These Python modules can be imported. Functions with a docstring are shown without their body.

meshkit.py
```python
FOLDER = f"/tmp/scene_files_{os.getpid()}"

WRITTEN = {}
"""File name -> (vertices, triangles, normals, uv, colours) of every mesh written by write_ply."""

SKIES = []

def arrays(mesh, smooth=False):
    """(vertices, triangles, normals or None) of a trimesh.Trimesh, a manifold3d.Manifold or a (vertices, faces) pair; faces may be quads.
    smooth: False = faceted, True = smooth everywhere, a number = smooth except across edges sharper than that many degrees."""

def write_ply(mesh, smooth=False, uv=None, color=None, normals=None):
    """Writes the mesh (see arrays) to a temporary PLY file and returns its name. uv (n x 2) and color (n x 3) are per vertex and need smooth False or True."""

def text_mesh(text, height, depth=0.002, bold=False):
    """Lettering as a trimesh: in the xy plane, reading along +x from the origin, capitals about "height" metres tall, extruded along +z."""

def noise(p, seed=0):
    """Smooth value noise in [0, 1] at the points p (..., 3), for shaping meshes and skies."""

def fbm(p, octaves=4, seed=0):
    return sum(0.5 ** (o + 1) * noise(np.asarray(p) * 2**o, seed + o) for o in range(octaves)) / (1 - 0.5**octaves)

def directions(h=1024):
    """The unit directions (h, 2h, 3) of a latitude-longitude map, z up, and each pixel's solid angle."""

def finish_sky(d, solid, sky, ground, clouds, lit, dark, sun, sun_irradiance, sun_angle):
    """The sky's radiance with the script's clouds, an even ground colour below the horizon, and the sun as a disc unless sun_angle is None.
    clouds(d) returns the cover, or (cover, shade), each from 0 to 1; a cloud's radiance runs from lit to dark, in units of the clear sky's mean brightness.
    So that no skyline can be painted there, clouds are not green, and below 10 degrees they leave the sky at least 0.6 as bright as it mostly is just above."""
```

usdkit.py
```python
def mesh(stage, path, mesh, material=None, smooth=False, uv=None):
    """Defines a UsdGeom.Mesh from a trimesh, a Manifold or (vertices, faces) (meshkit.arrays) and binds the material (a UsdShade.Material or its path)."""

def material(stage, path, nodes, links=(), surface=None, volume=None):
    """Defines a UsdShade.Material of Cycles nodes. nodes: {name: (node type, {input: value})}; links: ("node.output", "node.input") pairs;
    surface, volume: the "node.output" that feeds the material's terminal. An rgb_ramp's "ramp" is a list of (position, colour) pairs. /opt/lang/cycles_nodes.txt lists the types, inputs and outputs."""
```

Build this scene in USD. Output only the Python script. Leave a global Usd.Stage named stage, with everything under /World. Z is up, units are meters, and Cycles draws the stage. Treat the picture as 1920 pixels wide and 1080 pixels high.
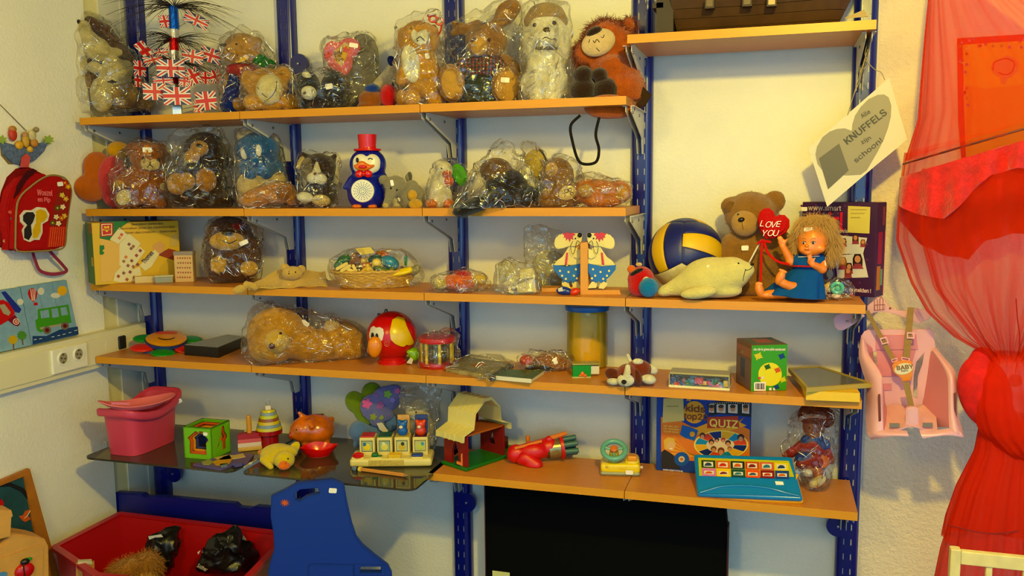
import math, random
import numpy as np, trimesh, usdkit, meshkit
import manifold3d as m3
from scipy.spatial import ConvexHull, cKDTree
from shapely.geometry import Polygon, Point, LineString, box as sbox
from shapely import affinity
from shapely.ops import unary_union
from pxr import Usd, UsdGeom, UsdLux, UsdShade, Gf, Sdf, Vt

stage = Usd.Stage.CreateInMemory()
UsdGeom.SetStageUpAxis(stage, 'Z'); UsdGeom.SetStageMetersPerUnit(stage, 1.0)
stage.SetDefaultPrim(UsdGeom.Xform.Define(stage, '/World').GetPrim())
UsdGeom.Scope.Define(stage, '/World/Looks')
random.seed(7); RNG = np.random.default_rng(7)

# ------------------------------------------------------------------ camera
CAM = np.array([2.4053, -2.9091, 1.7177]); FPX = 1615.4123
YAW, PITCH, ROLL = 0.2947, 0.1177, -0.0103
def _rot():
    cy, sy, cp, sp = math.cos(YAW), math.sin(YAW), math.cos(PITCH), math.sin(PITCH)
    f = np.array([-sy*cp, cy*cp, -sp]); r = np.array([cy, sy, 0]); u = np.cross(r, f)
    cr, sr = math.cos(ROLL), math.sin(ROLL)
    return cr*r+sr*u, -sr*r+cr*u, f
CR, CU, CF = _rot()
cam = UsdGeom.Camera.Define(stage, '/World/camera')
cam.CreateHorizontalApertureAttr(36.0); cam.CreateVerticalApertureAttr(20.25)
cam.CreateFocalLengthAttr(36.0*FPX/1920)
cam.CreateClippingRangeAttr(Gf.Vec2f(0.05, 100))
_m = Gf.Matrix4d(*CR, 0, *CU, 0, *(-CF), 0, *CAM, 1)
cam.AddTransformOp().Set(_m)
cam.CreateExposureAttr(0.14)
# ------------------------------------------------------------------ light
LAMP = (2.62, -2.05, 2.5)
lamp = UsdLux.SphereLight.Define(stage, '/World/ceiling_bulb')
lamp.AddTranslateOp().Set(Gf.Vec3d(*LAMP)); lamp.CreateRadiusAttr(0.045)
lamp.CreateIntensityAttr(1500.0); lamp.CreateColorAttr(Gf.Vec3f(1.0, 0.78, 0.10))
lamp2 = UsdLux.SphereLight.Define(stage, '/World/ceiling_bulb_001')
lamp2.AddTranslateOp().Set(Gf.Vec3d(1.2, -3.3, 2.5)); lamp2.CreateRadiusAttr(0.16)
lamp2.CreateIntensityAttr(60.0); lamp2.CreateColorAttr(Gf.Vec3f(1.0, 0.74, 0.12))
win = UsdLux.RectLight.Define(stage, '/World/window_daylight')
win.AddTranslateOp().Set(Gf.Vec3d(3.2, -4.5, 1.7)); win.AddRotateXYZOp().Set(Gf.Vec3f(90, 0, 14))
win.CreateWidthAttr(1.6); win.CreateHeightAttr(1.3)
win.CreateIntensityAttr(2.1); win.CreateColorAttr(Gf.Vec3f(0.42, 0.74, 1.0))
dome = UsdLux.DomeLight.Define(stage, '/World/sky'); dome.CreateIntensityAttr(0.34); dome.CreateColorAttr(Gf.Vec3f(0.40, 0.74, 1.0))

# ------------------------------------------------------------------ pixel -> world
def ray(px, py): return CF + (px-960)/FPX*CR - (py-540)/FPX*CU
def at_y(px, py, y): d = ray(px, py); return CAM + d*(y-CAM[1])/d[1]
def at_x(px, py, x): d = ray(px, py); return CAM + d*(x-CAM[0])/d[0]
def at_z(px, py, z): d = ray(px, py); return CAM + d*(z-CAM[2])/d[2]
def proj(p):
    d = np.asarray(p, float)-CAM; w = d@CF
    return 960+FPX*(d@CR)/w, 540-FPX*(d@CU)/w, w

# ------------------------------------------------------------------ materials
_mats = {}
def _lin(c):
    c = np.asarray(c, float)/255.0
    return np.where(c <= .04045, c/12.92, ((c+.055)/1.055)**2.4)
def rich(c):
    l = c@np.array([.25, .6, .15]); return np.clip(l+(c-l)*1.13, .002, 1)*.88
def mat(name, rgb, rough=0.5, var=0.0, vscale=30, bump=0.0, bscale=60, spec=0.5, coat=0.0, sheen=0.0, metal=0.0, trans=0.0, sss=0, bdist=0.01, alpha=1.0):
    """rgb is the surface's own colour, sRGB 0..255."""

    full = (name, tuple(rgb), rough, var, vscale, bump, bscale, spec, coat, sheen, metal, trans, bdist, alpha)
    for k, (f, m) in _mats.items():
        if f == full: return m
    key = name
    i = 1
    while key in _mats: key = f'{name}_{i:03d}'; i += 1
    c = rich(_lin(rgb)) if not any(q in name for q in ('wall', 'column', 'ceiling', 'floor', 'stucco', 'sticker', 'letter', 'trunking', 'socket')) else _lin(rgb)
    nodes = {'p': ('principled_bsdf', dict(base_color=c, roughness=rough, specular_ior_level=spec, coat_weight=coat, sheen_weight=sheen, sheen_roughness=.4, metallic=metal, transmission_weight=trans, alpha=alpha))}
    links = []
    if var or bump: nodes['tc'] = ('texture_coordinate', {})
    if var:
        nodes['n'] = ('noise_texture', dict(scale=vscale, detail=3.0, roughness=.6))
        nodes['r'] = ('rgb_ramp', {'ramp': [(.3, np.clip(c*(1-var), 0, 1)), (.7, np.clip(c*(1+var*.7), 0, 1))]})
        links += [('tc.object', 'n.vector'), ('n.fac', 'r.fac'), ('r.color', 'p.base_color')]
    if bump:
        nodes['bn'] = ('noise_texture', dict(scale=bscale, detail=4.0, roughness=.65))
        nodes['b'] = ('bump', dict(strength=bump, distance=bdist))
        links += [('tc.object', 'bn.vector'), ('bn.fac', 'b.height'), ('b.normal', 'p.normal')]
    m = usdkit.material(stage, '/World/Looks/'+key, nodes, links, surface='p.BSDF')
    _mats[key] = (full, m)
    return m
def plush(name, rgb, var=.22): return mat('plush_'+name, rgb, rough=.95, var=var, vscale=45, bump=.9, bscale=220, spec=.1, sheen=.35, bdist=.006)
def cloth(name, rgb, var=.08): return mat('cloth_'+name, rgb, rough=.9, var=var, vscale=60, bump=.35, bscale=500, spec=.15, bdist=.003)
def plastic(name, rgb, rough=.28): return mat('plastic_'+name, rgb, rough=rough, spec=.5)
def ink(name, rgb): return mat('print_'+name, rgb, rough=.45, spec=.3)
def film(name, tint, haze, gloss, rough=.06):
    if name in _mats: return _mats[name][1]
    nodes = {'t': ('transparent_bsdf', dict(color=tint)), 'g': ('glossy_bsdf', dict(color=(1, 1, 1), roughness=rough)),
             'd': ('diffuse_bsdf', dict(color=(.8, .8, .78))), 'x': ('translucent_bsdf', dict(color=(.8, .8, .78))),
             'lw': ('layer_weight', dict(blend=.32)), 'm0': ('mix_closure', dict(fac=.5)), 'm1': ('mix_closure', dict(fac=haze)), 'm2': ('mix_closure', {}),
             'mr': ('map_range', dict(from_min=0.0, from_max=1.0, to_min=gloss, to_max=.5)),
             'tc': ('texture_coordinate', {}), 'bn': ('noise_texture', dict(scale=17.0, detail=2.0, roughness=.5, distortion=.8)), 'sub': ('math', dict(math_type='subtract', value2=.5)), 'ab': ('math', dict(math_type='absolute')),
             'fold': ('map_range', dict(range_type='smoothstep', from_min=0.0, from_max=.055, to_min=0.0, to_max=1.0)), 'b': ('bump', dict(strength=.8, distance=.006)),
             'bn2': ('noise_texture', dict(scale=60.0, detail=2.0, roughness=.5)), 'b2': ('bump', dict(strength=.35, distance=.008))}
    links = [('d.BSDF', 'm0.closure1'), ('x.BSDF', 'm0.closure2'), ('t.BSDF', 'm1.closure1'), ('m0.closure', 'm1.closure2'), ('m1.closure', 'm2.closure1'), ('g.BSDF', 'm2.closure2'),
             ('lw.fresnel', 'mr.value'), ('mr.result', 'm2.fac'), ('tc.object', 'bn.vector'), ('bn.fac', 'sub.value1'), ('sub.value', 'ab.value1'), ('ab.value', 'fold.value'), ('fold.result', 'b.height'),
             ('tc.object', 'bn2.vector'), ('bn2.fac', 'b2.height'), ('b2.normal', 'b.normal'), ('b.normal', 'g.normal')]
    m = usdkit.material(stage, '/World/Looks/'+name, nodes, links, surface='m2.closure')
    _mats[name] = ((name,), m); return m
FILM = lambda: film('clear_film', (.97, .965, .94), .015, .05, .11)
FILM2 = lambda: film('milky_film', (.93, .93, .9), .14, .07, .2)

# ------------------------------------------------------------------ prims
_used = {}
def _free(parent, name):
    n = _used.get((parent, name), 0); _used[(parent, name)] = n+1
    return f'{parent}/{name}' if n == 0 else f'{parent}/{name}_{n:03d}'
def _tag(prim, label=None, cat=None, group=None, kind=None):
    for k, v in (('label', label), ('category', cat), ('group', group), ('kind', kind)):
        if v: prim.SetCustomDataByKey(k, v)
def put(parent, name, mesh, material, smooth=35, label=None, cat=None, group=None, kind=None):
    p = _free(parent, name)
    if isinstance(mesh, (list,)): mesh = cat_(*mesh)
    m = usdkit.mesh(stage, p, mesh, material, smooth=smooth)
    _tag(m.GetPrim(), label, cat, group, kind)
    return p
def struct(name, mesh, material, smooth=False, parent='/World', label=None):
    return put(parent, name, mesh, material, smooth, label=label, kind='structure' if parent == '/World' else None)

class Thing:
    """An Xform at a thing's base. P() turns a picture position at the thing's own depth into its local coordinates (metres)."""
    def __init__(s, name, label, cat, px, z, y=None, turn=None, group=None, x=None, face=True, base=None):
        if base is not None:
            q = at_z(px, base, z); x, y = float(q[0]), float(q[1])
        if x is None:
            x = CAM[0]
            for _ in range(12):
                p0 = proj((x, y, z)); p1 = proj((x+.001, y, z))
                x += (px-p0[0])/((p1[0]-p0[0])/.001)
        s.pos = np.array([x, y, z])
        d = CAM-s.pos
        ang = math.atan2(d[0], -d[1]) if face else 0.0      # turning so that local -Y looks at the viewer
        s.ang = ang + math.radians(turn or 0)
        s.s = proj(s.pos)[2]/FPX; s.px, s.py, _ = proj(s.pos)
        c, n = math.cos(s.ang), math.sin(s.ang)
        s.X = np.array([c, n, 0]); s.Y = np.array([-n, c, 0])
        s.path = _free('/World', name); s.name = name
        xf = UsdGeom.Xform.Define(stage, s.path); xf.AddTranslateOp().Set(Gf.Vec3d(*map(float, s.pos))); xf.AddRotateZOp().Set(math.degrees(s.ang))
        s.prim = xf.GetPrim(); _tag(s.prim, label, cat, group)
        s.verts = []
    def P(s, px, py, w=0.0):
        """w: picture pixels (at this depth) towards the viewer."""
        n = s.Y; o = s.pos - n*w*s.s
        d = ray(px, py); p = CAM + d*((o-CAM)@n)/(d@n)
        q = p-s.pos
        return np.array([q@s.X, q@s.Y, q[2]])
    def L(s, p):
        q = np.asarray(p, float)-s.pos
        return np.array([q@s.X, q@s.Y, q[2]])
    def part(s, name, mesh, material, parent=None, smooth=35, label=None, kind=None, track=True):
        if isinstance(mesh, list): mesh = cat_(*mesh)
        if track and parent is None: s.verts.append(np.asarray(meshkit.arrays(mesh)[0]))
        return put(parent or s.path, name, mesh, material, smooth, label=label, kind=kind)
    # ---- shapes given in picture pixels
    def on(s, px, py, off=0.0):
        """How far (px) towards the viewer the thing's surface lies at a picture position."""
        V = np.vstack(s.verts); w = 0.0
        for r in (1, 2):
            q = s.P(px, py, w); d = np.hypot(V[:, 0]-q[0], V[:, 2]-q[2]); lim = 4.5*s.s
            near = d < lim
            if not near.any(): near = d <= d.min()*1.3
            k = V[near]; k = k[k[:, 1] < np.min(k[:, 1])+.012]
            w = -np.median(k[:, 1])/s.s
        return w+off
    def E(s, px, py, rx, ry=None, w=0.0, rw=None, tilt=0.0):
        if w is None: w = s.on(px, py)
        ry = rx if ry is None else ry; rw = .9*min(rx, ry) if rw is None else rw
        return ('e', s.P(px, py, w), np.array([rx, rw, ry])*s.s, math.radians(tilt))
    def C(s, a, b, ra, rb=None):
        """A limb from a=(px,py[,w]) to b."""
        return ('c', s.P(*a), s.P(*b), ra*s.s, (ra if rb is None else rb)*s.s)
    def blob(s, name, prims, material, k=4.0, res=46, parent=None, fuzz=0.0, label=None, ground=True):
        s.last = prims
        m = sdf_mesh(prims, k*s.s, res, fuzz*s.s, floor=0.0005 if ground else None)
        return s.part(name, m, material, parent, True, label)
    def eye(s, px, py, r=3.0, material=None, w=None, name='eye', ry=None, tilt=0):
        return s.ell(name, px, py, r, ry or r, w, r*.7, material or mat('bead_black', (14, 11, 10), .12), tilt=tilt, sub=2, track=False)
    def ell(s, name, px, py, rx, ry, w, rw, material, tilt=0, parent=None, label=None, sub=3, track=True):
        e = s.E(px, py, rx, ry, w, rw, tilt)
        return s.part(name, ellm(e, sub), material, parent, True, label, track=track)
    def ext(s, name, pts, w, t, material, parent=None, hole=None, bev=0.0, smooth=25, label=None):
        """A plate cut along picture points pts: its face lies w px before the thing, t px thick."""
        if w is None: c_ = np.mean(pts, 0); w = s.on(c_[0], c_[1])+1.2
        pts = [s.P(a, b, w) for a, b in pts]
        poly = Polygon([(q[0], q[2]) for q in pts]).buffer(0)
        if hole: poly = poly.difference(unary_union([Polygon([(s.P(a, b, w)[0], s.P(a, b, w)[2]) for a, b in h]).buffer(0) for h in hole]))
        y0 = -w*s.s
        return s.part(name, plate(poly, y0, y0+t*s.s, bev*s.s), material, parent, smooth, label)
    def line(s, name, pts, r, material, parent=None, sides=6, label=None, closed=False, spline=True):
        pts = [(a[0], a[1], s.on(a[0], a[1])+.4) if len(a) == 2 else a for a in pts]
        q = np.array([s.P(*p) for p in pts])
        return s.part(name, tube(q, r*s.s, sides, spline), material, parent, True, label)
    def text(s, name, txt, px, py, h, w, material, parent=None, tilt=0.0, bold=False, t=.4, slant=0.0, width=None):
        if w is None: w = s.on(px, py)+1
        m = meshkit.text_mesh(txt, h*s.s, t*s.s, bold)
        if width: m.vertices[:, 0] *= width*s.s/max(1e-9, np.ptp(m.vertices[:, 0]))
        m.vertices[:, 0] += slant*m.vertices[:, 1]
        a = math.radians(tilt); v = m.vertices
        x, z, y = v[:, 0]*math.cos(a)-v[:, 1]*math.sin(a), v[:, 0]*math.sin(a)+v[:, 1]*math.cos(a), -v[:, 2]
        o = s.P(px, py, w)
        m = trimesh.Trimesh(np.stack([x+o[0], y+o[1], z+o[2]], 1), m.faces, process=False)
        return s.part(name, m, material, parent, False, track=False)
    def tag(s, px, py, w, rw=9, rh=4.5, tilt=0.0, parent=None):
        """A white price sticker."""
        if w is None: w = s.on(px, py)+2.5
        c = s.P(px, py, w)
        p = affinity.rotate(sbox(-(rw-2)*s.s, -(rh-2)*s.s, (rw-2)*s.s, (rh-2)*s.s).buffer(2*s.s, 4), tilt)
        p = affinity.translate(p, c[0], c[2])
        return s.part('price_sticker', plate(p, c[1]-.0006, c[1]+.0012), mat('sticker_white', (238, 228, 208), .5), parent, False, label='white price sticker', track=False)
    def bag(s, pad=4.0, extra=(), seed=1, amp=2.2, mat_=None, name='plastic_bag', edge=.011, milky=False, cells=70):
        pts = np.vstack(s.verts)
        if len(pts) > 4000: pts = pts[RNG.permutation(len(pts))[:4000]]
        pts = pts[ConvexHull(pts).vertices]
        e = pad*s.s
        c = pts.mean(0); pts = pts + (pts-c)/np.linalg.norm(pts-c, axis=1, keepdims=True)*e
        if len(extra): pts = np.vstack([pts]+[s.P(*p)[None] for p in extra])
        pts[:, 2] = np.maximum(pts[:, 2], .0012)
        m = crumple(pts, edge, amp*s.s, seed, cells)
        b = s.part(name, m, mat_ or (FILM2() if milky else FILM()), None, 50, label='clear plastic bag', track=False)
        s.part('film_pleats', pleats(m, seed, 42), pleatmat(), b, True, kind='stuff', track=False)
        return b

# ------------------------------------------------------------------ geometry
def cat_(*ms):
    out = []
    for m in ms:
        if isinstance(m, list): m = cat_(*m)
        if not isinstance(m, trimesh.Trimesh):
            v, f, _ = meshkit.arrays(m); m = trimesh.Trimesh(v, f, process=False)
        out.append(m)
    return trimesh.util.concatenate(out)
def bx(x0, x1, y0, y1, z0, z1):
    m = trimesh.creation.box((abs(x1-x0), abs(y1-y0), abs(z1-z0))); m.apply_translation(((x0+x1)/2, (y0+y1)/2, (z0+z1)/2)); return m
def rbox(x0, x1, y0, y1, z0, z1, r, seg=12):
    r = min(r, abs(x1-x0)/2-1e-5, abs(y1-y0)/2-1e-5, abs(z1-z0)/2-1e-5)
    s = m3.Manifold.sphere(r, seg)
    return m3.Manifold.batch_hull([s.translate((x, y, z)) for x in (x0+r, x1-r) for y in (y0+r, y1-r) for z in (z0+r, z1-r)])
def tri(m): v, f, _ = meshkit.arrays(m); return trimesh.Trimesh(v, f, process=False)
def move(m, x=0, y=0, z=0, rx=0, ry=0, rz=0):
    m = tri(m)
    for a, ax in ((rx, (1, 0, 0)), (ry, (0, 1, 0)), (rz, (0, 0, 1))):
        if a: m.apply_transform(trimesh.transformations.rotation_matrix(math.radians(a), ax))
    m.apply_translation((x, y, z)); return m
def ellm(e, sub=3):
    m = trimesh.creation.icosphere(sub); v = m.vertices*e[2]
    a = e[3]; x = v[:, 0]*math.cos(a)-v[:, 2]*math.sin(a); z = v[:, 0]*math.sin(a)+v[:, 2]*math.cos(a)
    return trimesh.Trimesh(np.stack([x, v[:, 1], z], 1)+e[1], m.faces, process=False)
def lathe(prof, seg=32, at=(0, 0, 0)):
    m = trimesh.creation.revolve(np.asarray(prof, float), sections=seg); m.apply_translation(at)
    if m.volume < 0: m.invert()
    return m
def spl(p, n=6):
    p = np.asarray(p, float)
    if len(p) < 3: return p
    q = np.vstack([2*p[0]-p[1], p, 2*p[-1]-p[-2]]); out = []
    for i in range(1, len(q)-2):
        t = np.linspace(0, 1, n, endpoint=False)[:, None]
        a, b, c, d = q[i-1:i+3]
        out.append(.5*(2*b+(c-a)*t+(2*a-5*b+4*c-d)*t**2+(3*b-a-3*c+d)*t**3))
    return np.vstack(out+[p[-1:]])
def tube(p, r, sides=6, spline=False, flat=1.0):
    p = spl(p) if spline else np.asarray(p, float)
    t = np.gradient(p, axis=0); t /= np.linalg.norm(t, axis=1, keepdims=True)+1e-12
    a = np.cross(t, np.where(np.abs(t[:, 1:2]) < .9, [0, 1.0, 0], [1.0, 0, 0])); a /= np.linalg.norm(a, axis=1, keepdims=True)+1e-12
    b = np.cross(t, a); g = np.arange(sides)*2*np.pi/sides
    rr = np.broadcast_to(r, (len(p),))[:, None, None]
    v = (p[:, None]+rr*(np.cos(g)[None, :, None]*a[:, None]+flat*np.sin(g)[None, :, None]*b[:, None])).reshape(-1, 3)
    i, j = np.meshgrid(np.arange(len(p)-1), np.arange(sides), indexing='ij')
    q = np.stack([i*sides+j, i*sides+(j+1) % sides, (i+1)*sides+(j+1) % sides, (i+1)*sides+j], -1).reshape(-1, 4)
    f = np.vstack([q[:, [0, 2, 1]], q[:, [0, 3, 2]]])
    n = len(p)
    caps = [[0, k, k+1] for k in range(1, sides-1)]+[[(n-1)*sides, (n-1)*sides+k+1, (n-1)*sides+k] for k in range(1, sides-1)]
    m = trimesh.Trimesh(v, np.vstack([f, caps]), process=False)
    if m.volume < 0: m.invert()
    return m
def _cs(poly):
    rings = []
    for g in getattr(poly, 'geoms', [poly]):
        if g.is_empty: continue
        rings.append(np.array(g.exterior.coords)[:-1]); rings += [np.array(h.coords)[:-1] for h in g.interiors]
    return m3.CrossSection(rings, m3.FillRule.EvenOdd)
def plate(poly, y0, y1, bev=0.0):
    """A plate in the xz plane from y0 (front) to y1, its front edge bevelled by bev."""
    cs = _cs(poly); t = y1-y0
    if bev > 0 and bev < t:
        m = m3.Manifold.extrude(cs, t-bev)
        for k in range(3):
            a, b = k/3, (k+1)/3
            sec = cs.offset(-bev*(1-math.cos(b*math.pi/2)), m3.JoinType.Round)
            if sec.is_empty(): continue
            m = m + m3.Manifold.extrude(sec, bev*math.sin(b*math.pi/2)+.0).translate((0, 0, t-bev))
    else:
        m = m3.Manifold.extrude(cs, t)
    m = tri(m); v = m.vertices
    return trimesh.Trimesh(np.stack([v[:, 0], y1-v[:, 2], v[:, 1]], 1), m.faces, process=False)
def slab(poly, z0, z1):
    return tri(m3.Manifold.extrude(_cs(poly), z1-z0).translate((0, 0, z0)))
def quad(pts, t, n=None):
    """A thin slab on the flat outline pts (N,3), t thick against its normal."""
    p = np.asarray(pts, float); nn = np.cross(p[1]-p[0], p[2]-p[0]); nn /= np.linalg.norm(nn)
    k = len(p); v = np.vstack([p, p-nn*t])
    f = [[0, i, i+1] for i in range(1, k-1)]+[[k, k+i+1, k+i] for i in range(1, k-1)]
    for i in range(k): j = (i+1) % k; f += [[i, k+i, j], [j, k+i, k+j]]
    m = trimesh.Trimesh(v, f, process=False)
    if m.volume < 0: m.invert()
    return m
def grid(fn, nu, nv, thick=0.0, closed_u=False):
    """A sheet fn(u, v) -> (.., 3), u, v in [0, 1]; given a thickness when thick."""
    u, v = np.meshgrid(np.linspace(0, 1, nu), np.linspace(0, 1, nv), indexing='ij')
    p = fn(u, v); i, j = np.meshgrid(np.arange(nu-1), np.arange(nv-1), indexing='ij')
    q = np.stack([i*nv+j, (i+1)*nv+j, (i+1)*nv+j+1, i*nv+j+1], -1).reshape(-1, 4)
    f = np.vstack([q[:, [0, 1, 2]], q[:, [0, 2, 3]]]); P = p.reshape(-1, 3)
    m = trimesh.Trimesh(P, f, process=False)
    if thick:
        n = np.array(m.vertex_normals); N = len(P)
        e = trimesh.grouping.group_rows(np.sort(m.edges, axis=1), require_count=1); be = m.edges[e]
        side = np.vstack([np.stack([be[:, 1], be[:, 0], be[:, 0]+N], 1), np.stack([be[:, 1], be[:, 0]+N, be[:, 1]+N], 1)])
        m = trimesh.Trimesh(np.vstack([P+n*thick/2, P-n*thick/2]), np.vstack([f, f[:, ::-1]+N, side]), process=False)
    return m
def surface_nets(d, lo, h):
    s = d < 0; nx, ny, nz = d.shape
    acc = np.zeros((nx-1, ny-1, nz-1, 3)); cnt = np.zeros((nx-1, ny-1, nz-1))
    cor = [(i, j, k) for i in (0, 1) for j in (0, 1) for k in (0, 1)]
    sl = lambda c: d[c[0]:nx-1+c[0], c[1]:ny-1+c[1], c[2]:nz-1+c[2]]
    for a in cor:
        for ax in range(3):
            if a[ax]: continue
            b = list(a); b[ax] = 1; b = tuple(b)
            da, db = sl(a), sl(b); cross = (da < 0) != (db < 0)
            t = np.where(cross, da/np.where(cross, da-db, 1), 0)
            p = np.broadcast_to(np.array(a, float), da.shape+(3,)).copy(); p[..., ax] = t
            acc += np.where(cross[..., None], p, 0); cnt += cross
    on = cnt > 0; idx = -np.ones(on.shape, int); idx[on] = np.arange(on.sum())
    base = np.stack(np.nonzero(on), 1)
    V = (base+acc[on]/cnt[on][:, None])*h+lo
    F = []
    for ax in range(3):
        o1, o2 = (ax+1) % 3, (ax+2) % 3
        a = s; sl0 = [slice(None)]*3; sl1 = [slice(None)]*3; sl0[ax] = slice(0, -1); sl1[ax] = slice(1, None)
        ch = a[tuple(sl0)] != a[tuple(sl1)]; inside = a[tuple(sl0)]
        q = np.stack(np.nonzero(ch), 1); ins = inside[ch]
        ok = (q[:, o1] > 0) & (q[:, o2] > 0) & (q[:, o1] < idx.shape[o1]) & (q[:, o2] < idx.shape[o2]); q, ins = q[ok], ins[ok]
        def g(d1, d2):
            r = q.copy(); r[:, o1] -= d1; r[:, o2] -= d2; return idx[r[:, 0], r[:, 1], r[:, 2]]
        A, B, C_, D = g(1, 1), g(0, 1), g(0, 0), g(1, 0)
        Q = np.stack([A, B, C_, D], 1); Q[~ins] = Q[~ins][:, ::-1]; F.append(Q)
    Q = np.vstack(F); Q = Q[(Q >= 0).all(1)]
    return V, np.vstack([Q[:, [0, 1, 2]], Q[:, [0, 2, 3]]])
def sdf_mesh(prims, k, res=46, fuzz=0.0, floor=None, pad=None):
    lo, hi = np.full(3, 1e9), np.full(3, -1e9)
    for p in prims:
        if p[0] == 'e': r = max(p[2][0], p[2][2]); r = np.array([r, p[2][1], r]); c = [(p[1]-r, p[1]+r)]
        else: c = [(p[1]-p[3], p[1]+p[3]), (p[2]-p[4], p[2]+p[4])]
        for a, b in c: lo, hi = np.minimum(lo, a), np.maximum(hi, b)
    ex = (pad or 0)+k*.6+abs(fuzz)+(hi-lo).max()/res*2; lo, hi = lo-ex, hi+ex
    h = (hi-lo).max()/res
    ax = [np.arange(l, u+h, h) for l, u in zip(lo, hi)]
    G = np.stack(np.meshgrid(*ax, indexing='ij'), -1); acc = None
    for p in prims:
        if p[0] == 'e':
            q = G-p[1]; a = p[3]
            if a: q = np.stack([q[..., 0]*math.cos(a)+q[..., 2]*math.sin(a), q[..., 1], -q[..., 0]*math.sin(a)+q[..., 2]*math.cos(a)], -1)
            k0 = np.linalg.norm(q/p[2], axis=-1); k1 = np.linalg.norm(q/p[2]**2, axis=-1); d = k0*(k0-1)/np.maximum(k1, 1e-9)
        else:
            ba = p[2]-p[1]; t = np.clip((G-p[1])@ba/max(ba@ba, 1e-12), 0, 1)
            d = np.linalg.norm(G-p[1]-t[..., None]*ba, axis=-1)-(p[3]+(p[4]-p[3])*t)
        if acc is None: acc = d
        else:
            hh = np.clip(.5+.5*(acc-d)/k, 0, 1); acc = acc*(1-hh)+d*hh-k*hh*(1-hh)
    if fuzz: acc = acc + (meshkit.fbm(G/(h*2.2), 2, 5)-.5)*2*fuzz
    if floor is not None: acc = np.maximum(acc, floor-G[..., 2])
    V, F = surface_nets(acc, lo, h)
    m = trimesh.Trimesh(V, F, process=False)
    if m.volume < 0: m.invert()
    return m
def crumple(pts, edge, amp, seed, cells=70):
    h = ConvexHull(pts); m = trimesh.Trimesh(pts, h.simplices, process=True); m.fix_normals()
    V, F = trimesh.remesh.subdivide_to_size(m.vertices, m.faces, edge, max_iter=12)
    m = trimesh.Trimesh(V, F, process=True); m.merge_vertices()
    trimesh.smoothing.filter_laplacian(m, lamb=.5, iterations=6, volume_constraint=False)
    r = np.random.default_rng(seed); v = np.array(m.vertices); n = np.array(m.vertex_normals)
    sd = v[r.integers(0, len(v), cells)]+r.normal(size=(cells, 3))*edge
    g = r.normal(size=(cells, 3)); g /= np.linalg.norm(g, axis=1, keepdims=True)
    d, i = cKDTree(sd).query(v, k=2)
    f = ((v-sd[i[:, 0]])*g[i[:, 0]]).sum(1); f2 = ((v-sd[i[:, 1]])*g[i[:, 1]]).sum(1)
    wv = np.clip((d[:, 1]-d[:, 0])/(edge*1.2), 0, 1)*.5+.5
    f = np.clip((f*wv+f2*(1-wv))*.42, -1.6*amp, 1.6*amp)
    fine = (np.abs(meshkit.fbm(v/(edge*2.4), 3, seed)-.5)-.12)*amp*2.2
    v = v+n*(f-fine)[:, None]; v[:, 2] = np.maximum(v[:, 2], .0008)
    return trimesh.Trimesh(v, m.faces, process=False)
def pleatmat():
    if 'film_pleat' in _mats: return _mats['film_pleat'][1]
    nodes = {'t': ('transparent_bsdf', dict(color=(1, 1, 1))), 'g': ('glossy_bsdf', dict(color=(1, .98, .92), roughness=.14)), 'm': ('mix_closure', dict(fac=.8))}
    m = usdkit.material(stage, '/World/Looks/film_pleat', nodes, [('t.BSDF', 'm.closure1'), ('g.BSDF', 'm.closure2')], surface='m.closure')
    _mats['film_pleat'] = (('film_pleat',), m); return m
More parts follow.
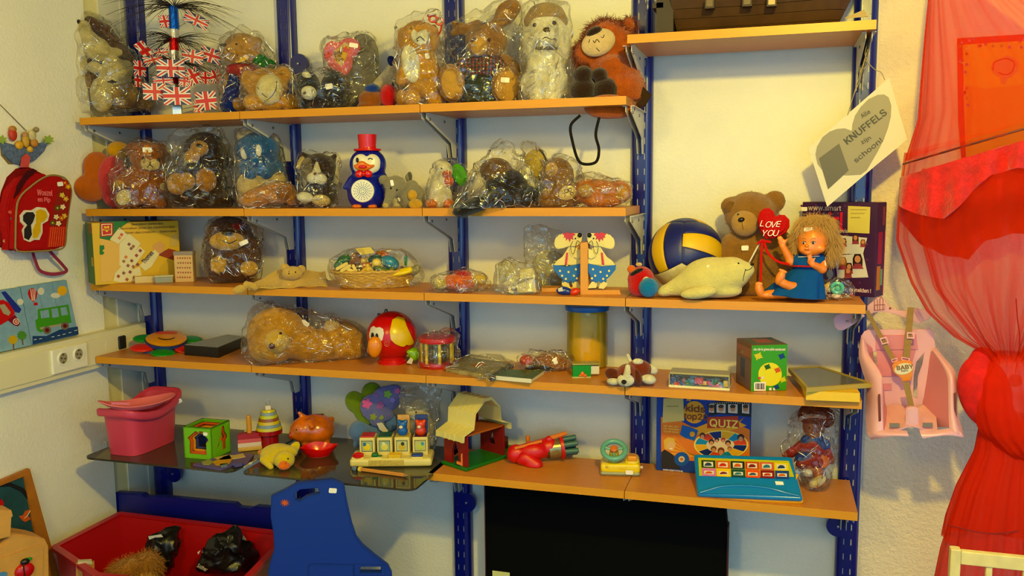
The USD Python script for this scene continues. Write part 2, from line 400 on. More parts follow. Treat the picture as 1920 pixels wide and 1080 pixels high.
def pleats(m, seed, n):
    """Sharp folds in a bag's film: thin curved ridges running over its skin."""
    r = np.random.default_rng(seed+500); sz = min(1.0, np.ptp(m.vertices, axis=0).max()/.30); V, N = np.array(m.vertices), np.array(m.vertex_normals); tr = cKDTree(V); out = []
    front = np.nonzero(N[:, 1] < .25)[0]
    for _ in range(n):
        i = r.choice(front); d = r.normal(size=3); d -= N[i]*(d@N[i]); d /= np.linalg.norm(d); p = V[i]; P = []
        for k in range(r.integers(3, 7)):
            P.append(V[i]+N[i]*.0006); p = V[i]+d*.011*sz+r.normal(size=3)*.0009; i = tr.query(p)[1]; d -= N[i]*(d@N[i])*.9; d /= max(np.linalg.norm(d), 1e-6)
        P = [P[0]]+[b for a, b in zip(P, P[1:]) if np.linalg.norm(b-a) > .003*sz]
        if len(P) < 3: continue
        Q = spl(P, 3); w = np.sin(np.linspace(.12, 3.02, len(Q)))*r.uniform(.0009, .0026)*sz; out.append(tube(Q, w, 5))
    return cat_(*out)
def strands(path, roots, tips, droop, width, material, n=4, curl=0.0, seed=0):
    """Hair: BasisCurves from roots to tips, sagging by droop."""
    r = np.random.default_rng(seed); t = np.linspace(0, 1, n)[None, :, None]
    P = roots[:, None]*(1-t)+tips[:, None]*t; P[..., 2] -= droop*(t[..., 0]**2)
    if curl: P[:, 1:] += r.normal(size=P[:, 1:].shape)*curl
    c = UsdGeom.BasisCurves.Define(stage, path)
    c.CreateTypeAttr('linear'); c.CreatePointsAttr(Vt.Vec3fArray.FromNumpy(P.reshape(-1, 3).astype(np.float32)))
    c.CreateCurveVertexCountsAttr(Vt.IntArray.FromNumpy(np.full(len(P), n, np.int32)))
    w = np.linspace(1, .35, n)*width; c.CreateWidthsAttr(Vt.FloatArray.FromNumpy(np.tile(w, len(P)).astype(np.float32))); c.SetWidthsInterpolation('vertex')
    UsdShade.MaterialBindingAPI.Apply(c.GetPrim()).Bind(material)
    return c
def fur(s, name, mesh_prims, count, length, width, material, k=4, seed=1, out=.6, down=.5, parent=None, region=None):
    m = sdf_mesh(mesh_prims, k*s.s, 36); p, fi = trimesh.sample.sample_surface(m, count, seed=seed)
    n = m.face_normals[fi]; r = np.random.default_rng(seed)
    if region is not None: ok = region(p, n); p, n = p[ok], n[ok]
    L = length*s.s*r.uniform(.5, 1.15, len(p))[:, None]
    d = n*out+r.normal(size=p.shape)*.28; d[:, 2] -= down; d /= np.linalg.norm(d, axis=1, keepdims=True)
    return strands(_free(parent or s.path, name), p, p+d*L, length*s.s*.25, width*s.s, material, 4, length*s.s*.05, seed)

def on_plane(px, py, p0, n):
    d = ray(px, py); return CAM + d*((p0-CAM)@n)/(d@n)
# shelf heights
ZA, ZB, ZC, ZE, ZF, ZD = 1.978, 1.650, 1.3769, 1.1032, 0.7734, 2.1531
XP = [0.0, 0.6675, 1.3264, 1.9832, 2.66]
# ------------------------------------------------------------------ the room
def wallmat(name, rgb, bump, scale, dist):
    return mat(name, rgb, rough=.9, var=.05, vscale=3.0, bump=bump, bscale=scale, spec=.2, bdist=dist)
W_SMOOTH = wallmat('painted_wall', (232, 226, 208), .45, 90, .005)
W_ROUGH = wallmat('stucco_wall', (238, 218, 186), .8, 70, .01)
struct('wall_back', bx(-.3, 2.70, 0, .1, 0, 2.75), W_SMOOTH)
struct('wall_back', bx(2.70, 4.3, 0, .1, 0, 2.75), W_ROUGH)
struct('wall_left', bx(-.3, -.05, -4.6, -.227, 0, 2.75), wallmat('left_wall_paint', (236, 228, 206), .45, 80, .006))
struct('floor', bx(-.3, 4.4, -4.6, .1, -.1, 0), mat('floor_lino', (66, 62, 58), .55, var=.15, vscale=6))
struct('ceiling', bx(-.3, 4.4, -4.6, .1, 2.75, 2.85), mat('ceiling_paint', (150, 150, 150), .9))
struct('trim_1', bx(-.3, -.062, -.227, -.145, 0, 2.75), mat('column_yellow', (226, 210, 150), .7, bump=.2, bscale=60))
struct('trim_2', bx(-.3, -.056, -.145, -.039, 0, 2.75), mat('column_panel', (214, 208, 188), .6))
struct('trim_3', bx(-.3, -.050, -.036, 0, 0, 2.75), mat('column_panel', (214, 208, 188), .6))
# ------------------------------------------------------------------ shelving: posts, boards, brackets
BLUE = mat('post_blue_enamel', (15, 24, 112), .24, spec=.5, coat=.3)
def slot_post():
    w, d, r = .035, .038, .021
    pr = sbox(-w+r, -d+r, w-r, -.003).buffer(r, 6).intersection(sbox(-w, -d, w, 0))
    body = m3.Manifold.extrude(_cs(pr), 2.75)
    cuts = [m3.Manifold.cube((.0035, .02, .022)).translate((sx-.00175, -d-.01, .1+i*.05)) for sx in (-.011, .011) for i in range(52)]
    return body - m3.Manifold.batch_boolean(cuts, m3.OpType.Add), m3.Manifold.cube((.034, .004, 2.6)).translate((-.017, -d+.0045, .08))
def dup(src, name, pos, rz, label, cat, group=None):
    x = UsdGeom.Xform.Define(stage, _free('/World', name)); p = x.GetPrim()
    p.GetReferences().AddInternalReference(src)
    p.GetAttribute('xformOp:translate').Set(Gf.Vec3d(*map(float, pos))); p.GetAttribute('xformOp:rotateZ').Set(float(rz))
    _tag(p, label, cat, group); p.SetInstanceable(True)
    return p
POSTL = ['first blue slotted steel shelf post, beside the left wall', 'second blue slotted shelf post, behind the pig-shaped money box', 'blue slotted shelf post in the middle, behind the toy barn',
         'fourth blue slotted shelf post, left of the volleyball', 'fifth blue slotted shelf post, between the shelves and the red curtain']
pm, pl = slot_post()
t = Thing('shelf_post', POSTL[0], 'post', 0, 0, 0, x=XP[0], face=False, group='blue slotted shelf posts')
t.part('upright', pm, BLUE, smooth=40)
t.part('slot_liner', pl, mat('slot_pale', (205, 205, 200), .5), label='pale steel showing through the slots')
for k in range(1, 5): dup(t.path, 'shelf_post', (XP[k], 0, 0), 0, POSTL[k], 'post', 'blue slotted shelf posts')
DISCL = {0: 'round blue cap on the first post under the brown glass shelf', 1: 'round blue cap beside the second post, behind the top shelf toys', 2: 'round blue cap beside the middle post, under the bottom row', 4: 'round blue cap on the fifth post under the bottom shelf'}
for k, px, py in ((0, 327, 887), (1, 562, 120), (2, 876, 941), (4, 1571, 985)):
    c = at_y(px, py, -.035)
    t = Thing('post_cap', DISCL[k], 'cap', 0, c[2], -.035, x=c[0], face=False, group='round blue post caps')
    pf = lathe([(0, -.012), (.034, -.012), (.036, -.006), (.036, .008), (0, .008)], 28)
    t.part('disc', move(pf, rx=90), BLUE, smooth=30)
    t.part('screw', move(lathe([(0, -.003), (.004, -.003), (.004, .002), (0, .003)], 10), y=-.0125, rx=90), mat('screw_steel', (190, 190, 200), .3, metal=.9))

def rmat(name, rgb, rgb2):
    c, c2 = _lin(rgb), _lin(rgb2)
    nodes = {'p': ('principled_bsdf', dict(roughness=.38, specular_ior_level=.4)), 'tc': ('texture_coordinate', {}), 'mp': ('mapping', dict(scale=(1.5, 18, 18))),
             'n': ('noise_texture', dict(scale=9.0, detail=4.0, roughness=.6)), 'r': ('rgb_ramp', {'ramp': [(.3, c), (.7, c2)]})}
    m = usdkit.material(stage, '/World/Looks/'+name, nodes, [('tc.object', 'mp.vector'), ('mp.vector', 'n.vector'), ('n.fac', 'r.fac'), ('r.color', 'p.base_color')], surface='p.BSDF')
    return m
BEECH = rmat('beech_laminate', (190, 116, 38), (204, 130, 46)); EDGE = rmat('beech_edge_band', (206, 134, 14), (212, 140, 18))
TH = .025; ROWN = {'A': 'top row', 'B': 'second row', 'C': 'third row', 'E': 'fourth row', 'F': 'bottom row', 'D': 'high at the right'}
SHL = {('A', 0): 'holding the Union Jack centrepiece', ('A', 1): 'holding the pink heart cushion plush', ('A', 2): 'holding the rabbit in a tartan vest', ('B', 0): 'under the plush flower and bagged brown bears',
       ('B', 1): 'under the penguin with a red hat', ('B', 2): 'under the heap of crackling bags', ('C', 0): 'under the green craft game box', ('C', 1): 'under the cellophane-wrapped basket', ('C', 2): 'under the wooden bookends',
       ('C', 3): 'under the volleyball and big teddy bear', ('E', 0): 'under the flower-shaped spinning toy', ('E', 1): 'under the red parrot ball', ('E', 2): 'under the yellow jar', ('E', 3): 'under the green frog game box',
       ('F', 2): 'under the toy barn', ('F', 3): 'under the quiz game box', ('D', 3): 'under the brown wooden ship'}
for r, Z, ks in (('A', ZA, (0, 1, 2)), ('B', ZB, (0, 1, 2)), ('C', ZC, (0, 1, 2, 3)), ('E', ZE, (0, 1, 2, 3)), ('F', ZF, (2, 3)), ('D', ZD, (3,))):
    for k in ks:
        t = Thing('shelf_board', f'beech laminate shelf board, {ROWN[r]}, {SHL[(r, k)]}', 'shelf', 0, Z, 0, x=XP[k], face=False, group='beech shelf boards')
        L = XP[k+1]-XP[k]-.0015
        t.part('board', bx(.0008, L, -.336, -.052, -TH, 0), BEECH)
        t.part('edge_band', bx(.0008, L, -.3372, -.336, -TH, 0), EDGE, label='yellower front edge band')
SMOKE_G = film('smoked_glass', (.20, .17, .11), .25, .06, .04)
def smoked():
    nodes = {'t': ('transparent_bsdf', dict(color=(.16, .14, .09))), 'd': ('diffuse_bsdf', dict(color=(.075, .06, .035))), 'g': ('glossy_bsdf', dict(color=(1, 1, 1), roughness=.07)), 'f': ('fresnel', dict(IOR=1.5)),
             'm': ('mix_closure', dict(fac=.55)), 'm2': ('mix_closure', {})}
    return usdkit.material(stage, '/World/Looks/smoked_shelf_glass', nodes, [('t.BSDF', 'm.closure1'), ('d.BSDF', 'm.closure2'), ('m.closure', 'm2.closure1'), ('g.BSDF', 'm2.closure2'), ('f.fac', 'm2.fac')], surface='m2.closure')
SG = smoked()
for x0, x1, lb in ((.066, .682, 'smoked glass shelf plate under the pink baby bath'), (.714, 1.345, 'smoked glass shelf plate under the piggy bank and pop-up toy')):
    t = Thing('glass_shelf', lb, 'shelf', 0, ZF, 0, x=x0, face=False, group='smoked glass shelves')
    w = x1-x0
    p = sbox(.03, -.5+.03, w-.03, -.05-.03).buffer(.03, 6)
    t.part('pane', slab(p, -.007, 0), SG)
# brackets
STEEL = mat('bracket_cream_steel', (206, 202, 190), .4, spec=.4)
def br():
    pp = Polygon([(-.037, 0), (-.305, 0), (-.305, -.018), (-.11, -.078), (-.085, -.088), (-.072, -.135), (-.037, -.135)])
    pm_ = tri(m3.Manifold.extrude(_cs(pp), .002)); v = pm_.vertices
    pl_ = trimesh.Trimesh(np.stack([v[:, 2], v[:, 0], v[:, 1]], 1), pm_.faces, process=False)
    return [move(pl_, x=-.009), move(pl_, x=.007)], [bx(-.018, -.009, -.305, -.037, -.002, 0), bx(.009, .018, -.305, -.037, -.002, 0)], [move(lathe([(0, 0), (.005, 0), (.004, .003), (0, .003)], 10), x=sx, y=yy, z=-.018, ry=90*sg) for sx, sg in ((.0091, 1), (-.0091, -1)) for yy in (-.28, -.15)]
b0 = None
KN = ['first', 'second', 'middle', 'fourth', 'fifth']
for r, Z, ks in (('A', ZA, range(4)), ('B', ZB, range(4)), ('C', ZC, range(5)), ('E', ZE, range(5)), ('F', ZF, (0, 1, 2, 3, 4)), ('D', ZD, (3, 4))):
    for k in ks:
        zz = Z-TH-.0005 if not (r == 'F' and k < 2) else Z-.0078
        nm = dict(A='top row', B='second row', C='third row', E='fourth row', F='bottom row', D='high ship shelf')[r]
        lb = f'cream steel bracket on the {KN[k]} post under the {nm}'
        if b0 is None:
            t = Thing('shelf_bracket', lb, 'bracket', 0, zz, 0, x=XP[k], face=False, group='cream shelf brackets'); b0 = t.path
            a, fl, sc = br(); t.part('side_plate', a[0], STEEL); t.part('side_plate', a[1], STEEL); [t.part('flange', q, STEEL) for q in fl]
            [t.part('screw', q, mat('screw_dark', (120, 118, 112), .4, metal=.6)) for q in sc]
        else: dup(b0, 'shelf_bracket', (XP[k]-(.016 if k == 4 else 0), 0, zz), 0, lb, 'bracket', 'cream shelf brackets')

# ------------------------------------------------------------------ left wall: trunking, paintings, backpack, ornament
CREAM = mat('trunking_cream', (226, 214, 170), .45)
t = Thing('cable_trunking', 'cream cable trunking with sockets along the left wall', 'trunking', 0, 1.056, -.45, x=-.05, face=False, turn=90)
t.part('channel', bx(-2.2, .40, -.041, 0, 0, .130), CREAM)
t.part('cover', rbox(-2.2, .395, -.046, -.035, .014, .112, .003), CREAM)
WHT = mat('socket_white', (236, 228, 200), .35)
def LW(px, py, w=.047): q = at_x(px, py, -.05+w); return q[1]+.45, q[2]-1.056
a, b = LW(94, 672), LW(161, 660)
pl = t.part('socket_plate', rbox(a[0], b[0], -.056, -.044, .02, .108, .005), WHT)
for (px, py) in ((118, 672), (147, 664)):
    u, z = LW(px, py, .056)
    put(t.path, 'socket_ring', move(lathe([(.019, -.006), (.0195, .004), (.024, .004), (.026, -.001), (.026, -.006)], 28), u, -.056, z, rx=90), WHT, 30)
    put(t.path, 'socket_well', move(lathe([(0, 0), (.019, 0), (.019, .0015), (0, .0015)], 24), u, -.0562, z, rx=90), mat('socket_well_shade', (150, 138, 104), .6), 30)
    put(t.path, 'pin_hole', [move(lathe([(0, 0), (.0028, 0), (.0028, .001), (0, .001)], 10), u+dx, -.058, z+dz, rx=90) for dx, dz in ((-.008, .002), (.008, -.002), (0, .014), (0, -.014))], mat('pin_hole_dark', (40, 34, 26), .6), 30)
u, z = LW(205, 648); t.part('blank_plate', move(lathe([(0, 0), (.02, 0), (.022, -.004), (0, -.004)][::-1], 24), u, -.047, z, rx=90), CREAM)
u, z = LW(229, 642); t.part('data_outlet', rbox(u-.02, u+.02, -.052, -.04, z-.026, z+.026, .006), mat('outlet_black', (22, 20, 20), .5), label='black square outlet')

def canvas(label, corners, x0):
    ys = [at_x(*c, x0+.016)[1] for c in corners]; zc = 1.188
    t = Thing('canvas_picture', label, 'picture', 0, zc, float(np.mean(ys)), x=x0, face=False, turn=90)
    t.w = .016/t.s
    pts = np.array([at_x(*c, x0+.016) for c in corners]); q = [t.L(p) for p in pts]
    q = [np.array([a[0], -.016, max(a[2], .001)]) for a in q]
    t.part('canvas', quad(q[::-1], .015), mat('canvas_blue_paint', (134, 168, 188), .8, var=.12, vscale=40))
    return t
def paint(t, name, pts, m, lift=.8, tt=.6, hole=None):
    pts = [t.P(a, b, t.w) for a, b in pts]; poly = Polygon([(q[0], q[2]) for q in pts]).buffer(0)
    if hole: poly = poly.difference(unary_union([Polygon([(t.P(a, b, t.w)[0], t.P(a, b, t.w)[2]) for a, b in h]).buffer(0) for h in hole]))
    y = -.016-.0004*lift
    return t.part(name, plate(poly, y, -.0155), m, None, False)
def circ(cx, cy, rx, ry=None, n=20, a0=0, a1=360): ry = ry or rx; return [(cx+rx*math.cos(math.radians(a)), cy-ry*math.sin(math.radians(a))) for a in np.linspace(a0, a1, n, endpoint=(a1-a0) < 360)]
G_, R_, Y_, W_ = ink('green', (74, 150, 48)), ink('red', (196, 30, 24)), ink('yellow', (238, 180, 30)), ink('cream', (226, 218, 196))
t = canvas('canvas painting of a green bus, hot-air balloon and sun, leaning on the cable trunking', [(38.5, 538), (124.5, 525), (147, 627), (60, 646.5)], -.05)
for (x0, y0, x1, y1) in ((71, 534, 82, 600), (97, 530, 106, 576)): paint(t, 'plank_line', [(x0, y0), (x0+.8, y0), (x1+.8, y1), (x1, y1)], ink('seam', (104, 138, 156)), .5)
paint(t, 'cloud', circ(77, 546, 6, 7), W_); paint(t, 'cloud', circ(104, 554, 9, 5), W_, .9); paint(t, 'sun', circ(116.5, 545, 9), Y_, 1.2)
paint(t, 'balloon', [(52, 550), (54, 543), (60, 540), (67, 543), (70, 550), (68, 559), (65, 565), (61, 566), (55, 559)], R_, 1)
for d in (-4.5, 0, 4.5): paint(t, 'balloon_stripe', [(60.5+d*.9, 542), (62.3+d*.9, 542), (63.2+d*.5, 564), (61.8+d*.5, 564)], W_, 1.5)
paint(t, 'balloon_basket', [(63, 568), (70, 567), (71, 572), (64, 573)], R_, 1)
paint(t, 'road', [(61, 630), (87, 630), (112, 618), (145.5, 612), (147.5, 627), (61, 646)], ink('road', (30, 62, 110)), .7)
for i, (x, y) in enumerate(((66, 636), (76, 634.5), (99, 631), (110, 628.5), (120, 626), (131, 623), (142, 619))): paint(t, 'road_dash', [(x-2.6, y+.4), (x+2.6, y-.6), (x+2.8, y+.6), (x-2.4, y+1.7)], W_, 1.3)
paint(t, 'bus', [(66, 600), (71, 598), (71, 580), (128, 571), (131, 588), (134, 605), (118, 608), (86, 617), (76, 624), (69, 619)], G_, 1, hole=[[(75, 583), (91, 580.5), (93, 595), (77, 597)], [(96, 579.5), (108, 577.5), (111, 594), (98, 596)], [(113, 577), (124, 575), (128, 590), (115, 592)]])
paint(t, 'bus_sill', [(74, 614), (118, 606), (118, 610), (76, 618)], ink('grey', (170, 160, 130)), 1.6)
for x, y in ((88, 619), (121.5, 611)): paint(t, 'wheel', circ(x, y, 7.5), ink('tyre', (118, 106, 92)), 2); paint(t, 'hub', circ(x, y, 3.8), ink('hub', (110, 20, 20)), 2.6)
t = canvas('canvas painting of a red aeroplane over trees, partly out of view at the left', [(-50, 552), (37, 539), (59, 648), (-30, 668)], -.05)
paint(t, 'plane_body', [(-30, 570), (5, 562), (22, 570), (28, 588), (20, 598), (0, 610), (-30, 620)], R_, 1)
paint(t, 'cockpit', [(-2, 572), (8, 570), (20, 586), (16, 592), (6, 588)], ink('grey', (170, 160, 130)), 1.5)
paint(t, 'plane_wing', [(2, 548), (10, 546), (40, 580), (36, 587), (28, 585)], ink('wing', (34, 50, 140)), 1.4)
paint(t, 'plane_tail', [(14, 600), (28, 590), (38, 606), (34, 612), (26, 610)], ink('maroon', (130, 24, 44)), 1.2)
for r_, m_ in ((6, W_), (4.3, R_), (2.6, W_), (1.2, R_)): paint(t, 'roundel', circ(30, 603, r_), m_, 1.8+(6-r_)*.25)
paint(t, 'cloud', circ(38, 566, 6, 6), W_, .5)
for x, y, c in ((24, 637, (206, 170, 50)), (41, 629, (84, 140, 60))):
    paint(t, 'tree_trunk', [(x-1, y), (x+1.4, y), (x+3, y+18), (x+.6, y+18)], ink('bark', (120, 84, 50)), .9); paint(t, 'tree_crown', [(x+r_*math.cos(a), y-r_*.95*math.sin(a)) for a, r_ in zip(np.linspace(0, 6.28, 22, endpoint=False), np.tile((10, 7.5), 11))], ink('crown', c), 1.4)

# backpack
t = Thing('backpack', 'red child backpack with floral trim hanging on the left wall', 'backpack', 70, 1.50, -.49, x=-.045, turn=40)
RED = cloth('backpack_red', (168, 22, 24)); DRED = cloth('backpack_dark_red', (128, 16, 20)); TRIM = cloth('backpack_piping', (150, 130, 84))
t.ext('rear_body', [(6, 392), (12, 360), (24, 332), (42, 316), (60, 312), (84, 324), (100, 345), (112, 460), (60, 470), (28, 470), (5, 462)], 18, 50, DRED, bev=12)
t.ext('middle_body', [(16, 392), (24, 358), (40, 334), (64, 324), (88, 326), (108, 345), (118, 462), (60, 470), (22, 469)], 34, 24, RED, bev=8)
t.ext('mouth', [(26, 372), (34, 348), (50, 322), (62, 316), (70, 320), (50, 338), (34, 366)], 35, 3, cloth('backpack_inside', (66, 12, 18)))
FP = [(30, 466), (32, 394), (40, 368), (60, 349), (78, 336), (95, 329), (112, 330), (126, 337), (135, 358), (130, 395), (126, 430), (122, 462), (100, 469), (42, 472)]
t.ext('front_panel', FP, 48, 16, RED, bev=5)
fp = [t.P(a, b, 47) for a, b in FP]; t.part('piping', tube(np.array(fp+[fp[0]])+[0, .003, 0], 1.7*t.s, 6, True), TRIM)
t.ext('floral_strip', [(115, 334), (126, 338), (134, 358), (129, 395), (124, 423), (94, 424), (100, 392), (107, 360)], 49, 2, cloth('floral_ground', (140, 40, 30)))
for x, y, c in ((122, 343, (200, 60, 40)), (117, 366, (214, 190, 90)), (108, 390, (70, 90, 40)), (118, 388, (232, 220, 190)), (106, 407, (226, 210, 180)), (116, 409, (200, 110, 50)), (99, 418, (80, 90, 40)), (110, 419, (236, 220, 190)), (121, 405, (216, 170, 80)), (128, 350, (216, 150, 60)), (124, 373, (208, 160, 80))):
    t.ext('flower', [(x+r_*math.cos(a), y+r_*math.sin(a)) for a, r_ in zip(np.linspace(0, 6.28, 20, endpoint=False), np.tile((5.2, 5.2, 3.6, 3.6), 5))], 50, 1.4, ink('flower', c)); t.ext('flower_eye', circ(x, y, 1.5, n=8), 50.6, 1, ink('eye', (240, 200, 60)))
t.ext('striped_pocket', [(94, 425), (124, 424), (121, 461), (90, 464)], 49.5, 2, cloth('pocket_orange', (186, 52, 26)))
for i in range(7): t.line('pocket_stripe', [(96+i*4, 426, 50), (92+i*4.1, 463, 50)], .5, cloth('stripe', (226, 110, 70)), spline=False)
t.ext('patch', [(38, 404), (46, 394), (60, 394), (70, 388), (86, 390), (93, 402), (90, 414), (80, 420), (80, 436), (74, 450), (64, 450), (56, 454), (46, 450), (42, 432), (46, 424), (39, 416)], 50, 2, cloth('patch_white', (226, 214, 190)), label='white-edged patch')
t.ext('patch_dark', [(44, 404), (50, 398), (62, 398), (66, 404), (62, 416), (58, 422), (60, 440), (54, 450), (46, 446), (46, 430), (52, 422), (44, 414)], 51, 2, cloth('patch_black', (40, 36, 36)))
t.ext('patch_yellow', [(68, 396), (76, 392), (86, 396), (89, 406), (84, 414), (76, 418), (76, 434), (70, 446), (62, 446), (62, 430), (68, 418)], 51, 2, cloth('patch_gold', (214, 170, 50)))
t.text('lettering', 'Woezel', 69, 366, 10, 50, ink('pink_letter', (226, 96, 96)), tilt=-3, bold=True, t=1, width=32); t.text('lettering', 'en Pip', 70, 378, 8, 50, ink('pink_letter', (226, 96, 96)), tilt=-3, bold=True, t=1, width=26)
t.tag(113, 345, 50, 6, 4, 5)
t.ext('hanging_loop', [(40, 314), (42, 296), (50, 288), (57, 294), (54, 314)], 16, 3, cloth('loop_pink', (204, 84, 80)))
t.part('carry_strap', tube(np.array([t.P(*p) for p in ((60, 468, 20), (66, 488, 14), (76, 508, 10), (100, 514, 10), (124, 509, 10), (120, 500, 14), (98, 476, 20), (90, 466, 22))]), 3.2*t.s, 6, True, .35), cloth('strap_mauve', (150, 60, 84)), label='mauve strap hanging below')
for x, y, c in ((24, 410, (90, 110, 140)), (14, 446, (90, 110, 140)), (10, 420, (206, 110, 70)), (27, 430, (206, 120, 70)), (10, 452, (200, 150, 100)), (20, 398, (206, 100, 80))): t.ext('side_flower', circ(x, y, 3.4, 3.4, 10), 35 if x > 15 else 19, 2, ink('sideflower', c))

# hanging ornament
t = Thing('wall_ornament', 'small painted wooden ornament of animals in a boat hanging on the left wall', 'ornament', 50, 1.82, -.52, x=-.045, turn=40)
t.ext('boat', [(0, 262), (14, 268), (50, 276), (76, 268), (92, 266), (84, 284), (68, 300), (46, 311), (24, 306), (8, 290)], 6, 8, mat('boat_quilt', (92, 108, 140), .6, var=.5, vscale=90), bev=2)
t.ext('boat_back', [(-6, 262), (0, 270), (8, 292), (26, 308), (16, 308), (0, 290)], 2, 6, mat('boat_wood', (130, 104, 60), .6))
for nm, x, y, rx, ry, c in (('bear', 24, 252, 8, 12, (190, 60, 40)), ('head', 24, 242, 7, 6, (178, 120, 60)), ('giraffe', 48, 264, 7, 12, (206, 160, 70)), ('head', 47, 253, 6, 6, (190, 140, 90)), ('rabbit', 60, 254, 8, 10, (206, 190, 140)), ('head', 68, 243, 5, 5, (150, 130, 90)), ('lion', 36, 272, 8, 8, (216, 160, 60)), ('bear', 64, 268, 8, 8, (190, 130, 60)), ('duck', 56, 280, 6, 6, (220, 170, 70))):
    t.ell('animal_figure', x, y, rx, ry, 8, 5, mat('ornament_'+nm, c, .6, var=.2, vscale=120))
for x, y in ((4, 262), (92, 262)): t.ext('palm_leaf', [(x+11*math.cos(a)*(1 if i % 2 else .55), y-9*math.sin(a)*(1 if i % 2 else .55)) for i, a in enumerate(np.linspace(0, 6.28, 14, endpoint=False))], 9, 3, mat('ornament_leaf', (150, 170, 80), .6))
t.line('cord', [(50, 246, 2), (0, 196, 2), (-30, 166, 2)], .7, mat('cord_brown', (110, 84, 50), .8), spline=False)

# ------------------------------------------------------------------ floor things under the shelves
t = Thing('toy_bin', 'big red plastic tub on the floor under the smoked glass shelf', 'tub', 300, 0, -.44, face=False, x=.3)
zr = at_y(225, 965, -.30)[2]
RIM = [at_y(225, 965, -.30), at_y(520, 992, -.30), at_z(517, 1030, zr), at_z(440, 1110, zr), at_z(180, 1080, zr), at_z(103, 1028, zr)]
rp = Polygon([(p[0]-t.pos[0], p[1]-t.pos[1]) for p in RIM]); RB = mat('tub_red', (176, 20, 16), .4)
outer = m3.Manifold.batch_hull([m3.Manifold.extrude(_cs(rp), .001).translate((0, 0, zr)), m3.Manifold.extrude(_cs(affinity.scale(rp, .85, .8)), .001)])
inner = m3.Manifold.batch_hull([m3.Manifold.extrude(_cs(rp.buffer(-.012)), .002).translate((0, 0, zr)), m3.Manifold.extrude(_cs(affinity.scale(rp, .80, .74)), .001).translate((0, 0, .14))])
t.part('tub', outer-inner, RB, smooth=30)
t.part('rim', m3.Manifold.extrude(_cs(rp.buffer(.012, 4).difference(rp.buffer(-.012))), .014).translate((0, 0, zr-.006)), RB)
bin_ = t
t = Thing('tub_lid', 'dark blue plastic panel standing behind the red tub', 'lid', 360, 0.30, -.22, face=False, x=.3)
t.ext('panel', [(207, 985), (207, 932), (213, 924), (264, 927), (272, 932), (282, 932), (292, 931), (438, 945), (446, 952), (468, 954), (478, 950), (514, 953), (514, 1020), (207, 1010)], 0, 14, mat('panel_blue', (16, 22, 120), .4), bev=3)
def toybag(label, pts, seed, white):
    t = Thing('shoe_bag', label, 'bag', np.mean([p[0] for p in pts]), zr-.16, -.41)
    prof = [t.P(a, b, 0) for a, b in pts]
    V = np.vstack([np.array(prof)+[0, .03, 0], (np.array(prof)-np.mean(prof, 0))*.55+np.mean(prof, 0)+[0, -.035, 0]])
    t.part('sack', crumple(V, .012, .007, seed, 40), mat('bag_black', (20, 18, 18), .35, spec=.5), smooth=50)
    for p in white: t.ext('white_print', p, 12, 1.2, ink('white', (214, 206, 196)))
    return t
toybag('black plastic shoe bag with white marks in the red tub, left one', [(270, 1030), (278, 1002), (312, 991), (342, 989), (336, 1040), (328, 1070), (300, 1078), (286, 1060)], 3, [[(278, 1006), (302, 1002), (306, 1007), (290, 1008), (280, 1012)], [(312, 1036), (319, 1028), (323, 1032), (318, 1039)]])
tb = toybag('black plastic bag with white lettering in the red tub, right one', [(366, 1075), (376, 1030), (402, 1006), (440, 989), (448, 996), (474, 1030), (484, 1044), (470, 1076), (420, 1086)], 5, [[(427, 1062), (432, 1058), (435, 1064), (430, 1070)], [(370, 1036), (376, 1032), (372, 1040)]])
tb.text('lettering', 'Sother', 368, 1062, 7, 13, ink('white', (214, 206, 196)), tilt=-38, t=1.2, width=20)
t = Thing('plush_lion', 'shaggy tan plush lion at the front of the red tub', 'plush toy', 262, zr-.12, -.55)
LM = plush('lion_tan', (186, 130, 62))
pr = [t.E(250, 1072, 44, 26, 0, 30), t.E(276, 1062, 22, 26, 4, 24)]
t.blob('body', pr, LM); t.ell('forehead', 266, 1082, 28, 14, 20, 16, plush('lion_face', (216, 168, 92)))
fur(t, 'mane', pr, 2600, 16, .8, mat('mane_strands', (170, 116, 54), .7), region=None)

# blue slide
t = Thing('plastic_slide', 'blue moulded plastic slide back with a hand slot, leaning under the shelves', 'slide', 615, 0.0, -.56, turn=-4)
SB = mat('slide_blue', (18, 52, 138), .38)
t.ext('back_panel', [(508, 932), (540, 916), (556, 907), (622, 900), (644, 908), (652, 950), (660, 984), (668, 1008), (680, 1024), (704, 1044), (728, 1062), (735, 1075), (742, 1330), (470, 1330), (504, 1064), (514, 1030), (512, 1000), (507, 970)], 6, 14, SB, bev=4,
      hole=[[(554, 938), (554, 926), (562, 919), (596, 916), (599, 926), (585, 929), (574, 932), (562, 940)], [(676, 1062), (714, 1062), (714, 1074), (675, 1074)]])
t.ext('slot_frame', [(664, 1058), (720, 1060), (722, 1080), (664, 1080)], 9, 4, SB, hole=[[(675, 1063), (715, 1063), (715, 1075), (675, 1075)]], bev=1.5)
t.ext('lower_hump', [(578, 1062), (586, 1058), (664, 1060), (664, 1100), (576, 1100)], 10, 6, SB, bev=4)
st = [(524+10+9.5*math.cos(a)*(1 if i % 2 else .4), 943+8*math.sin(a)*(1 if i % 2 else .4)) for i, a in enumerate(np.linspace(0, 6.28, 20, endpoint=False))]
t.ext('star_sticker', st, 7, 1.2, ink('orange', (206, 96, 50))); t.tag(624, 920, 7, 7, 4.5, -8)

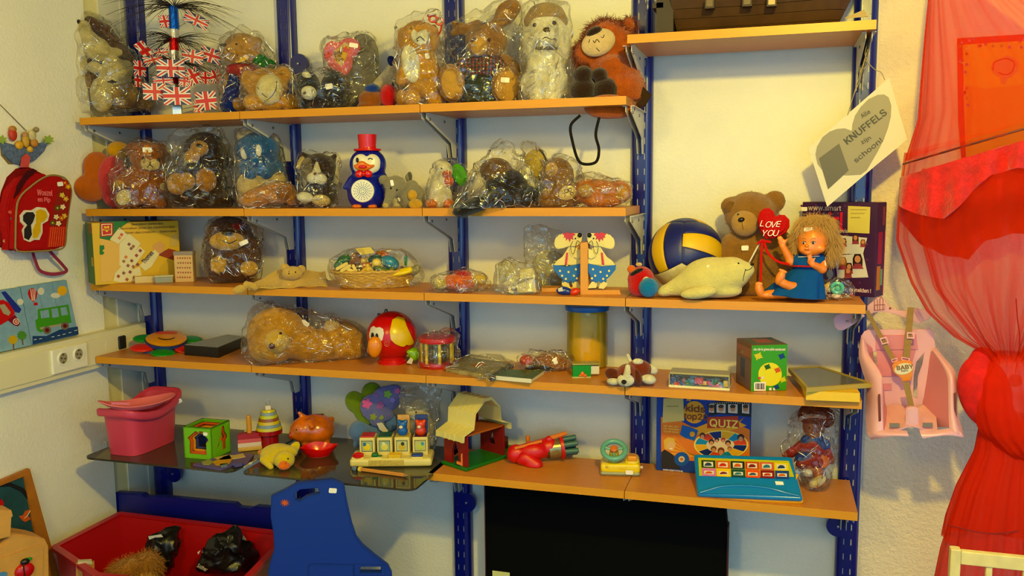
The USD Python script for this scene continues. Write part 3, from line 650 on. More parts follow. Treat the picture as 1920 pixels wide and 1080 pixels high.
# black panel
t = Thing('chalkboard', 'big black panel with dark red edges standing under the bottom shelf', 'board', 0, 0, -.09, x=1.87, face=False)
BK = mat('board_black', (7, 7, 7), .9, spec=.08); BE = mat('board_edge', (60, 16, 14), .5)
p = sbox(-.42, 0, .415, .735).difference(Polygon([(.415, .60), (.415, .78), (.40, .78), (.407, .68)]))
t.part('panel', plate(p, -.03, .03, .006), BK)
[t.part('edge_trim', q, BE, label='dark red edge strip') for q in (bx(.409, .420, -.022, .028, 0, .60), bx(-.425, -.415, -.022, .028, 0, .74))]
t.part('paper_note', bx(-.395, -.33, -.0325, -.0305, .325, .355), ink('note', (226, 220, 150)))

# framed picture and wooden box, lower left
t = Thing('framed_picture', 'wooden framed teal picture with orange birds leaning at the left wall', 'picture', 0, .30, -.62, x=-.022, face=False, turn=84)
ORG = mat('frame_orange_wood', (176, 110, 46), .5, var=.2, vscale=20)
O_ = [(-60, 918), (0, 903), (57, 879), (118, 1100), (-60, 1100)]; I_ = [(-60, 930), (0, 912), (46, 894), (84, 1100), (-60, 1100)]
t.ext('frame', O_, 4, 10, ORG, hole=[I_], bev=2)
t.ext('painting', [(-60, 925), (0, 906), (52, 886), (96, 1100), (-60, 1100)], 0, 4, mat('painting_teal', (34, 74, 78), .5, var=.3, vscale=14))
t.ext('arch_line', [(-10, 908), (20, 905), (44, 915), (62, 936), (72, 960), (68, 964), (58, 944), (40, 922), (18, 912), (-10, 914)], 1.2, 2, ink('black', (26, 26, 26)))
t.ext('painted_bird', [(36, 968), (44, 966), (48, 958), (58, 955), (52, 966), (58, 973), (48, 979), (42, 976)], 1.2, 2, ink('orange', (206, 96, 50)))
t.line('bird_line', [(46, 972, 2), (52, 966, 2), (57, 957, 2)], .7, ink('cream', (226, 218, 196))); t.ext('painted_bird', [(-6, 940), (4, 936), (8, 946), (0, 950)], 1.2, 2, ink('red', (196, 30, 24)))
t.tag
t = Thing('toy_house', 'light wooden toy box with a red ladybird knob in the lower left corner', 'toy box', 40, .28, -.86, turn=20)
PINE = mat('pine_wood', (214, 156, 82), .5, var=.12, vscale=14)
t.ext('case', [(-40, 1014), (0, 1022), (22, 1000), (72, 1008), (86, 1012), (92, 1024), (94, 1120), (-40, 1120)], 10, 60, PINE, bev=5)
t.ext('chimney_block', [(-40, 955), (22, 957), (25, 968), (22, 970), (20, 1006), (-40, 1022)], 20, 40, PINE, bev=2)
t.ext('door', [(-40, 1060), (4, 1046), (74, 1022), (82, 1028), (80, 1100), (-40, 1100)], 13, 4, PINE, bev=1)
t.ell('ladybird_body', 46, 1070, 17, 15, 16, 9, plastic('ladybird_red', (196, 24, 20)), label='red ladybird')
t.ell('ladybird_head', 47, 1053, 8, 6, 18, 6, plastic('ladybird_black', (24, 20, 20))); t.ell('ladybird_cap', 50, 1050, 10, 4, 16, 5, plastic('ladybird_green', (50, 150, 60)))
t.line('wing_line', [(44, 1058, 24), (46, 1080, 25)], 1.2, plastic('ladybird_black', (24, 20, 20)), spline=False)
t.ext('window_pane', [(-20, 1080), (8, 1072), (14, 1074), (10, 1100), (-20, 1100)], 15, 2, ink('window_blue', (90, 140, 180)))
# a light slat of wood in front of the tub
t = Thing('wood_offcut', 'pale wooden slat with a tape end poking up at the tub front edge', 'slat', 160, zr-.10, -.70)
t.ext('slat', [(143, 1056), (177, 1054), (178, 1100), (142, 1100)], 4, 8, mat('slat_wood', (190, 136, 70), .6, var=.1), bev=1); t.ext('tape', [(146, 1053), (172, 1052), (174, 1058), (146, 1059)], 5, 10, mat('tape_clear', (206, 190, 150), .2))
# ------------------------------------------------------------------ top row of toys
CREAMP, TANP, GOLDP, WHITEP, BROWNP, GREYP, BLACKP = plush('cream', (214, 196, 140)), plush('tan', (190, 140, 66)), plush('golden', (206, 150, 58)), plush('white', (232, 222, 190)), plush('brown', (92, 56, 26)), plush('grey', (128, 122, 110)), plush('black', (30, 25, 23))
DKBR = plush('dark_brown', (46, 28, 16)); ORGP = plush('orange_brown', (176, 88, 18)); STITCH = mat('stitch_dark', (36, 24, 18), .8)
t = Thing('bagged_rabbit_plush', 'cream plush rabbits in a brown hood, bagged, at the far left of the top shelf', 'plush toy', 190, ZA, -.20)
t.blob('body', [t.E(157, 49, 12, 11, 6, 10), t.E(147, 57, 9, 6, 8, 7, 20), t.C((158, 60, 4), (182, 92, 8), 12, 20), t.E(182, 92, 23, 22, 8, 20), t.E(208, 110, 10, 11, 16, 9), t.E(216, 98, 14, 9, 4, 9), t.E(216, 140, 28, 30, 8, 24), t.E(236, 128, 14, 16, 10, 12),
      t.E(155, 122, 10, 17, 8, 9, 8), t.E(177, 126, 13, 11, 20, 11), t.E(191, 178, 20, 33, 14, 20), t.E(188, 172, 18, 16, 22, 14), t.C((207, 108, 14), (222, 140, 14), 11, 22)], CREAMP, 3)
t.blob('hood', [t.C((168, 40, -12), (196, 58, -12), 10, 13), t.C((196, 58, -12), (238, 112, -12), 13, 14), t.C((160, 60, -14), (170, 160, -14), 14, 18)], BROWNP, 6)
t.blob('lower_body', [t.E(233, 178, 26, 26, 14, 20), t.E(266, 190, 20, 16, 0, 16), t.E(160, 150, 14, 28, -6, 14)], plush('tan_dark', (150, 118, 66)), 4)
t.ell('hat', 142, 42, 9, 7, 8, 8, DKBR, 20); t.eye(150, 50, 1.6); t.ext('belly_mark', [(200, 153), (212, 149), (224, 153), (212, 157)], None, 2, DKBR)
t.bag(5, [(104, 28, 0), (150, 22, 4), (112, 50, -4), (140, 214, 20), (240, 108, 0)], 11, 2.6)

# Union Jack centrepiece
t = Thing('flag_centrepiece', 'foil table centrepiece with black tinsel and many small Union Jack flags', 'decoration', 330, ZA, -.23)
for nm, y0, y1, c in (('foil_blue', 12, 55, (30, 90, 190)), ('foil_silver', 55, 72, (214, 206, 190)), ('foil_red', 72, 95, (190, 26, 24)), ('foil_silver', 95, 114, (214, 206, 190)), ('foil_red', 145, 158, (170, 30, 30)), ('foil_blue', 114, 145, (30, 60, 150)), ('foil_silver', 158, 172, (214, 206, 190))):
    a, b = t.P(327, y1, 0), t.P(327, y0, 0); r = 9*t.s
    t.part('foil_tube', lathe([(0, 0), (r, 0), (r*.96, b[2]-a[2]), (0, b[2]-a[2])], 9, tuple(a)), mat(nm, c, .16, metal=.85, bump=.5, bscale=60), smooth=20)
a = t.P(330, 170, 0); t.part('base_weight', rbox(a[0]-9*t.s, a[0]+9*t.s, -9*t.s, 9*t.s, 0, max(a[2], .03), .004), mat('foil_silver', (214, 206, 190), .2, metal=.8))
r_ = np.random.default_rng(4); roots, tips = [], []
for (cx, cy, n, ln) in ((327, 14, 120, 125), (327, 76, 90, 112), (330, 118, 70, 115)):
    for i in range(n):
        a, e = r_.uniform(0, 6.283), r_.uniform(-.05, .75); q = t.P(cx, cy, 0); L = ln*t.s*r_.uniform(.55, 1.1)
        roots.append(q); tips.append(q+np.array([math.cos(a)*math.cos(e), math.sin(a)*math.cos(e)*.62, math.sin(e)*.75])*L)
strands(_free(t.path, 'tinsel'), np.array(roots), np.array(tips), -.085*-1, .0019, mat('tinsel_black', (34, 18, 14), .3, metal=.4), 10, 0, 2)
FB, FW, FR = mat('flag_blue', (24, 24, 84), .5), mat('flag_white', (236, 226, 214), .5), mat('flag_red', (206, 26, 30), .5)
def jack(cx, cy, wd, hg, w, tilt, yaw):
    W, H = wd*t.s/2, hg*t.s/2; o = t.P(cx, cy, w)
    def layer(poly, d):
        m = plate(poly.intersection(sbox(-W, -H, W, H)), -d, -d+.0003) if d else plate(poly, 0, .0008)
        return move(move(m, rz=yaw), *o, ry=tilt*-1)
    f = t.part('flag', layer(sbox(-W, -H, W, H), 0), FB, smooth=False)
    dg = lambda k: unary_union([LineString([(-W*1.2, -H*1.2), (W*1.2, H*1.2)]).buffer(k*H), LineString([(-W*1.2, H*1.2), (W*1.2, -H*1.2)]).buffer(k*H)])
    cr = lambda k: unary_union([sbox(-W, -k*H, W, k*H), sbox(-k*H, -H, k*H, H)])
    for nm, sh, d, mm in (('white_saltire', dg(.23), .0003, FW), ('red_saltire', dg(.08), .0006, FR), ('white_cross', cr(.34), .0009, FW), ('red_cross', cr(.2), .0012, FR)):
        t.part(nm, layer(sh, d), mm, f, False)
    t.part('flag_stick', tube(np.array([t.P(327, cy+18, 0), o+np.array([-W*.9, .002, -H*.6])]), .0008, 5), mat('stick_dark', (40, 26, 20), .5))
for f in ((320, 128, 48, 31, 34, 0, 0), (290, 172, 40, 30, 26, 0, 8), (332, 180, 47, 32, 40, 2, 0), (387, 189, 37, 34, 24, 6, -10), (396, 104, 42, 26, 10, -18, -14), (361, 106, 38, 24, 20, -8, 8), (262, 128, 26, 28, 8, 0, 40), (272, 96, 22, 38, 6, 38, 30), (287, 112, 34, 18, 10, 20, 10), (362, 143, 28, 30, 18, 28, 20), (404, 143, 24, 24, 6, 24, 20), (385, 146, 18, 22, 10, 0, 30),
          (306, 151, 34, 16, 22, 6, 0), (346, 152, 20, 20, 22, -6, 0), (368, 38, 44, 20, 4, -24, 0), (309, 40, 20, 22, 4, 12, 20), (300, 99, 30, 16, -6, 10, 0), (258, 150, 16, 26, 2, 0, 50), (372, 200, 18, 22, 20, 0, 12)): jack(*f)

# bear in red shirt
t = Thing('bagged_bear_red_shirt', 'tan plush bear with red shirt, green scarf and blue trousers in a bag', 'plush toy', 452, ZA, -.125)
t.blob('body', [t.E(455, 92, 34, 29, 6, 26), t.E(437, 100, 19, 19, 22, 16), t.E(482, 78, 10, 9, 0, 8), t.E(452, 160, 32, 44, -10, 22), t.E(428, 170, 12, 20, 6, 12), t.E(443, 196, 19, 15, 28, 15)], TANP, 4)
t.blob('shirt', [t.E(458, 138, 30, 18, 2, 24), t.E(448, 131, 24, 12, 16, 14)], cloth('red_shirt', (150, 24, 20)), 4)
t.blob('trouser_leg', [t.C((439, 134, 16), (436, 196, 20), 6, 22)], cloth('trouser_blue', (24, 44, 118)), 3)
t.blob('scarf', [t.E(487, 112, 16, 10, 12, 9, -8), t.E(506, 120, 11, 9, 8, 8, -30), t.E(496, 121, 12, 7, 14, 7)], cloth('scarf_green', (28, 108, 34)), 3)
t.ext('collar', [(442, 118), (457, 98), (468, 108), (455, 116)], None, 3, cloth('collar_yellow', (226, 184, 40))); t.eye(443, 83, 2); t.ell('nose', 421, 85, 4, 3, None, 3, STITCH)
t.line('mouth', [(424, 92), (432, 99), (446, 104)], .7, STITCH)
t.bag(5, [(455, 46, 0), (486, 54, 0), (508, 98, -6), (410, 70, 0)], 12, 2.4)
# monkey with cream face
t = Thing('bagged_monkey_cream_face', 'tan plush monkey with a round cream face lying in a bag on the top shelf', 'plush toy', 505, ZA, -.265)
t.blob('body', [t.E(500, 160, 38, 32, -4, 24), t.E(476, 192, 20, 16, 14, 14), t.E(545, 192, 22, 16, 12, 14), t.E(530, 140, 16, 16, -4, 12), t.E(466, 150, 14, 18, -4, 12), t.E(505, 195, 30, 16, 0, 18)], GOLDP, 4)
t.ell('face', 505, 168, 24, 29, 18, 17, plush('face_cream', (226, 208, 150), .1), -18)
t.line('mouth_stitch', [(519, 152), (517, 168), (508, 182), (496, 190)], .7, STITCH); t.line('mouth_stitch', [(483, 164), (494, 178), (502, 183)], .7, STITCH)
t.bag(4, [(450, 140, 0), (520, 122, 0), (562, 204, 8)], 13, 2.2)
# black and white cat
t = Thing('bagged_black_dog', 'black plush dog with white muzzle and a price sticker, bagged on the top shelf', 'plush toy', 598, ZA, -.27)
t.blob('body', [t.E(578, 162, 22, 28, 10, 20), t.E(626, 166, 24, 32, -2, 22), t.E(612, 190, 40, 16, 0, 22), t.E(572, 192, 10, 12, 14, 10)], BLACKP, 4)
t.ell('muzzle', 579, 174, 14, 13, 26, 11, WHITEP); t.ell('forehead', 575, 141, 9, 6, None, 5, WHITEP, -20); t.ell('nose', 571, 174, 2.5, 2.5, 38, 2, STITCH, sub=2)
t.tag(617, 162, None, 7, 5, 10); t.bag(5, [(552, 150, 0), (600, 126, 0), (652, 204, 4), (632, 128, 0)], 14, 2.8)
# grey bear with a pink heart
t = Thing('bagged_grey_bear_heart', 'grey plush bear behind a pink heart cushion, wrapped in a bag', 'plush toy', 660, ZA, -.13)
t.blob('body', [t.E(682, 104, 28, 40, 0, 26), t.E(660, 96, 20, 20, -8, 18), t.E(666, 160, 40, 44, 0, 28), t.E(692, 140, 16, 34, 0, 18), t.E(650, 180, 24, 28, 16, 18)], GREYP, 4)
HP = [(606, 92), (612, 80), (622, 75), (634, 78), (640, 74), (650, 69), (664, 70), (673, 78), (676, 88), (670, 100), (662, 108), (660, 124), (652, 138), (643, 144), (632, 138), (618, 124), (608, 108)]
hp = t.ext('heart_cushion', HP, 40, 20, plush('heart_pink', (222, 120, 120), .1), bev=9, smooth=60)
t.ext('heart_centre', [(624, 96), (634, 90), (648, 78), (656, 86), (652, 96), (648, 112), (640, 124), (630, 116), (624, 106)], 41, 2, plush('heart_yellow', (220, 176, 84), .1), hp)
for x, y in ((614, 104), (620, 98), (648, 93)): t.ext('flower_print', [(x+r_*math.cos(a), y+r_*math.sin(a)) for a, r_ in zip(np.linspace(0, 6.28, 20, endpoint=False), np.tile((6.2, 5.6, 3.6, 5.6), 5))], 42, 1.5, ink('flower_red', (186, 60, 50)), hp)
for tx, x, y in (('Just', 625, 103), ('For', 628, 109), ('You', 629, 116)): t.text('lettering', tx, x, y, 6, 43, ink('ink_brown', (110, 60, 30)), hp, tilt=14, t=1)
t.tag(663, 85, 42, 8, 4, -8); t.bag(4, [(602, 70, 10), (602, 100, 10), (690, 60, 0), (712, 110, 0)], 15, 2.2)
# white bird and red ball plush
t = Thing('plush_bird_white', 'small pale plush bird with a blue wing leaning behind the golden dog bag', 'plush toy', 728, ZA, -.14)
t.blob('body', [t.C((742, 130, 0), (708, 160, 0), 14, 10), t.E(738, 150, 20, 30, -4, 16), t.E(745, 175, 14, 20, -2, 14)], plush('offwhite', (190, 176, 150)), 4)
t.ell('wing', 736, 116, 8, 12, 8, 6, cloth('wing_blue', (24, 34, 88)), 35); t.ell('beak', 746, 133, 4, 3, 14, 4, plush('beak', (120, 70, 40)))
t = Thing('plush_clown', 'small plush with red ball body and blue cap lying on the top shelf', 'plush toy', 712, ZA, -.24)
t.blob('body', [t.E(696, 186, 24, 18, 0, 18), t.E(690, 200, 20, 10, 4, 16)], plush('rust', (146, 84, 36)), 4)
t.ell('red_ball', 729, 180, 17, 22, 8, 16, plush('red', (196, 30, 22))); t.ell('cap', 698, 166, 14, 9, 6, 12, plush('blue', (30, 60, 140))); t.ell('green_patch', 742, 160, 8, 8, 6, 6, plush('green_dark', (22, 60, 40)))
# golden dog
t = Thing('bagged_golden_dog', 'golden plush dog with white face and chest and red toy glasses in a bag', 'plush toy', 786, ZA, -.235)
gp = [t.E(785, 72, 34, 32, 4, 26), t.E(757, 76, 11, 24, 0, 12, 8), t.E(812, 72, 10, 26, 0, 12, -6), t.E(785, 130, 32, 52, 0, 26), t.E(772, 184, 16, 16, 26, 14), t.E(815, 188, 14, 14, 20, 12), t.E(754, 184, 11, 16, 14, 12), t.E(806, 150, 22, 44, 0, 22), t.C((760, 110, 10), (752, 150, 18), 12, 10)]
t.blob('body', gp, GOLDP, 4, 52)
t.ext('face', [(771, 60), (776, 54), (783, 60), (790, 56), (798, 54), (804, 62), (805, 72), (798, 80), (788, 85), (778, 80), (771, 71)], 33, 6, WHITEP, bev=3, smooth=60); t.ell('chest', 770, 120, 17, 34, None, 8, WHITEP, 8)
t.line('smile', [(780, 74, 36), (788, 69, 36), (796, 76, 36)], .8, STITCH); t.eye(771, 55, 2.2); t.eye(801, 66, 2); t.eye(783, 76, 1.4, w=35)
for cx, cy in ((812, 35), (824, 40)): t.part('glasses_rim', tube(np.array([t.P(cx+7*math.cos(a), cy+6*math.sin(a), 16) for a in np.linspace(0, 6.3, 20)]), 2.2*t.s, 6), plastic('red', (206, 30, 22)))
t.line('glasses_arm', [(804, 28, 14), (802, 30, 16), (808, 33, 16)], 1.6, plastic('red', (206, 30, 22))); t.line('glasses_arm', [(828, 44, 16), (826, 58, 10), (820, 68, 4)], 1.6, plastic('red', (206, 30, 22)))
t.tag(801, 105, None, 4, 5, 10)
fur(t, 'fur', gp, 2200, 5, .5, mat('fur_golden', (206, 150, 62), .8), down=.6)
t.bag(5, [(741, 36, 0), (806, 12, -4), (812, 24, 0), (744, 100, 0)], 16, 2.6)
# rabbit
t = Thing('bagged_rabbit_tartan', 'brown plush rabbit in a tartan vest with big foot soles, bagged on the top shelf', 'plush toy', 905, ZA, -.15)
RBP = plush('rabbit_brown', (158, 112, 54)); 
t.blob('body', [t.E(912, 77, 39, 34, 4, 28), t.E(897, 84, 20, 22, 24, 18), t.C((930, 48, 0), (962, 14, -4), 12, 15), t.E(950, 24, 20, 26, -2, 8, -42), t.E(868, 54, 26, 10, -4, 7, -28), t.C((895, 46, 0), (850, 62, -4), 9, 7), t.E(905, 150, 40, 44, -6, 26), t.C((868, 120, 6), (850, 140, 14), 12, 10), t.C((948, 116, 6), (966, 128, 10), 14, 12)], RBP, 4, 56)
SOLE = plush('sole_tan', (198, 152, 80), .12)
t.ell('foot', 846, 156, 25, 35, 30, 16, RBP, 6); t.ell('foot', 951, 160, 30, 34, 30, 16, RBP, -8)
t.ell('foot_sole', 848, 157, 20, 29, 42, 6, SOLE, 6, label='paler foot sole'); t.ell('foot_sole', 951, 162, 23, 28, 42, 6, SOLE, -8, label='paler foot sole')
t.ell('muzzle', 898, 86, 16, 18, 36, 10, SOLE); t.ell('nose', 890, 75, 7, 5, None, 3, plush('nose_brown', (112, 74, 36)), 20); t.eye(917, 75, 3.4, mat('eye_red', (60, 16, 8), .1)); t.ell('inner_ear', 945, 32, 10, 18, None, 3, plush('ear_inner', (176, 130, 70)), -40)
def tartan():
    nodes = {'tc': ('texture_coordinate', {}), 'w1': ('wave_texture', dict(scale=28.0, bands_direction='x')), 'w2': ('wave_texture', dict(scale=28.0, bands_direction='z')), 'm': ('mix', dict(mix_type='multiply', fac=.6)), 'r': ('rgb_ramp', {'ramp': [(.2, (.012, .02, .012)), (.45, (.12, .012, .012)), (.8, (.25, .03, .02))]}), 'p': ('principled_bsdf', dict(roughness=.9))}
    return usdkit.material(stage, '/World/Looks/tartan', nodes, [('tc.object', 'w1.vector'), ('tc.object', 'w2.vector'), ('w1.color', 'm.color1'), ('w2.color', 'm.color2'), ('m.color', 'r.fac'), ('r.color', 'p.base_color')], surface='p.BSDF')
t.blob('vest', [t.E(908, 126, 40, 24, 6, 28), t.E(868, 124, 14, 14, 12, 12), t.E(944, 122, 16, 16, 8, 12)], tartan(), 5); t.blob('trousers', [t.E(900, 168, 36, 32, 8, 28)], cloth('trouser_green', (38, 46, 20)), 4)
t.tag(947, 150, 49, 8, 4.5, -4); t.bag(4, [(975, -4, 0), (826, 58, 0), (840, 76, 8), (982, 60, 0)], 17, 2.4, cells=90)
# white dog
t = Thing('bagged_white_dog', 'white plush poodle with grey-brown topknot standing upright in a tall bag', 'plush toy', 1022, ZA, -.235)
t.blob('body', [t.E(1025, 58, 36, 34, 4, 28), t.E(1022, 70, 22, 17, 26, 16), t.E(994, 80, 14, 34, 0, 14, 6), t.E(1056, 80, 12, 34, 0, 14, -6), t.E(1022, 130, 32, 44, 0, 26), t.C((1004, 130, 14), (1008, 190, 24), 16, 14), t.C((1042, 130, 14), (1036, 190, 24), 16, 14), t.E(990, 158, 14, 22, 8, 14), t.E(1052, 150, 12, 22, 8, 12)], WHITEP, 4, 54)
fur(t, 'fur', t.last, 3000, 5, .5, mat('fur_white', (236, 226, 196), .8), seed=22, down=.5)
t.blob('topknot', [t.E(1024, 26, 34, 20, 4, 24), t.E(996, 40, 14, 16, 2, 14), t.E(1052, 40, 12, 16, 2, 14)], plush('topknot', (166, 136, 88)), 5)
t.ell('nose', 1025, 57, 7, 6, None, 6, mat('nose_bronze', (70, 52, 20), .25)); t.eye(1003, 47, 4, mat('eye_brown', (50, 34, 30), .1)); t.eye(1039, 43, 4, mat('eye_brown', (50, 34, 30), .1))
t.line('mouth', [(1014, 76), (1023, 70), (1034, 74), (1040, 72)], .9, STITCH); t.blob('collar', [t.E(1024, 90, 22, 6, 8, 20)], plush('collar_brown', (120, 96, 56)), 3)
t.bag(4, [(976, 10, 0), (1066, 4, 0), (1020, -12, 4), (1070, 190, 10), (974, 190, 10)], 18, 2.0)
# lion backpack
t = Thing('lion_backpack', 'orange-brown plush lion backpack with dark paws hanging over the end of the top shelf', 'backpack', 1132, ZA, -.175)
lp = [t.E(1140, 78, 46, 40, 0, 26, -14), t.E(1176, 52, 14, 20, -6, 12, -20), t.E(1100, 100, 24, 24, 0, 20)]
t.blob('body', [t.E(1150, 140, 48, 52, 0, 30), t.E(1186, 172, 24, 38, 4, 26), t.E(1160, 165, 40, 32, 16, 24), t.E(1150, 122, 26, 18, 22, 16)] + lp, ORGP, 5, 52)
fur(t, 'fur', t.last, 3000, 5, .5, mat('fur_lion', (182, 94, 22), .8), seed=23, down=.5)
t.ell('muzzle', 1122, 80, 32, 24, 26, 16, plush('lion_muzzle', (226, 196, 148), .1), 22)
t.ell('nose', 1114, 59, 15, 8, 34, 8, DKBR, 22)
for a in ([(1112, 76), (1115, 80), (1119, 74), (1124, 79)], [(1124, 67), (1130, 71), (1133, 65)], [(1104, 80), (1106, 74)], [(1118, 90), (1124, 96)]): t.line('stitch', a, .7, STITCH)
t.blob('paw', [t.E(1094, 140, 18, 16, 30, 14), t.E(1094, 168, 24, 22, 28, 18)], DKBR, 4); t.blob('paw', [t.E(1124, 140, 15, 13, 32, 12), t.E(1136, 168, 24, 22, 30, 18)], DKBR, 4); t.ell('ear_dark', 1118, 60, 10, 8, 22, 6, DKBR, 30)
fur(t, 'mane', lp, 3800, 15, .7, mat('mane_red_brown', (118, 52, 14), .7), seed=3, down=.15, region=lambda p, n: n[:, 1] > -.75)
t.blob('pouch', [t.E(1140, 200, 44, 22, 52, 16), t.E(1160, 205, 30, 16, 52, 12)], ORGP, 4, ground=False)
SB_ = cloth('strap_black', (26, 22, 20)); st_ = np.array([t.P(*p) for p in ((1088, 216, 56), (1070, 236, 56), (1074, 268, 58), (1084, 300, 58), (1098, 308, 58), (1118, 303, 58), (1123, 280, 58), (1117, 252, 57), (1124, 218, 56))])
t.part('shoulder_strap', tube(st_, 2.6*t.s, 6, True, .5), SB_, label='black strap hanging under the shelf', track=False)
t.ext('tail_flap', [(1192, 196), (1206, 162), (1222, 178), (1212, 196), (1200, 202)], 24, 8, cloth('flap_dark', (54, 36, 18)), bev=2)
# ship on the high shelf
t = Thing('wooden_ship', 'big brown planked toy ship on the high shelf at top right', 'toy ship', 1430, ZD, -.19, face=False)
dz = ZD; L0, L1 = at_y(1236, 60, -.19)[0]-t.pos[0], at_y(1628, 30, -.19)[0]-t.pos[0]
HULL = mat('ship_hull', (76, 54, 32), .35, var=.25, vscale=12); DK = mat('ship_dark', (44, 28, 16), .6)
def hull(u, v):
    x = L0+.03+(L1-L0-.03)*v; top = .17+.03*np.abs(v-.4)
    wd = .115*np.clip(1-((v-.42)/.60)**4, 0, 1)**.5+.006
    prof = np.sqrt(np.clip(1-(1-u)**2.4, 0, 1)); xx = x - np.where(v > .7, (1-u)*(v-.7)*.30, 0)+np.where(v < .1, (1-u)*(.1-v)*.3, 0)
    return np.stack([xx, -wd*prof*(.55+.45*u), top*u], -1)
for i in range(7):
    u0, u1 = i/7+.004, (i+1)/7-.004
    g = grid(lambda u, v, u0=u0, u1=u1: hull(u0+(u1-u0)*u, v), 3, 40)
    m = cat_(g, trimesh.Trimesh(g.vertices*[1, -1, 1], g.faces[:, ::-1], process=False)); t.part('plank', grid(lambda u, v, u0=u0, u1=u1: hull(u0+(u1-u0)*u, v), 3, 40, .004), HULL, smooth=50)
    t.part('plank', grid(lambda u, v, u0=u0, u1=u1: hull(u0+(u1-u0)*u, v)*np.array([1, -1, 1]), 3, 40, .004), HULL, smooth=50)
g = grid(lambda u, v: hull(u, v)*[1, .96, 1]+[0, .002, 0], 12, 40, .002); t.part('inner_hull', [g, trimesh.Trimesh(g.vertices*[1, -1, 1], g.faces[:, ::-1], process=False)], DK)
t.part('stern', bx(L0, L0+.05, -.07, .07, 0, .15), DK); t.part('stern_step', bx(L0-.012, L0+.02, -.07, .07, .085, .10), DK); t.part('deck', bx(L0, L1-.05, -.09, .09, .165, .172), mat('deck_orange', (176, 104, 40), .5))
for px in (1331, 1401, 1447):
    q = t.L(at_y(px, 8 if px == 1331 else 4, -.305)); t.part('window_frame', bx(q[0]-.013, q[0]+.013, -.125, -.095, q[2]-.013, q[2]+.016), DK); t.part('window_shutter', bx(q[0]-.009, q[0]+.009, -.128, -.12, q[2]-.009, q[2]+.012), mat('shutter', (90, 66, 40) if px < 1440 else (190, 160, 110), .5))
t = Thing('folded_leaflet', 'folded paper leaflet lying at the right end of the high shelf', 'leaflet', 1606, ZD, -.27)
t.part('sheet', [quad(np.array([t.P(1582, 34, 0), t.P(1584, 34, 12), t.P(1628, 31, 12), t.P(1620, 18, -4)]), .001), quad(np.array([t.P(1584, 34, 14), t.P(1590, 34, 18), t.P(1628, 30, 14)]), .001)], mat('paper_tan', (196, 170, 126), .8))
# ------------------------------------------------------------------ second row
t = Thing('plush_flower', 'plush flower cushion with orange, pink and yellow petals at the second shelf end', 'cushion', 195, ZB, -.235, turn=26)
t.blob('orange_petal', [t.E(188, 322, 30, 38, 2, 12, 18), t.E(172, 352, 32, 26, 2, 12)], plush('petal_orange', (196, 104, 26), .1), 5)
t.blob('pink_petal', [t.E(214, 336, 30, 44, 14, 14), t.E(216, 366, 24, 24, 14, 14)], plush('petal_pink', (206, 76, 76), .1), 5)
t.ell('yellow_petal', 222, 282, 22, 17, 4, 12, plush('petal_yellow', (214, 160, 36), .1))
# brown bear in bag
t = Thing('bagged_brown_bear', 'brown plush bear with pale muzzle and foot pads and a price sticker, bagged', 'plush toy', 268, ZB, -.22)
BRB = plush('bear_brown', (160, 92, 34)); PAD = plush('pad_cream', (220, 194, 130), .1)
t.blob('body', [t.E(276, 294, 32, 29, 4, 26), t.E(250, 280, 12, 13, -2, 8), t.E(302, 282, 11, 14, -4, 8), t.E(272, 346, 33, 38, 2, 26), t.C((250, 328, 12), (224, 346, 20), 15, 13), t.C((300, 332, 8), (310, 352, 18), 13, 11), t.C((252, 372, 8), (230, 376, 26), 15, 15), t.C((290, 376, 8), (302, 380, 22), 14, 13)], BRB, 4, 56)
t.blob('muzzle', [t.E(273, 306, 9, 10, 27, 9), t.E(290, 308, 9, 10, 26, 9), t.E(282, 312, 14, 8, 25, 8)], PAD, 3); t.ell('forehead', 276, 284, 8, 12, None, 2, plush('forehead', (206, 130, 50), .1))
t.eye(269, 297, 3); t.eye(297, 300, 3); t.line('mouth', [(276, 314), (281, 309), (287, 314)], .8, STITCH); t.line('mouth', [(281, 309), (282, 303)], .8, STITCH)
t.ell('foot_pad', 232, 370, 12, 15, 40, 5, PAD, -25, label='cream foot pad'); t.ell('hand_pad', 307, 350, 7, 7, 27, 4, PAD); t.ell('hand_pad', 224, 346, 8, 8, None, 4, plush('pad_tan', (206, 150, 60)))
t.tag(276, 281, None, 8, 4.5); t.bag(4, [(248, 262, 0), (205, 320, 8), (320, 268, 0), (318, 388, 14), (215, 388, 16)], 21, 2.6, cells=90)
# dark monkey
t = Thing('bagged_dark_monkey', 'dark brown plush monkey with tan hands and face in a bag on the second shelf', 'plush toy', 378, ZB, -.19)
t.blob('body', [t.E(384, 282, 38, 34, 0, 26), t.E(380, 345, 44, 46, 0, 28), t.C((398, 376, 10), (425, 378, 20), 17, 13), t.E(408, 300, 20, 30, -4, 20), t.E(340, 366, 20, 22, 0, 18)], DKBR, 5)
t.blob('face', [t.E(374, 278, 16, 14, 24, 11), t.E(360, 294, 14, 12, 26, 12)], TANP, 4); t.ell('nose', 374, 273, 6, 4, None, 4, DKBR, -15)
t.blob('hand', [t.E(332, 345, 18, 20, 26, 14), t.E(350, 340, 15, 16, 26, 12)], TANP, 3); t.blob('hand', [t.E(386, 338, 18, 22, 28, 14), t.E(396, 336, 8, 16, 30, 10)], plush('hand_tan', (176, 120, 52)), 3)
t.bag(5, [(318, 250, 0), (330, 240, 0), (420, 236, 0), (430, 260, -6), (432, 370, 10), (420, 388, 14)], 22, 3.0, cells=100)
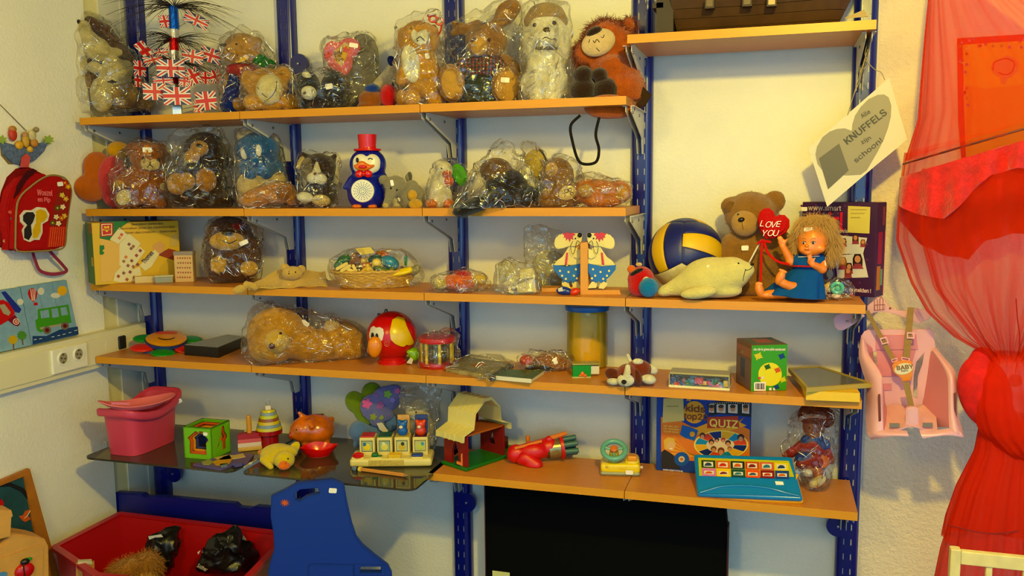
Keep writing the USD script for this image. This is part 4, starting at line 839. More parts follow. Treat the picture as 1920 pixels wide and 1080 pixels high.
# blue plush
t = Thing('bagged_blue_plush', 'blue plush figure with pale eyes and cream trousers, bagged, left of the second post', 'plush toy', 488, ZB, -.17)
BLP = plush('blue', (40, 92, 150), .1)
t.blob('body', [t.E(484, 280, 40, 32, 4, 28), t.E(492, 318, 42, 22, 4, 24), t.C((460, 312, 14), (470, 326, 30), 12, 11), t.C((520, 310, 10), (500, 326, 30), 12, 11)], BLP, 5)
t.blob('top_tuft', [t.E(462, 256, 18, 12, 0, 14), t.E(490, 252, 24, 12, 0, 14), t.E(508, 262, 16, 10, 2, 12)], plush('offwhite', (206, 192, 160)), 5)
t.ell('muzzle', 481, 302, 11, 9, 34, 10, BLP)
for x, y, tl in ((457, 288, 12), (485, 282, 0)): t.ell('eye_white', x, y, 5.5, 11, None, 3, mat('eye_cream', (226, 214, 184), .4), tl); t.eye(x+2.2, y+5, 3.2)
t.blob('trousers', [t.E(470, 348, 25, 26, 14, 22), t.E(510, 345, 28, 28, 14, 22), t.E(490, 372, 44, 22, 6, 24)], plush('cream_trouser', (216, 190, 134), .08), 4)
t.bag(4, [(436, 240, -4), (510, 240, 0), (444, 250, 0), (530, 330, 8)], 23, 2.2)
t = Thing('bagged_tan_plush_flat', 'flat tan plush toy lying in a bag in front of the blue plush', 'plush toy', 510, ZB, -.27)
t.blob('body', [t.E(485, 370, 34, 18, 0, 16, 14), t.E(520, 362, 34, 20, 0, 18, 6), t.E(548, 372, 14, 14, 0, 12)], plush('tan_flat', (196, 132, 66)), 4); t.ell('dark_patch', 532, 362, 14, 12, None, 5, plush('patch_brown', (146, 92, 34)), 20)
t.bag(4, [(452, 388, 6), (456, 364, 0), (540, 338, 0), (562, 346, 0), (560, 388, 8)], 24, 2.4)
# cat
t = Thing('bagged_dark_cat', 'dark brown plush cat with white muzzle and paws in a square bag', 'plush toy', 597, ZB, -.22)
CATB = plush('cat_brown', (52, 36, 28))
t.blob('body', [t.E(598, 318, 33, 30, 2, 24), t.E(600, 362, 30, 30, 0, 24), t.C((574, 296, -4), (568, 288, -4), 9, 4), t.C((622, 300, -4), (628, 292, -4), 9, 4)], CATB, 4)
t.ell('cheek_grey', 578, 318, 14, 22, 14, 12, plush('cat_grey', (120, 106, 84)))
t.blob('muzzle', [t.C((594, 306, 24), (594, 328, 26), 3, 10), t.E(586, 334, 11, 10, 28, 10), t.E(602, 336, 11, 10, 28, 10)], WHITEP, 3)
t.ell('nose', 591, 326, 3.4, 3, None, 3, plush('nose_pink', (120, 70, 50))); t.ell('ear_inner', 564, 305, 6, 13, 6, 4, PAD, -25); t.ell('paw', 572, 370, 15, 10, 26, 12, WHITEP, -10); t.ell('paw', 602, 376, 17, 11, 30, 13, PAD, -6); t.ell('chest', 630, 328, 6, 18, 4, 8, WHITEP)
t.bag(3, [(562, 284, 0), (628, 284, 0), (637, 296, 0), (630, 390, 14), (558, 388, 14), (556, 330, 8)], 25, 2.0)
# penguin
t = Thing('penguin_radio', 'blue plastic penguin with red top hat, bow tie and round belly speaker', 'toy radio', 689, ZB, -.24)
PB, PR, PW, PO = plastic('penguin_blue', (14, 34, 140), .2), plastic('red', (206, 24, 16), .22), plastic('penguin_white', (236, 226, 196), .3), plastic('penguin_orange', (226, 120, 30), .3)
t.blob('body', [t.E(690, 308, 34, 30, 0, 30), t.E(690, 358, 38, 36, 0, 34), t.E(690, 372, 34, 24, 0, 30), t.C((660, 338, 0), (645, 352, 4), 8, 3), t.C((718, 334, 0), (727, 356, 4), 9, 5)], PB, 9, 60)
q = t.P(689, 282, 0); k = t.s
t.part('hat', lathe([(0, 0), (24*k, 0), (25.5*k, 1.5*k), (25*k, 4*k), (17*k, 4.5*k), (16*k, 8*k), (17.5*k, 29*k), (17*k, 30.5*k), (0, 30.5*k)], 36, tuple(q+[0, 0, -1.5*k])), PR, smooth=40)
t.blob('face', [t.E(677, 304, 15, 15, 22, 9), t.E(698, 304, 15, 15, 22, 9), t.E(687, 314, 24, 13, 22, 10)], PW, 5)
t.blob('beak', [t.E(681, 313, 15, 7, 33, 7), t.E(678, 307, 8, 5, 35, 6), t.E(668, 312, 5, 3, 30, 4, -20), t.E(697, 312, 6, 3, 30, 4, 20)], PO, 3); t.ell('mouth', 680, 313, 8, 3.2, 39, 3, PR)
t.ell('eye', 670, 300, 2.6, 4.4, None, 2.5, mat('bead_black', (14, 11, 10), .12)); t.line('wink', [(690, 299), (694, 297), (699, 299)], 1, mat('bead_black', (14, 11, 10), .12))
t.blob('bow_tie', [t.E(674, 326, 8, 7, 30, 5, 10), t.E(690, 326, 8, 7, 30, 5, -10), t.E(682, 326, 4, 4, 32, 5)], PR, 2)
for x, y in ((670, 323), (675, 328), (671, 330), (688, 323), (693, 328), (689, 330), (682, 326)): t.eye(x, y, 1.1, PW, name='tie_dot')
sp = t.P(680, 358, 33)
t.part('speaker_disc', move(lathe([(0, -6*k), (21*k, -6*k), (21*k, 0), (20*k, 1.5*k), (0, 2.5*k)], 40), *sp, rx=90), PW, smooth=30)
dots = [move(lathe([(0, 0), (.75*k, 0), (.75*k, .6*k), (0, .6*k)], 6), sp[0]+r*k*math.cos(a), sp[1]-2.5*k+(r/21)**2*1.6*k, sp[2]+r*k*math.sin(a), rx=90) for r in (3, 6.2, 9.4, 12.6, 15.8) for a in np.linspace(0, 6.283, 18, endpoint=False)[:: (3 if r < 4 else 1)]]
t.part('speaker_holes', dots, mat('bead_black', (14, 11, 10), .12), kind='stuff'); t.text('brand_letter', 'BINGO', 673, 351, 3, 36.5, mat('emboss', (206, 196, 166), .4), t=.8, width=14) if False else None
for x in (669, 698): t.blob('foot', [t.E(x-3, 387, 6, 4, 22, 9), t.E(x+3, 387, 6, 4, 24, 9), t.E(x, 387, 8, 4, 16, 10)], PO, 2)
# elephant
t = Thing('plush_elephant', 'small grey plush elephant with yellow foot soles sitting beside the penguin', 'plush toy', 757, ZB, -.25)
ELP = plush('elephant_grey', (150, 140, 112), .12)
t.blob('body', [t.E(742, 350, 20, 20, 10, 18), t.C((734, 360, 18), (724, 386, 30), 10, 6), t.E(770, 368, 26, 26, 0, 20), t.E(722, 338, 12, 9, 6, 5, -25), t.E(774, 352, 12, 15, 16, 6, 25), t.E(765, 333, 5, 8, -4, 5)], ELP, 3, 52)
fur(t, 'fur', t.last, 2000, 3.5, .4, mat('fur_grey', (158, 148, 120), .8), k=3, seed=24)
t.ell('tuft', 768, 331, 5, 9, -4, 5, plush('tuft_grey', (96, 92, 74))); t.ell('foot_sole', 773, 366, 9, 10, 22, 6, plush('sole_yellow', (206, 160, 70))); t.ell('foot_sole', 779, 383, 13, 10, 26, 8, plush('sole_yellow', (206, 160, 70))); t.ell('trunk_tip', 723, 385, 6, 5, 32, 5, plush('tip', (196, 170, 100)))
t.eye(733, 353, 2); t.eye(744, 356, 2); t.ell('tusk', 748, 374, 2.5, 4, 24, 2.5, WHITEP, 20); t.tag(735, 343, None, 3, 5.5, 10)
# goose
t = Thing('bagged_white_goose', 'white plush goose with orange beak and green ribbon, bagged beside the elephant', 'plush toy', 835, ZB, -.20)
t.blob('body', [t.E(833, 320, 16, 18, 8, 16), t.E(824, 350, 18, 30, 6, 18), t.E(826, 368, 22, 24, 6, 20), t.C((833, 322, 6), (824, 350, 6), 13, 15)], WHITEP, 4)
t.blob('beak', [t.E(838, 326, 9, 7, 22, 8), t.E(842, 340, 9, 10, 20, 8)], plush('beak_orange', (206, 100, 30)), 3); t.ell('ribbon', 862, 328, 13, 22, 0, 5, cloth('ribbon_green', (90, 176, 30)), 22); t.eye(828, 316, 1.6)
for x in (809, 842): t.ell('foot', x, 382, 11, 9, 20, 11, plush('foot_orange', (216, 120, 36)))
t.bag(5, [(818, 298, 0), (860, 300, 0), (882, 340, 0), (870, 390, 8), (798, 350, 6)], 26, 2.6)
# heap of bags
t = Thing('bagged_black_plush_heap', 'black and brown plush in a shiny crackling bag drooping over the second shelf edge', 'plush toy', 930, ZB, -.27)
t.blob('body', [t.E(950, 350, 40, 34, 0, 24), t.C((955, 372, 8), (868, 392, 40), 22, 14), t.E(990, 370, 24, 22, 0, 18), t.E(930, 318, 30, 22, -4, 18)], BLACKP, 5); t.ell('brown_patch', 930, 320, 30, 24, 0, 20, plush('heap_brown', (110, 76, 36)))
t.blob('drooping_end', [t.C((902, 380, 54), (868, 394, 56), 14, 13), t.E(862, 397, 13, 9, 56, 11)], BLACKP, 3, ground=False)
Vd = np.array([t.P(*p) for p in ((846, 400, 54), (852, 388, 48), (872, 378, 50), (906, 368, 48), (910, 392, 54), (880, 409, 56), (858, 408, 58), (884, 384, 72), (860, 394, 72))]); t.part('bag_tail', crumple(Vd+np.array([0, 0, 1]), .009, .003, 77, 50)-0 if False else (lambda m: trimesh.Trimesh(np.array(m.vertices)-[0, 0, 1], m.faces, process=False))(crumple(Vd+np.array([0, 0, 1]), .009, .003, 77, 50)), FILM(), smooth=50, label='drooping bag tail', track=False)

t.bag(5, [(898, 300, 0), (936, 258, 6), (950, 262, 0), (976, 288, 0), (850, 398, 48), (862, 406, 50), (900, 386, 30), (1004, 388, 10), (880, 336, 10)], 27, 4.2, edge=.010, cells=150)
t = Thing('bagged_cream_bear', 'cream plush bear with fluffy paws and black ear in a bag in the heap', 'plush toy', 1002, ZB, -.13)
t.blob('body', [t.E(1004, 310, 22, 30, 2, 18), t.E(1008, 350, 18, 40, 0, 18)], plush('cream_yellow', (206, 180, 96)), 4); t.ell('ear', 1020, 304, 7, 26, 4, 8, BLACKP, 20)
t.blob('paw', [t.E(986, 328, 15, 14, 34, 13), t.E(1002, 354, 18, 17, 36, 14)], WHITEP, 2, fuzz=2)
t.bag(4, [(982, 262, 0), (996, 264, 0), (1026, 290, 0), (1020, 388, 10), (976, 360, 30)], 28, 3.0)
t = Thing('bagged_brown_puppy', 'brown plush puppy with an embroidered foot, bagged between the heap and the tan teddy', 'plush toy', 1050, ZB, -.22)
t.blob('body', [t.E(1046, 330, 30, 34, 0, 22), t.E(1060, 366, 34, 26, 0, 22), t.E(1030, 374, 22, 20, 4, 18)], plush('puppy_brown', (136, 96, 44)), 5, fuzz=1)
t.ell('foot_sole', 1064, 362, 17, 13, None, 6, PAD, 20); t.ell('muzzle', 1034, 318, 12, 14, None, 8, plush('muzzle_tan', (190, 150, 84)))
for c in ((1056, 366, 4), (1062, 358, 3.4), (1069, 356, 3), (1072, 363, 2.6)): t.line('paw_print', [(c[0]+c[2]*math.cos(a), c[1]+c[2]*math.sin(a)) for a in np.linspace(0, 6.28, 9)], .6, STITCH)
t.bag(4, [(1058, 280, 0), (1074, 284, 0), (1090, 310, 0), (1092, 388, 6), (1010, 388, 12), (1024, 300, 0)], 29, 3.2)
t = Thing('bagged_tan_teddy_lying', 'tan plush teddy lying in a loose bag at the right end of the second shelf', 'plush toy', 1125, ZB, -.21)
t.blob('body', [t.E(1120, 362, 46, 26, 0, 22, -6), t.E(1158, 360, 26, 22, 4, 18), t.E(1098, 356, 22, 20, 6, 16), t.E(1130, 376, 36, 14, 6, 18)], plush('teddy_orange', (190, 116, 36)), 4); t.ell('muzzle', 1098, 358, 14, 12, None, 7, plush('muzzle_tan', (190, 150, 84))); t.ell('foot_pad', 1166, 362, 12, 14, None, 6, plush('pad_tan', (206, 150, 60)))
t.bag(4, [(1062, 338, 0), (1082, 320, 0), (1104, 320, 0), (1160, 336, 0), (1187, 360, 8), (1178, 380, 10), (1080, 384, 10)], 30, 2.6)
# ------------------------------------------------------------------ third row
def gamebox(name, label, cat, px, base, z, turn, w, d, h, body, front=None, face=True):
    """A carton whose front face is w picture pixels wide and h high, d px deep; returns the thing with .f = w (px) of the front face."""
    t = Thing(name, label, cat, px, z, base=base, turn=turn, face=face)
    k = t.s; t.part('carton', rbox(-w*k/2, w*k/2, 0, d*k, 0, h*k, .0015, 6), body, smooth=30)
    if front: t.part('front_panel', rbox(-w*k/2+.0008, w*k/2-.0008, -.0006, .002, .0008, h*k-.0008, .0004, 6), front, smooth=False)
    t.f = .0007/k
    return t
def deco(t, name, pts, m, lift=0, hole=None, parent=None): return t.ext(name, pts, t.f+.25+lift*.22, .5, m, parent, hole, smooth=False)
t = gamebox('craft_box', 'green and yellow craft game carton with a red square logo on the third shelf', 'game box', 262, 529, ZC, 13, 152, 60, 113, ink('box_yellow', (222, 176, 42)))
deco(t, 'green_corner', [(187, 416), (245, 414), (230, 424), (216, 436), (206, 452), (187, 448)], ink('box_green', (40, 110, 40)))
deco(t, 'logo_square', [(188, 418), (212, 417.5), (212, 442), (189, 444)], ink('logo_red', (196, 40, 30)), 1); deco(t, 'logo_frame', [(190, 420), (210, 419.5), (210, 440), (191, 442)], ink('logo_cream', (236, 220, 160)), 2, hole=[[(191.5, 421.5), (208.5, 421), (208.5, 438.5), (192.5, 440.5)]])
deco(t, 'logo_flower', [(200+r_*math.cos(a), 429+r_*.8*math.sin(a)) for a, r_ in zip(np.linspace(0, 6.28, 25, endpoint=False), np.tile((7, 8, 7, 5, 5), 5))], ink('logo_gold', (232, 200, 60)), 2); t.text('logo_text', 'ses', 194.5, 431.5, 5, t.f+1.1, ink('logo_red', (196, 40, 30)), bold=True)
WOOD = ink('board_wood', (226, 176, 92)); CRM = ink('card_cream', (228, 210, 160))
deco(t, 'wooden_hand', [(187, 447), (206, 451), (226, 460), (232, 478), (226, 498), (214, 516), (208, 527), (189, 529)], WOOD, 1)
deco(t, 'sticker_card', [(206, 449), (224, 426), (240, 440), (222, 458)], CRM, 2); deco(t, 'sticker_card', [(224, 457), (242, 438), (264, 456), (246, 482), (232, 503), (224, 498)], CRM, 3)
deco(t, 'sticker_card', [(216, 512), (262, 462), (272, 471), (230, 530), (212, 527)], CRM, 2); deco(t, 'sticker_card', [(224, 530), (242, 508), (262, 500), (268, 526)], CRM, 1.4)
for i, (x, y, c) in enumerate(((228, 440, (206, 80, 50)), (224, 446, (210, 120, 60)), (242, 458, (120, 70, 60)), (250, 462, (150, 90, 50)), (246, 466, (130, 80, 50)), (236, 482, (206, 110, 40)), (232, 490, (150, 100, 60)), (263, 470, (130, 60, 50)), (256, 479, (150, 60, 40)), (247, 489, (130, 70, 50)), (240, 498, (140, 80, 60)), (250, 500, (160, 90, 40)), (258, 496, (130, 60, 50)), (232, 512, (130, 80, 50)), (222, 518, (150, 60, 40)), (244, 510, (130, 60, 50)), (238, 524, (150, 80, 50)), (252, 520, (130, 60, 50)))):
    deco(t, 'sticker_animal', [(x+rr*math.cos(a), y+rr*math.sin(a)) for a, rr in zip(np.linspace(0, 6.28, 12, endpoint=False), np.tile((3.6, 2.4, 3), 4))], ink('sticker', c), 4+i*.01)
deco(t, 'sign_card', [(262, 498), (290, 468), (299, 476), (284, 500), (272, 508)], CRM, 3); t.text('name_text', 'Thomas', 271, 495, 8, t.f+1.4, ink('ink_dark', (40, 40, 60)), tilt=48, bold=True, width=26)
deco(t, 'child_photo', [(286, 460), (300, 452), (310, 460), (306, 474), (296, 478), (288, 472)], ink('skin_print', (214, 160, 96)), 2); deco(t, 'child_shirt', [(296, 478), (316, 466), (332, 470), (333, 490), (320, 486)], ink('shirt_print', (146, 56, 34)), 2)
deco(t, 'child_arm', [(297, 528), (300, 500), (312, 486), (326, 490), (331, 528)], ink('arm_print', (210, 170, 70)), 1)
deco(t, 'house_sign', [(318, 446), (330, 436), (334, 446), (333, 462), (318, 462)], ink('sign_wood', (206, 170, 90)), 1.5)
for y, x, tx, wd in ((421, 246, 'Decoratieve naambordjes', 56), (429, 222, 'Decoration pour les naambordjes', 100), (437, 234, 'Nom decoration - Dekoratie', 92)): t.text('small_print', tx, x, y+1.6, 4, t.f+.6, ink('print_brown', (120, 80, 24)), width=wd)
deco(t, 'green_leaf', [(187, 460), (195, 460), (196, 466), (192, 470), (196, 474), (192, 478), (187, 477)], ink('box_green', (40, 110, 40)), 2)
k = t.s; sp_ = t.part('spine', bx(-76*k-.0006, -76*k, .001, 59*k, .001, 112*k), ink('spine_green', (40, 100, 36))); t.part('spine_logo', bx(-76*k-.0012, -76*k-.0005, .008, 24*k, 94*k, 110*k), ink('logo_red', (170, 60, 40)), track=False)
t.part('spine_flower', bx(-76*k-.0012, -76*k-.0005, .01, 20*k, 34*k, 50*k), ink('logo_gold', (210, 150, 60)), track=False)
t = Thing('soap_box', 'small cream box lying in front of the craft game carton', 'box', 274, ZC, base=531, turn=4); k = t.s
t.part('box', rbox(-19*k, 19*k, 0, 16*k, 0, 13*k, .002), mat('box_cream', (214, 186, 120), .4)); 
t = Thing('clear_case', 'small clear grey plastic case beside the cream box', 'box', 308, ZC, base=531, turn=4); k = t.s
t.part('case', rbox(-16*k, 16*k, 0, 16*k, 0, 11*k, .003), mat('case_grey', (150, 150, 130), .2)); t.part('lid', rbox(-17*k, 17*k, -.5*k, 17*k, 11*k, 15*k, .002), mat('case_clear', (190, 180, 140), .15))
t = gamebox('domino_box', 'small printed domino box with a clear lid standing on the third shelf', 'box', 346, 529, ZC, -16, 34, 20, 52, mat('carton_tan', (206, 166, 110), .5), ink('domino_face', (216, 178, 122)))
for r in range(5):
    for c in range(6): deco(t, 'printed_dot', circ(333+c*4.6+(r % 2), 484+r*9, 1.5, 1.7, 6), ink('dot_brown', (140, 84, 40) if (r+c) % 4 else (206, 90, 40)), 1)
t.part('clear_lid', rbox(-18*t.s, 18*t.s, -.5*t.s, 20.5*t.s, 50*t.s, 58*t.s, .002), mat('lid_grey', (150, 130, 100), .15))
# monkey
t = Thing('bagged_brown_monkey', 'bagged dark brown plush monkey with a wide tan smiling muzzle', 'plush toy', 434, ZC, -.19)
MB_ = plush('monkey_brown', (96, 58, 30)); MT = plush('monkey_tan', (214, 166, 74), .1)
t.blob('body', [t.E(430, 440, 40, 34, 0, 28), t.E(400, 455, 14, 24, -2, 14), t.E(474, 460, 14, 18, -2, 12), t.E(434, 492, 46, 42, 0, 30), t.E(430, 418, 20, 9, -2, 14), t.C((398, 476, 6), (412, 498, 26), 14, 13), t.C((474, 480, 4), (468, 505, 24), 14, 14)], MB_, 5, 52)
fur(t, 'fur', t.last, 3000, 5.5, .5, mat('fur_monkey', (110, 68, 36), .8), k=5, seed=25)
t.ell('muzzle', 426, 452, 31, 18, 24, 16, MT); t.blob('hair_tuft', [t.E(446, 424, 10, 8, 22, 8)], plush('tuft_red', (146, 26, 20)), 3)
t.ell('nose', 428, 436, 11, 6, 36, 8, mat('nose_black', (24, 16, 12), .2)); t.line('smile', [(416, 451), (424, 454), (430, 456), (436, 454), (444, 450)], .9, STITCH); t.eye(415, 430, 3)
t.blob('hand', [t.E(410, 494, 14, 13, 32, 10), t.E(400, 504, 5, 5, 34, 5), t.E(408, 508, 5, 5, 36, 5), t.E(418, 506, 5, 5, 36, 5)], MT, 2); t.ell('foot_sole', 467, 503, 16, 14, 36, 9, MT)
t.tag(457, 455, 44, 8, 4, 22); t.bag(4, [(446, 409, 0), (494, 414, 0), (494, 422, 0), (390, 420, 0), (484, 450, 0), (486, 528, 10), (398, 530, 14)], 31, 3.0, cells=110)
# cuddle cloth
t = Thing('cuddle_cloth', 'beige bear-headed cuddle cloth lying over the third shelf edge', 'cuddle cloth', 530, ZC, -.27)
CC = plush('cloth_beige', (216, 176, 96), .08)
def cc(u, v):
    x = 470+140*u; top = 512+24*(1-u)**5-6*np.sin(3.1*u)+4*np.sin(9*u); yb = 546-10*u+3*np.sin(7*u); py = top+(yb-top)*v
    w = -10+46*v+5*np.sin(11*u+3*v); P = np.stack([(x-530)*t.s, -w*t.s, np.maximum((t.py-py)*t.s, .004)+.0015*np.sin(25*u+4*v)], -1); return P
t.part('cloth', grid(cc, 40, 16, .005), CC, smooth=60)
t.blob('head', [t.E(548, 512, 19, 13, 24, 13), t.E(534, 501, 8, 7, 18, 5), t.E(565, 505, 8, 8, 18, 5), t.E(544, 514, 9, 7, 32, 7)], CC, 3); t.eye(542, 513, 1.8, w=38, material=mat('nose_brown2', (84, 36, 30), .4)); t.eye(554, 510.5, 1.6); t.eye(542, 509, 1.2)
t.blob('corner_knot', [t.C((478, 538, 34), (462, 532, 36), 7, 5), t.E(449, 543, 12, 8, 40, 7, 22), t.E(463, 535, 6, 6, 36, 6)], CC, 3, ground=False); t.ext('white_label', [(598, 520), (612, 522), (618, 528), (604, 530)], 10, 1, mat('label_cloth', (206, 196, 176), .7))
# basket
t = Thing('wicker_basket', 'shallow wicker basket wrapped in cellophane on the third shelf', 'basket', 704, ZC, -.21)
k = t.s; WK = mat('wicker', (206, 162, 84), .6, var=.2, vscale=90); a_, b_ = 78*k, 42*k
bskt = []
for i in range(9):
    f = i/8; sc = .80+.20*f; ph = np.linspace(0, 2*np.pi, 121)
    wv = .0016*np.where(i % 2, 1, -1)*np.sin(ph*22)
    t.part('weave', tube(np.stack([(a_*sc+wv)*np.cos(ph), (b_*sc+wv)*np.sin(ph), np.full_like(ph, (3+26*f)*k)], 1), .0038, 5), WK)
for j in range(22):
    ph = j/22*2*np.pi; t.part('stake', tube(np.array([[a_*.78*math.cos(ph), b_*.78*math.sin(ph), .002], [a_*1.0*math.cos(ph), b_*1.0*math.sin(ph), 31*k]]), .0022, 5), WK)
t.part('rim', tube(np.stack([a_*1.02*np.cos(ph := np.linspace(0, 2*np.pi, 81)), b_*1.02*np.sin(ph), 31*k+.002*np.sin(ph*30)], 1), .0055, 7), WK)
t.part('bottom', lathe([(0, 0), (.78, 0), (.78, .004), (0, .004)], 40), WK) if False else t.part('bottom', trimesh.Trimesh(lathe([(0, 0), (a_*.78, 0), (a_*.78, .004), (0, .004)], 40).vertices*[1, b_/a_, 1], lathe([(0, 0), (a_*.78, 0), (a_*.78, .004), (0, .004)], 40).faces), WK)
t.ext('paper_tag', [(666, 466), (694, 463), (703, 474), (676, 478)], 18, 1, mat('tag_paper', (216, 186, 96), .7)); 
V = [t.P(*p) for p in ((611, 508, 0), (614, 492, 10), (640, 474, 16), (668, 468, 18), (760, 470, 16), (800, 512, 10), (788, 530, 20), (640, 540, 34), (720, 543, 44), (770, 540, 30), (680, 466, -20), (750, 468, -20), (622, 520, -20), (795, 520, -20))]
t.part('cellophane', crumple(np.vstack([np.array(V), np.array(V)*[1, .2, 1]]), .011, .004, 41, 90), FILM(), smooth=50, label='clear cellophane wrapping', track=False)
BX = t
def inb(name, label, cat, px, w, build):
    q = BX.P(px, 510, w); wp = BX.pos+BX.X*q[0]+BX.Y*q[1]
    t = Thing(name, label, cat, 0, ZC+.035, wp[1], x=wp[0], group='pale sticks in the basket' if name == 'wooden_stick' else None); build(t); return t
inb('green_toy_block', 'green toy shell at the left in the wrapped basket', 'toy', 642, 0, lambda t: t.blob('shell', [t.E(645, 488, 14, 10, 0, 14, 30), t.E(634, 498, 8, 8, 0, 8)], plastic('toy_green', (24, 96, 40)), 4))
inb('plush_teddy_small', 'little brown teddy among the toys in the wrapped basket', 'plush toy', 664, -4, lambda t: (t.blob('body', [t.E(664, 490, 14, 10, 0, 12), t.E(668, 480, 10, 7, 0, 8)], plush('small_teddy', (150, 100, 56)), 3)))
for i, (x0, y0, x1, y1) in enumerate(((632, 504, 650, 494), (640, 508, 656, 498), (662, 498, 668, 510), (652, 504, 664, 510))):
    def f(t, x0=x0, y0=y0, x1=x1, y1=y1): t.part('stick', [tri(m3.Manifold.batch_hull([m3.Manifold.cube((.008, .008, .008), True).translate(tuple(t.P(x0, y0, 22))), m3.Manifold.cube((.008, .008, .008), True).translate(tuple(t.P(x1, y1, 24)))]))], mat('stick_cream', (226, 192, 96), .45))
    inb('wooden_stick', ['pale wooden stick lying furthest left in the basket', 'second pale wooden stick from the left in the basket', 'upright pale wooden stick in the basket', 'pale wooden stick lying under the upright stick in the basket'][i], 'toy block', (x0+x1)/2, 10, f)
inb('blue_egg', 'big blue plastic egg in the wrapped basket', 'toy egg', 732, 8, lambda t: t.ell('egg', 731, 492, 18, 12, 8, 12, plastic('egg_blue', (60, 130, 160)), -24))
inb('teal_egg', 'teal plastic egg behind the blue egg in the basket', 'toy egg', 700, -6, lambda t: t.ell('egg', 704, 486, 14, 9, 0, 10, plastic('egg_teal', (44, 90, 90)), 10))
inb('yellow_egg', 'small pale yellow ball beside the blue egg in the basket', 'toy ball', 706, 14, lambda t: t.ell('ball', 706, 493, 9, 8, 10, 8, plastic('ball_yellow', (232, 200, 110))))
inb('orange_toy_flower', 'orange toy flower at the back of the wrapped basket', 'toy', 715, -14, lambda t: t.blob('petals', [t.E(716+8*math.cos(a), 477+4*math.sin(a), 5, 4, 0, 5) for a in np.linspace(0, 6.28, 6)], plastic('toy_orange', (226, 130, 40)), 2))
inb('yellow_toy_boat', 'bright yellow toy boat at the front right in the wrapped basket', 'toy', 755, 16, lambda t: t.blob('boat', [t.C((732, 514, 16), (768, 506, 16), 5, 6), t.E(752, 512, 20, 5, 18, 8, 10)], plastic('toy_yellow', (236, 204, 30)), 3))
inb('green_peg', 'thin upright green peg in the wrapped basket', 'toy', 761, 0, lambda t: t.line('peg', [(761, 498, 2), (761, 480, 2)], 2.6, plastic('peg_green', (40, 140, 40)), spline=False))
inb('wooden_figure', 'pale toy figure in the middle of the wrapped basket', 'toy figure', 688, 16, lambda t: t.blob('figure', [t.E(690, 506, 6, 9, 12, 6), t.E(689, 498, 4, 4, 14, 4), t.C((685, 504, 12), (678, 510, 12), 3, 3), t.C((694, 502, 12), (698, 508, 12), 3, 3)], mat('figure_gold', (216, 176, 70), .4), 2))
inb('orange_toy_brick', 'orange-brown toy brick beside the yellow ball in the basket', 'toy block', 690, 2, lambda t: t.part('brick', rbox(-.02, .014, -.02, .02, 0, .05, .004), plastic('brick_orange', (190, 110, 36))))
inb('green_fern_toy', 'mottled green toy dinosaur lying before the blue egg in the basket', 'toy', 722, 18, lambda t: t.blob('body', [t.C((706, 502, 10), (730, 512, 12), 5, 7), t.E(735, 506, 6, 6, 12, 5)], mat('dino_green', (84, 100, 44), .5, var=.5, vscale=120), 3))
inb('grey_toy_shell', 'grey speckled toy at the right end of the wrapped basket', 'toy', 772, 8, lambda t: t.blob('shell', [t.E(774, 508, 12, 8, 8, 9), t.E(782, 502, 6, 6, 6, 6)], mat('speckled', (146, 140, 110), .5, var=.6, vscale=160), 3))
inb('small_bear_figure', 'small cream bear figure left of the yellow ball in the basket', 'toy figure', 680, -8, lambda t: t.blob('bear', [t.E(680, 490, 8, 7, 2, 7), t.E(674, 484, 3, 3, 0, 3), t.E(687, 484, 3, 3, 0, 3)], mat('bear_cream', (216, 186, 110), .5), 2))
# orange plush in bag
t = Thing('bagged_orange_plush', 'orange and yellow plush caterpillar lying in a clear bag right of the basket', 'plush toy', 864, ZC, base=548)
t.blob('middle', [t.E(862, 528, 34, 16, 0, 18)], plush('cat_orange', (216, 104, 26)), 4); t.ell('end_yellow', 898, 524, 15, 13, 4, 14, plush('cat_yellow', (220, 180, 50))); t.ell('end_cream', 826, 530, 14, 13, 4, 12, plush('cat_cream', (206, 180, 96))); t.ell('red_top', 868, 514, 16, 8, 0, 12, plush('cat_red', (180, 36, 24)))
t.bag(5, [(810, 546, 10), (812, 524, 0), (872, 504, 0), (922, 540, 8), (918, 524, 0), (850, 550, 22)], 32, 2.4)
t = Thing('bagged_wooden_blocks', 'clear bag of cream wooden comb pieces on the third shelf', 'bag of blocks', 968, ZC, base=551)
CB = mat('comb_cream', (222, 200, 120), .45)
cb = [(952, 538), (962, 516), (968, 516), (974, 522), (966, 526), (972, 532), (962, 535), (966, 540), (958, 544), (964, 549), (956, 552)]
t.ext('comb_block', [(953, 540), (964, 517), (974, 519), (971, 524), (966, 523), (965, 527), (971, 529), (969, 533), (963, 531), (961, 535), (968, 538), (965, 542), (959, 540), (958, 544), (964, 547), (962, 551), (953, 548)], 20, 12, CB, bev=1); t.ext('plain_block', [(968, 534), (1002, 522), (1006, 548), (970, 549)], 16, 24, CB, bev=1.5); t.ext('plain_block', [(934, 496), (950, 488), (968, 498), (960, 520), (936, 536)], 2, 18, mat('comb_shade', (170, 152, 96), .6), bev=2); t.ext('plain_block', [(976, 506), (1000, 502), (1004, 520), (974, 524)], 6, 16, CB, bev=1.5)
t.bag(4, [(922, 540, 4), (926, 494, 0), (940, 484, 0), (985, 496, 0), (1012, 540, 6), (1000, 550, 22)], 33, 3.0, milky=True)
t = Thing('crumpled_plastic_bag', 'big crumpled empty-looking plastic bag standing behind the bookends', 'plastic bag', 1022, ZC, -.115)
t.ell('paper_filling', 1030, 505, 34, 38, -6, 18, mat('filling_grey', (176, 166, 130), .8, var=.3, vscale=30), track=False)
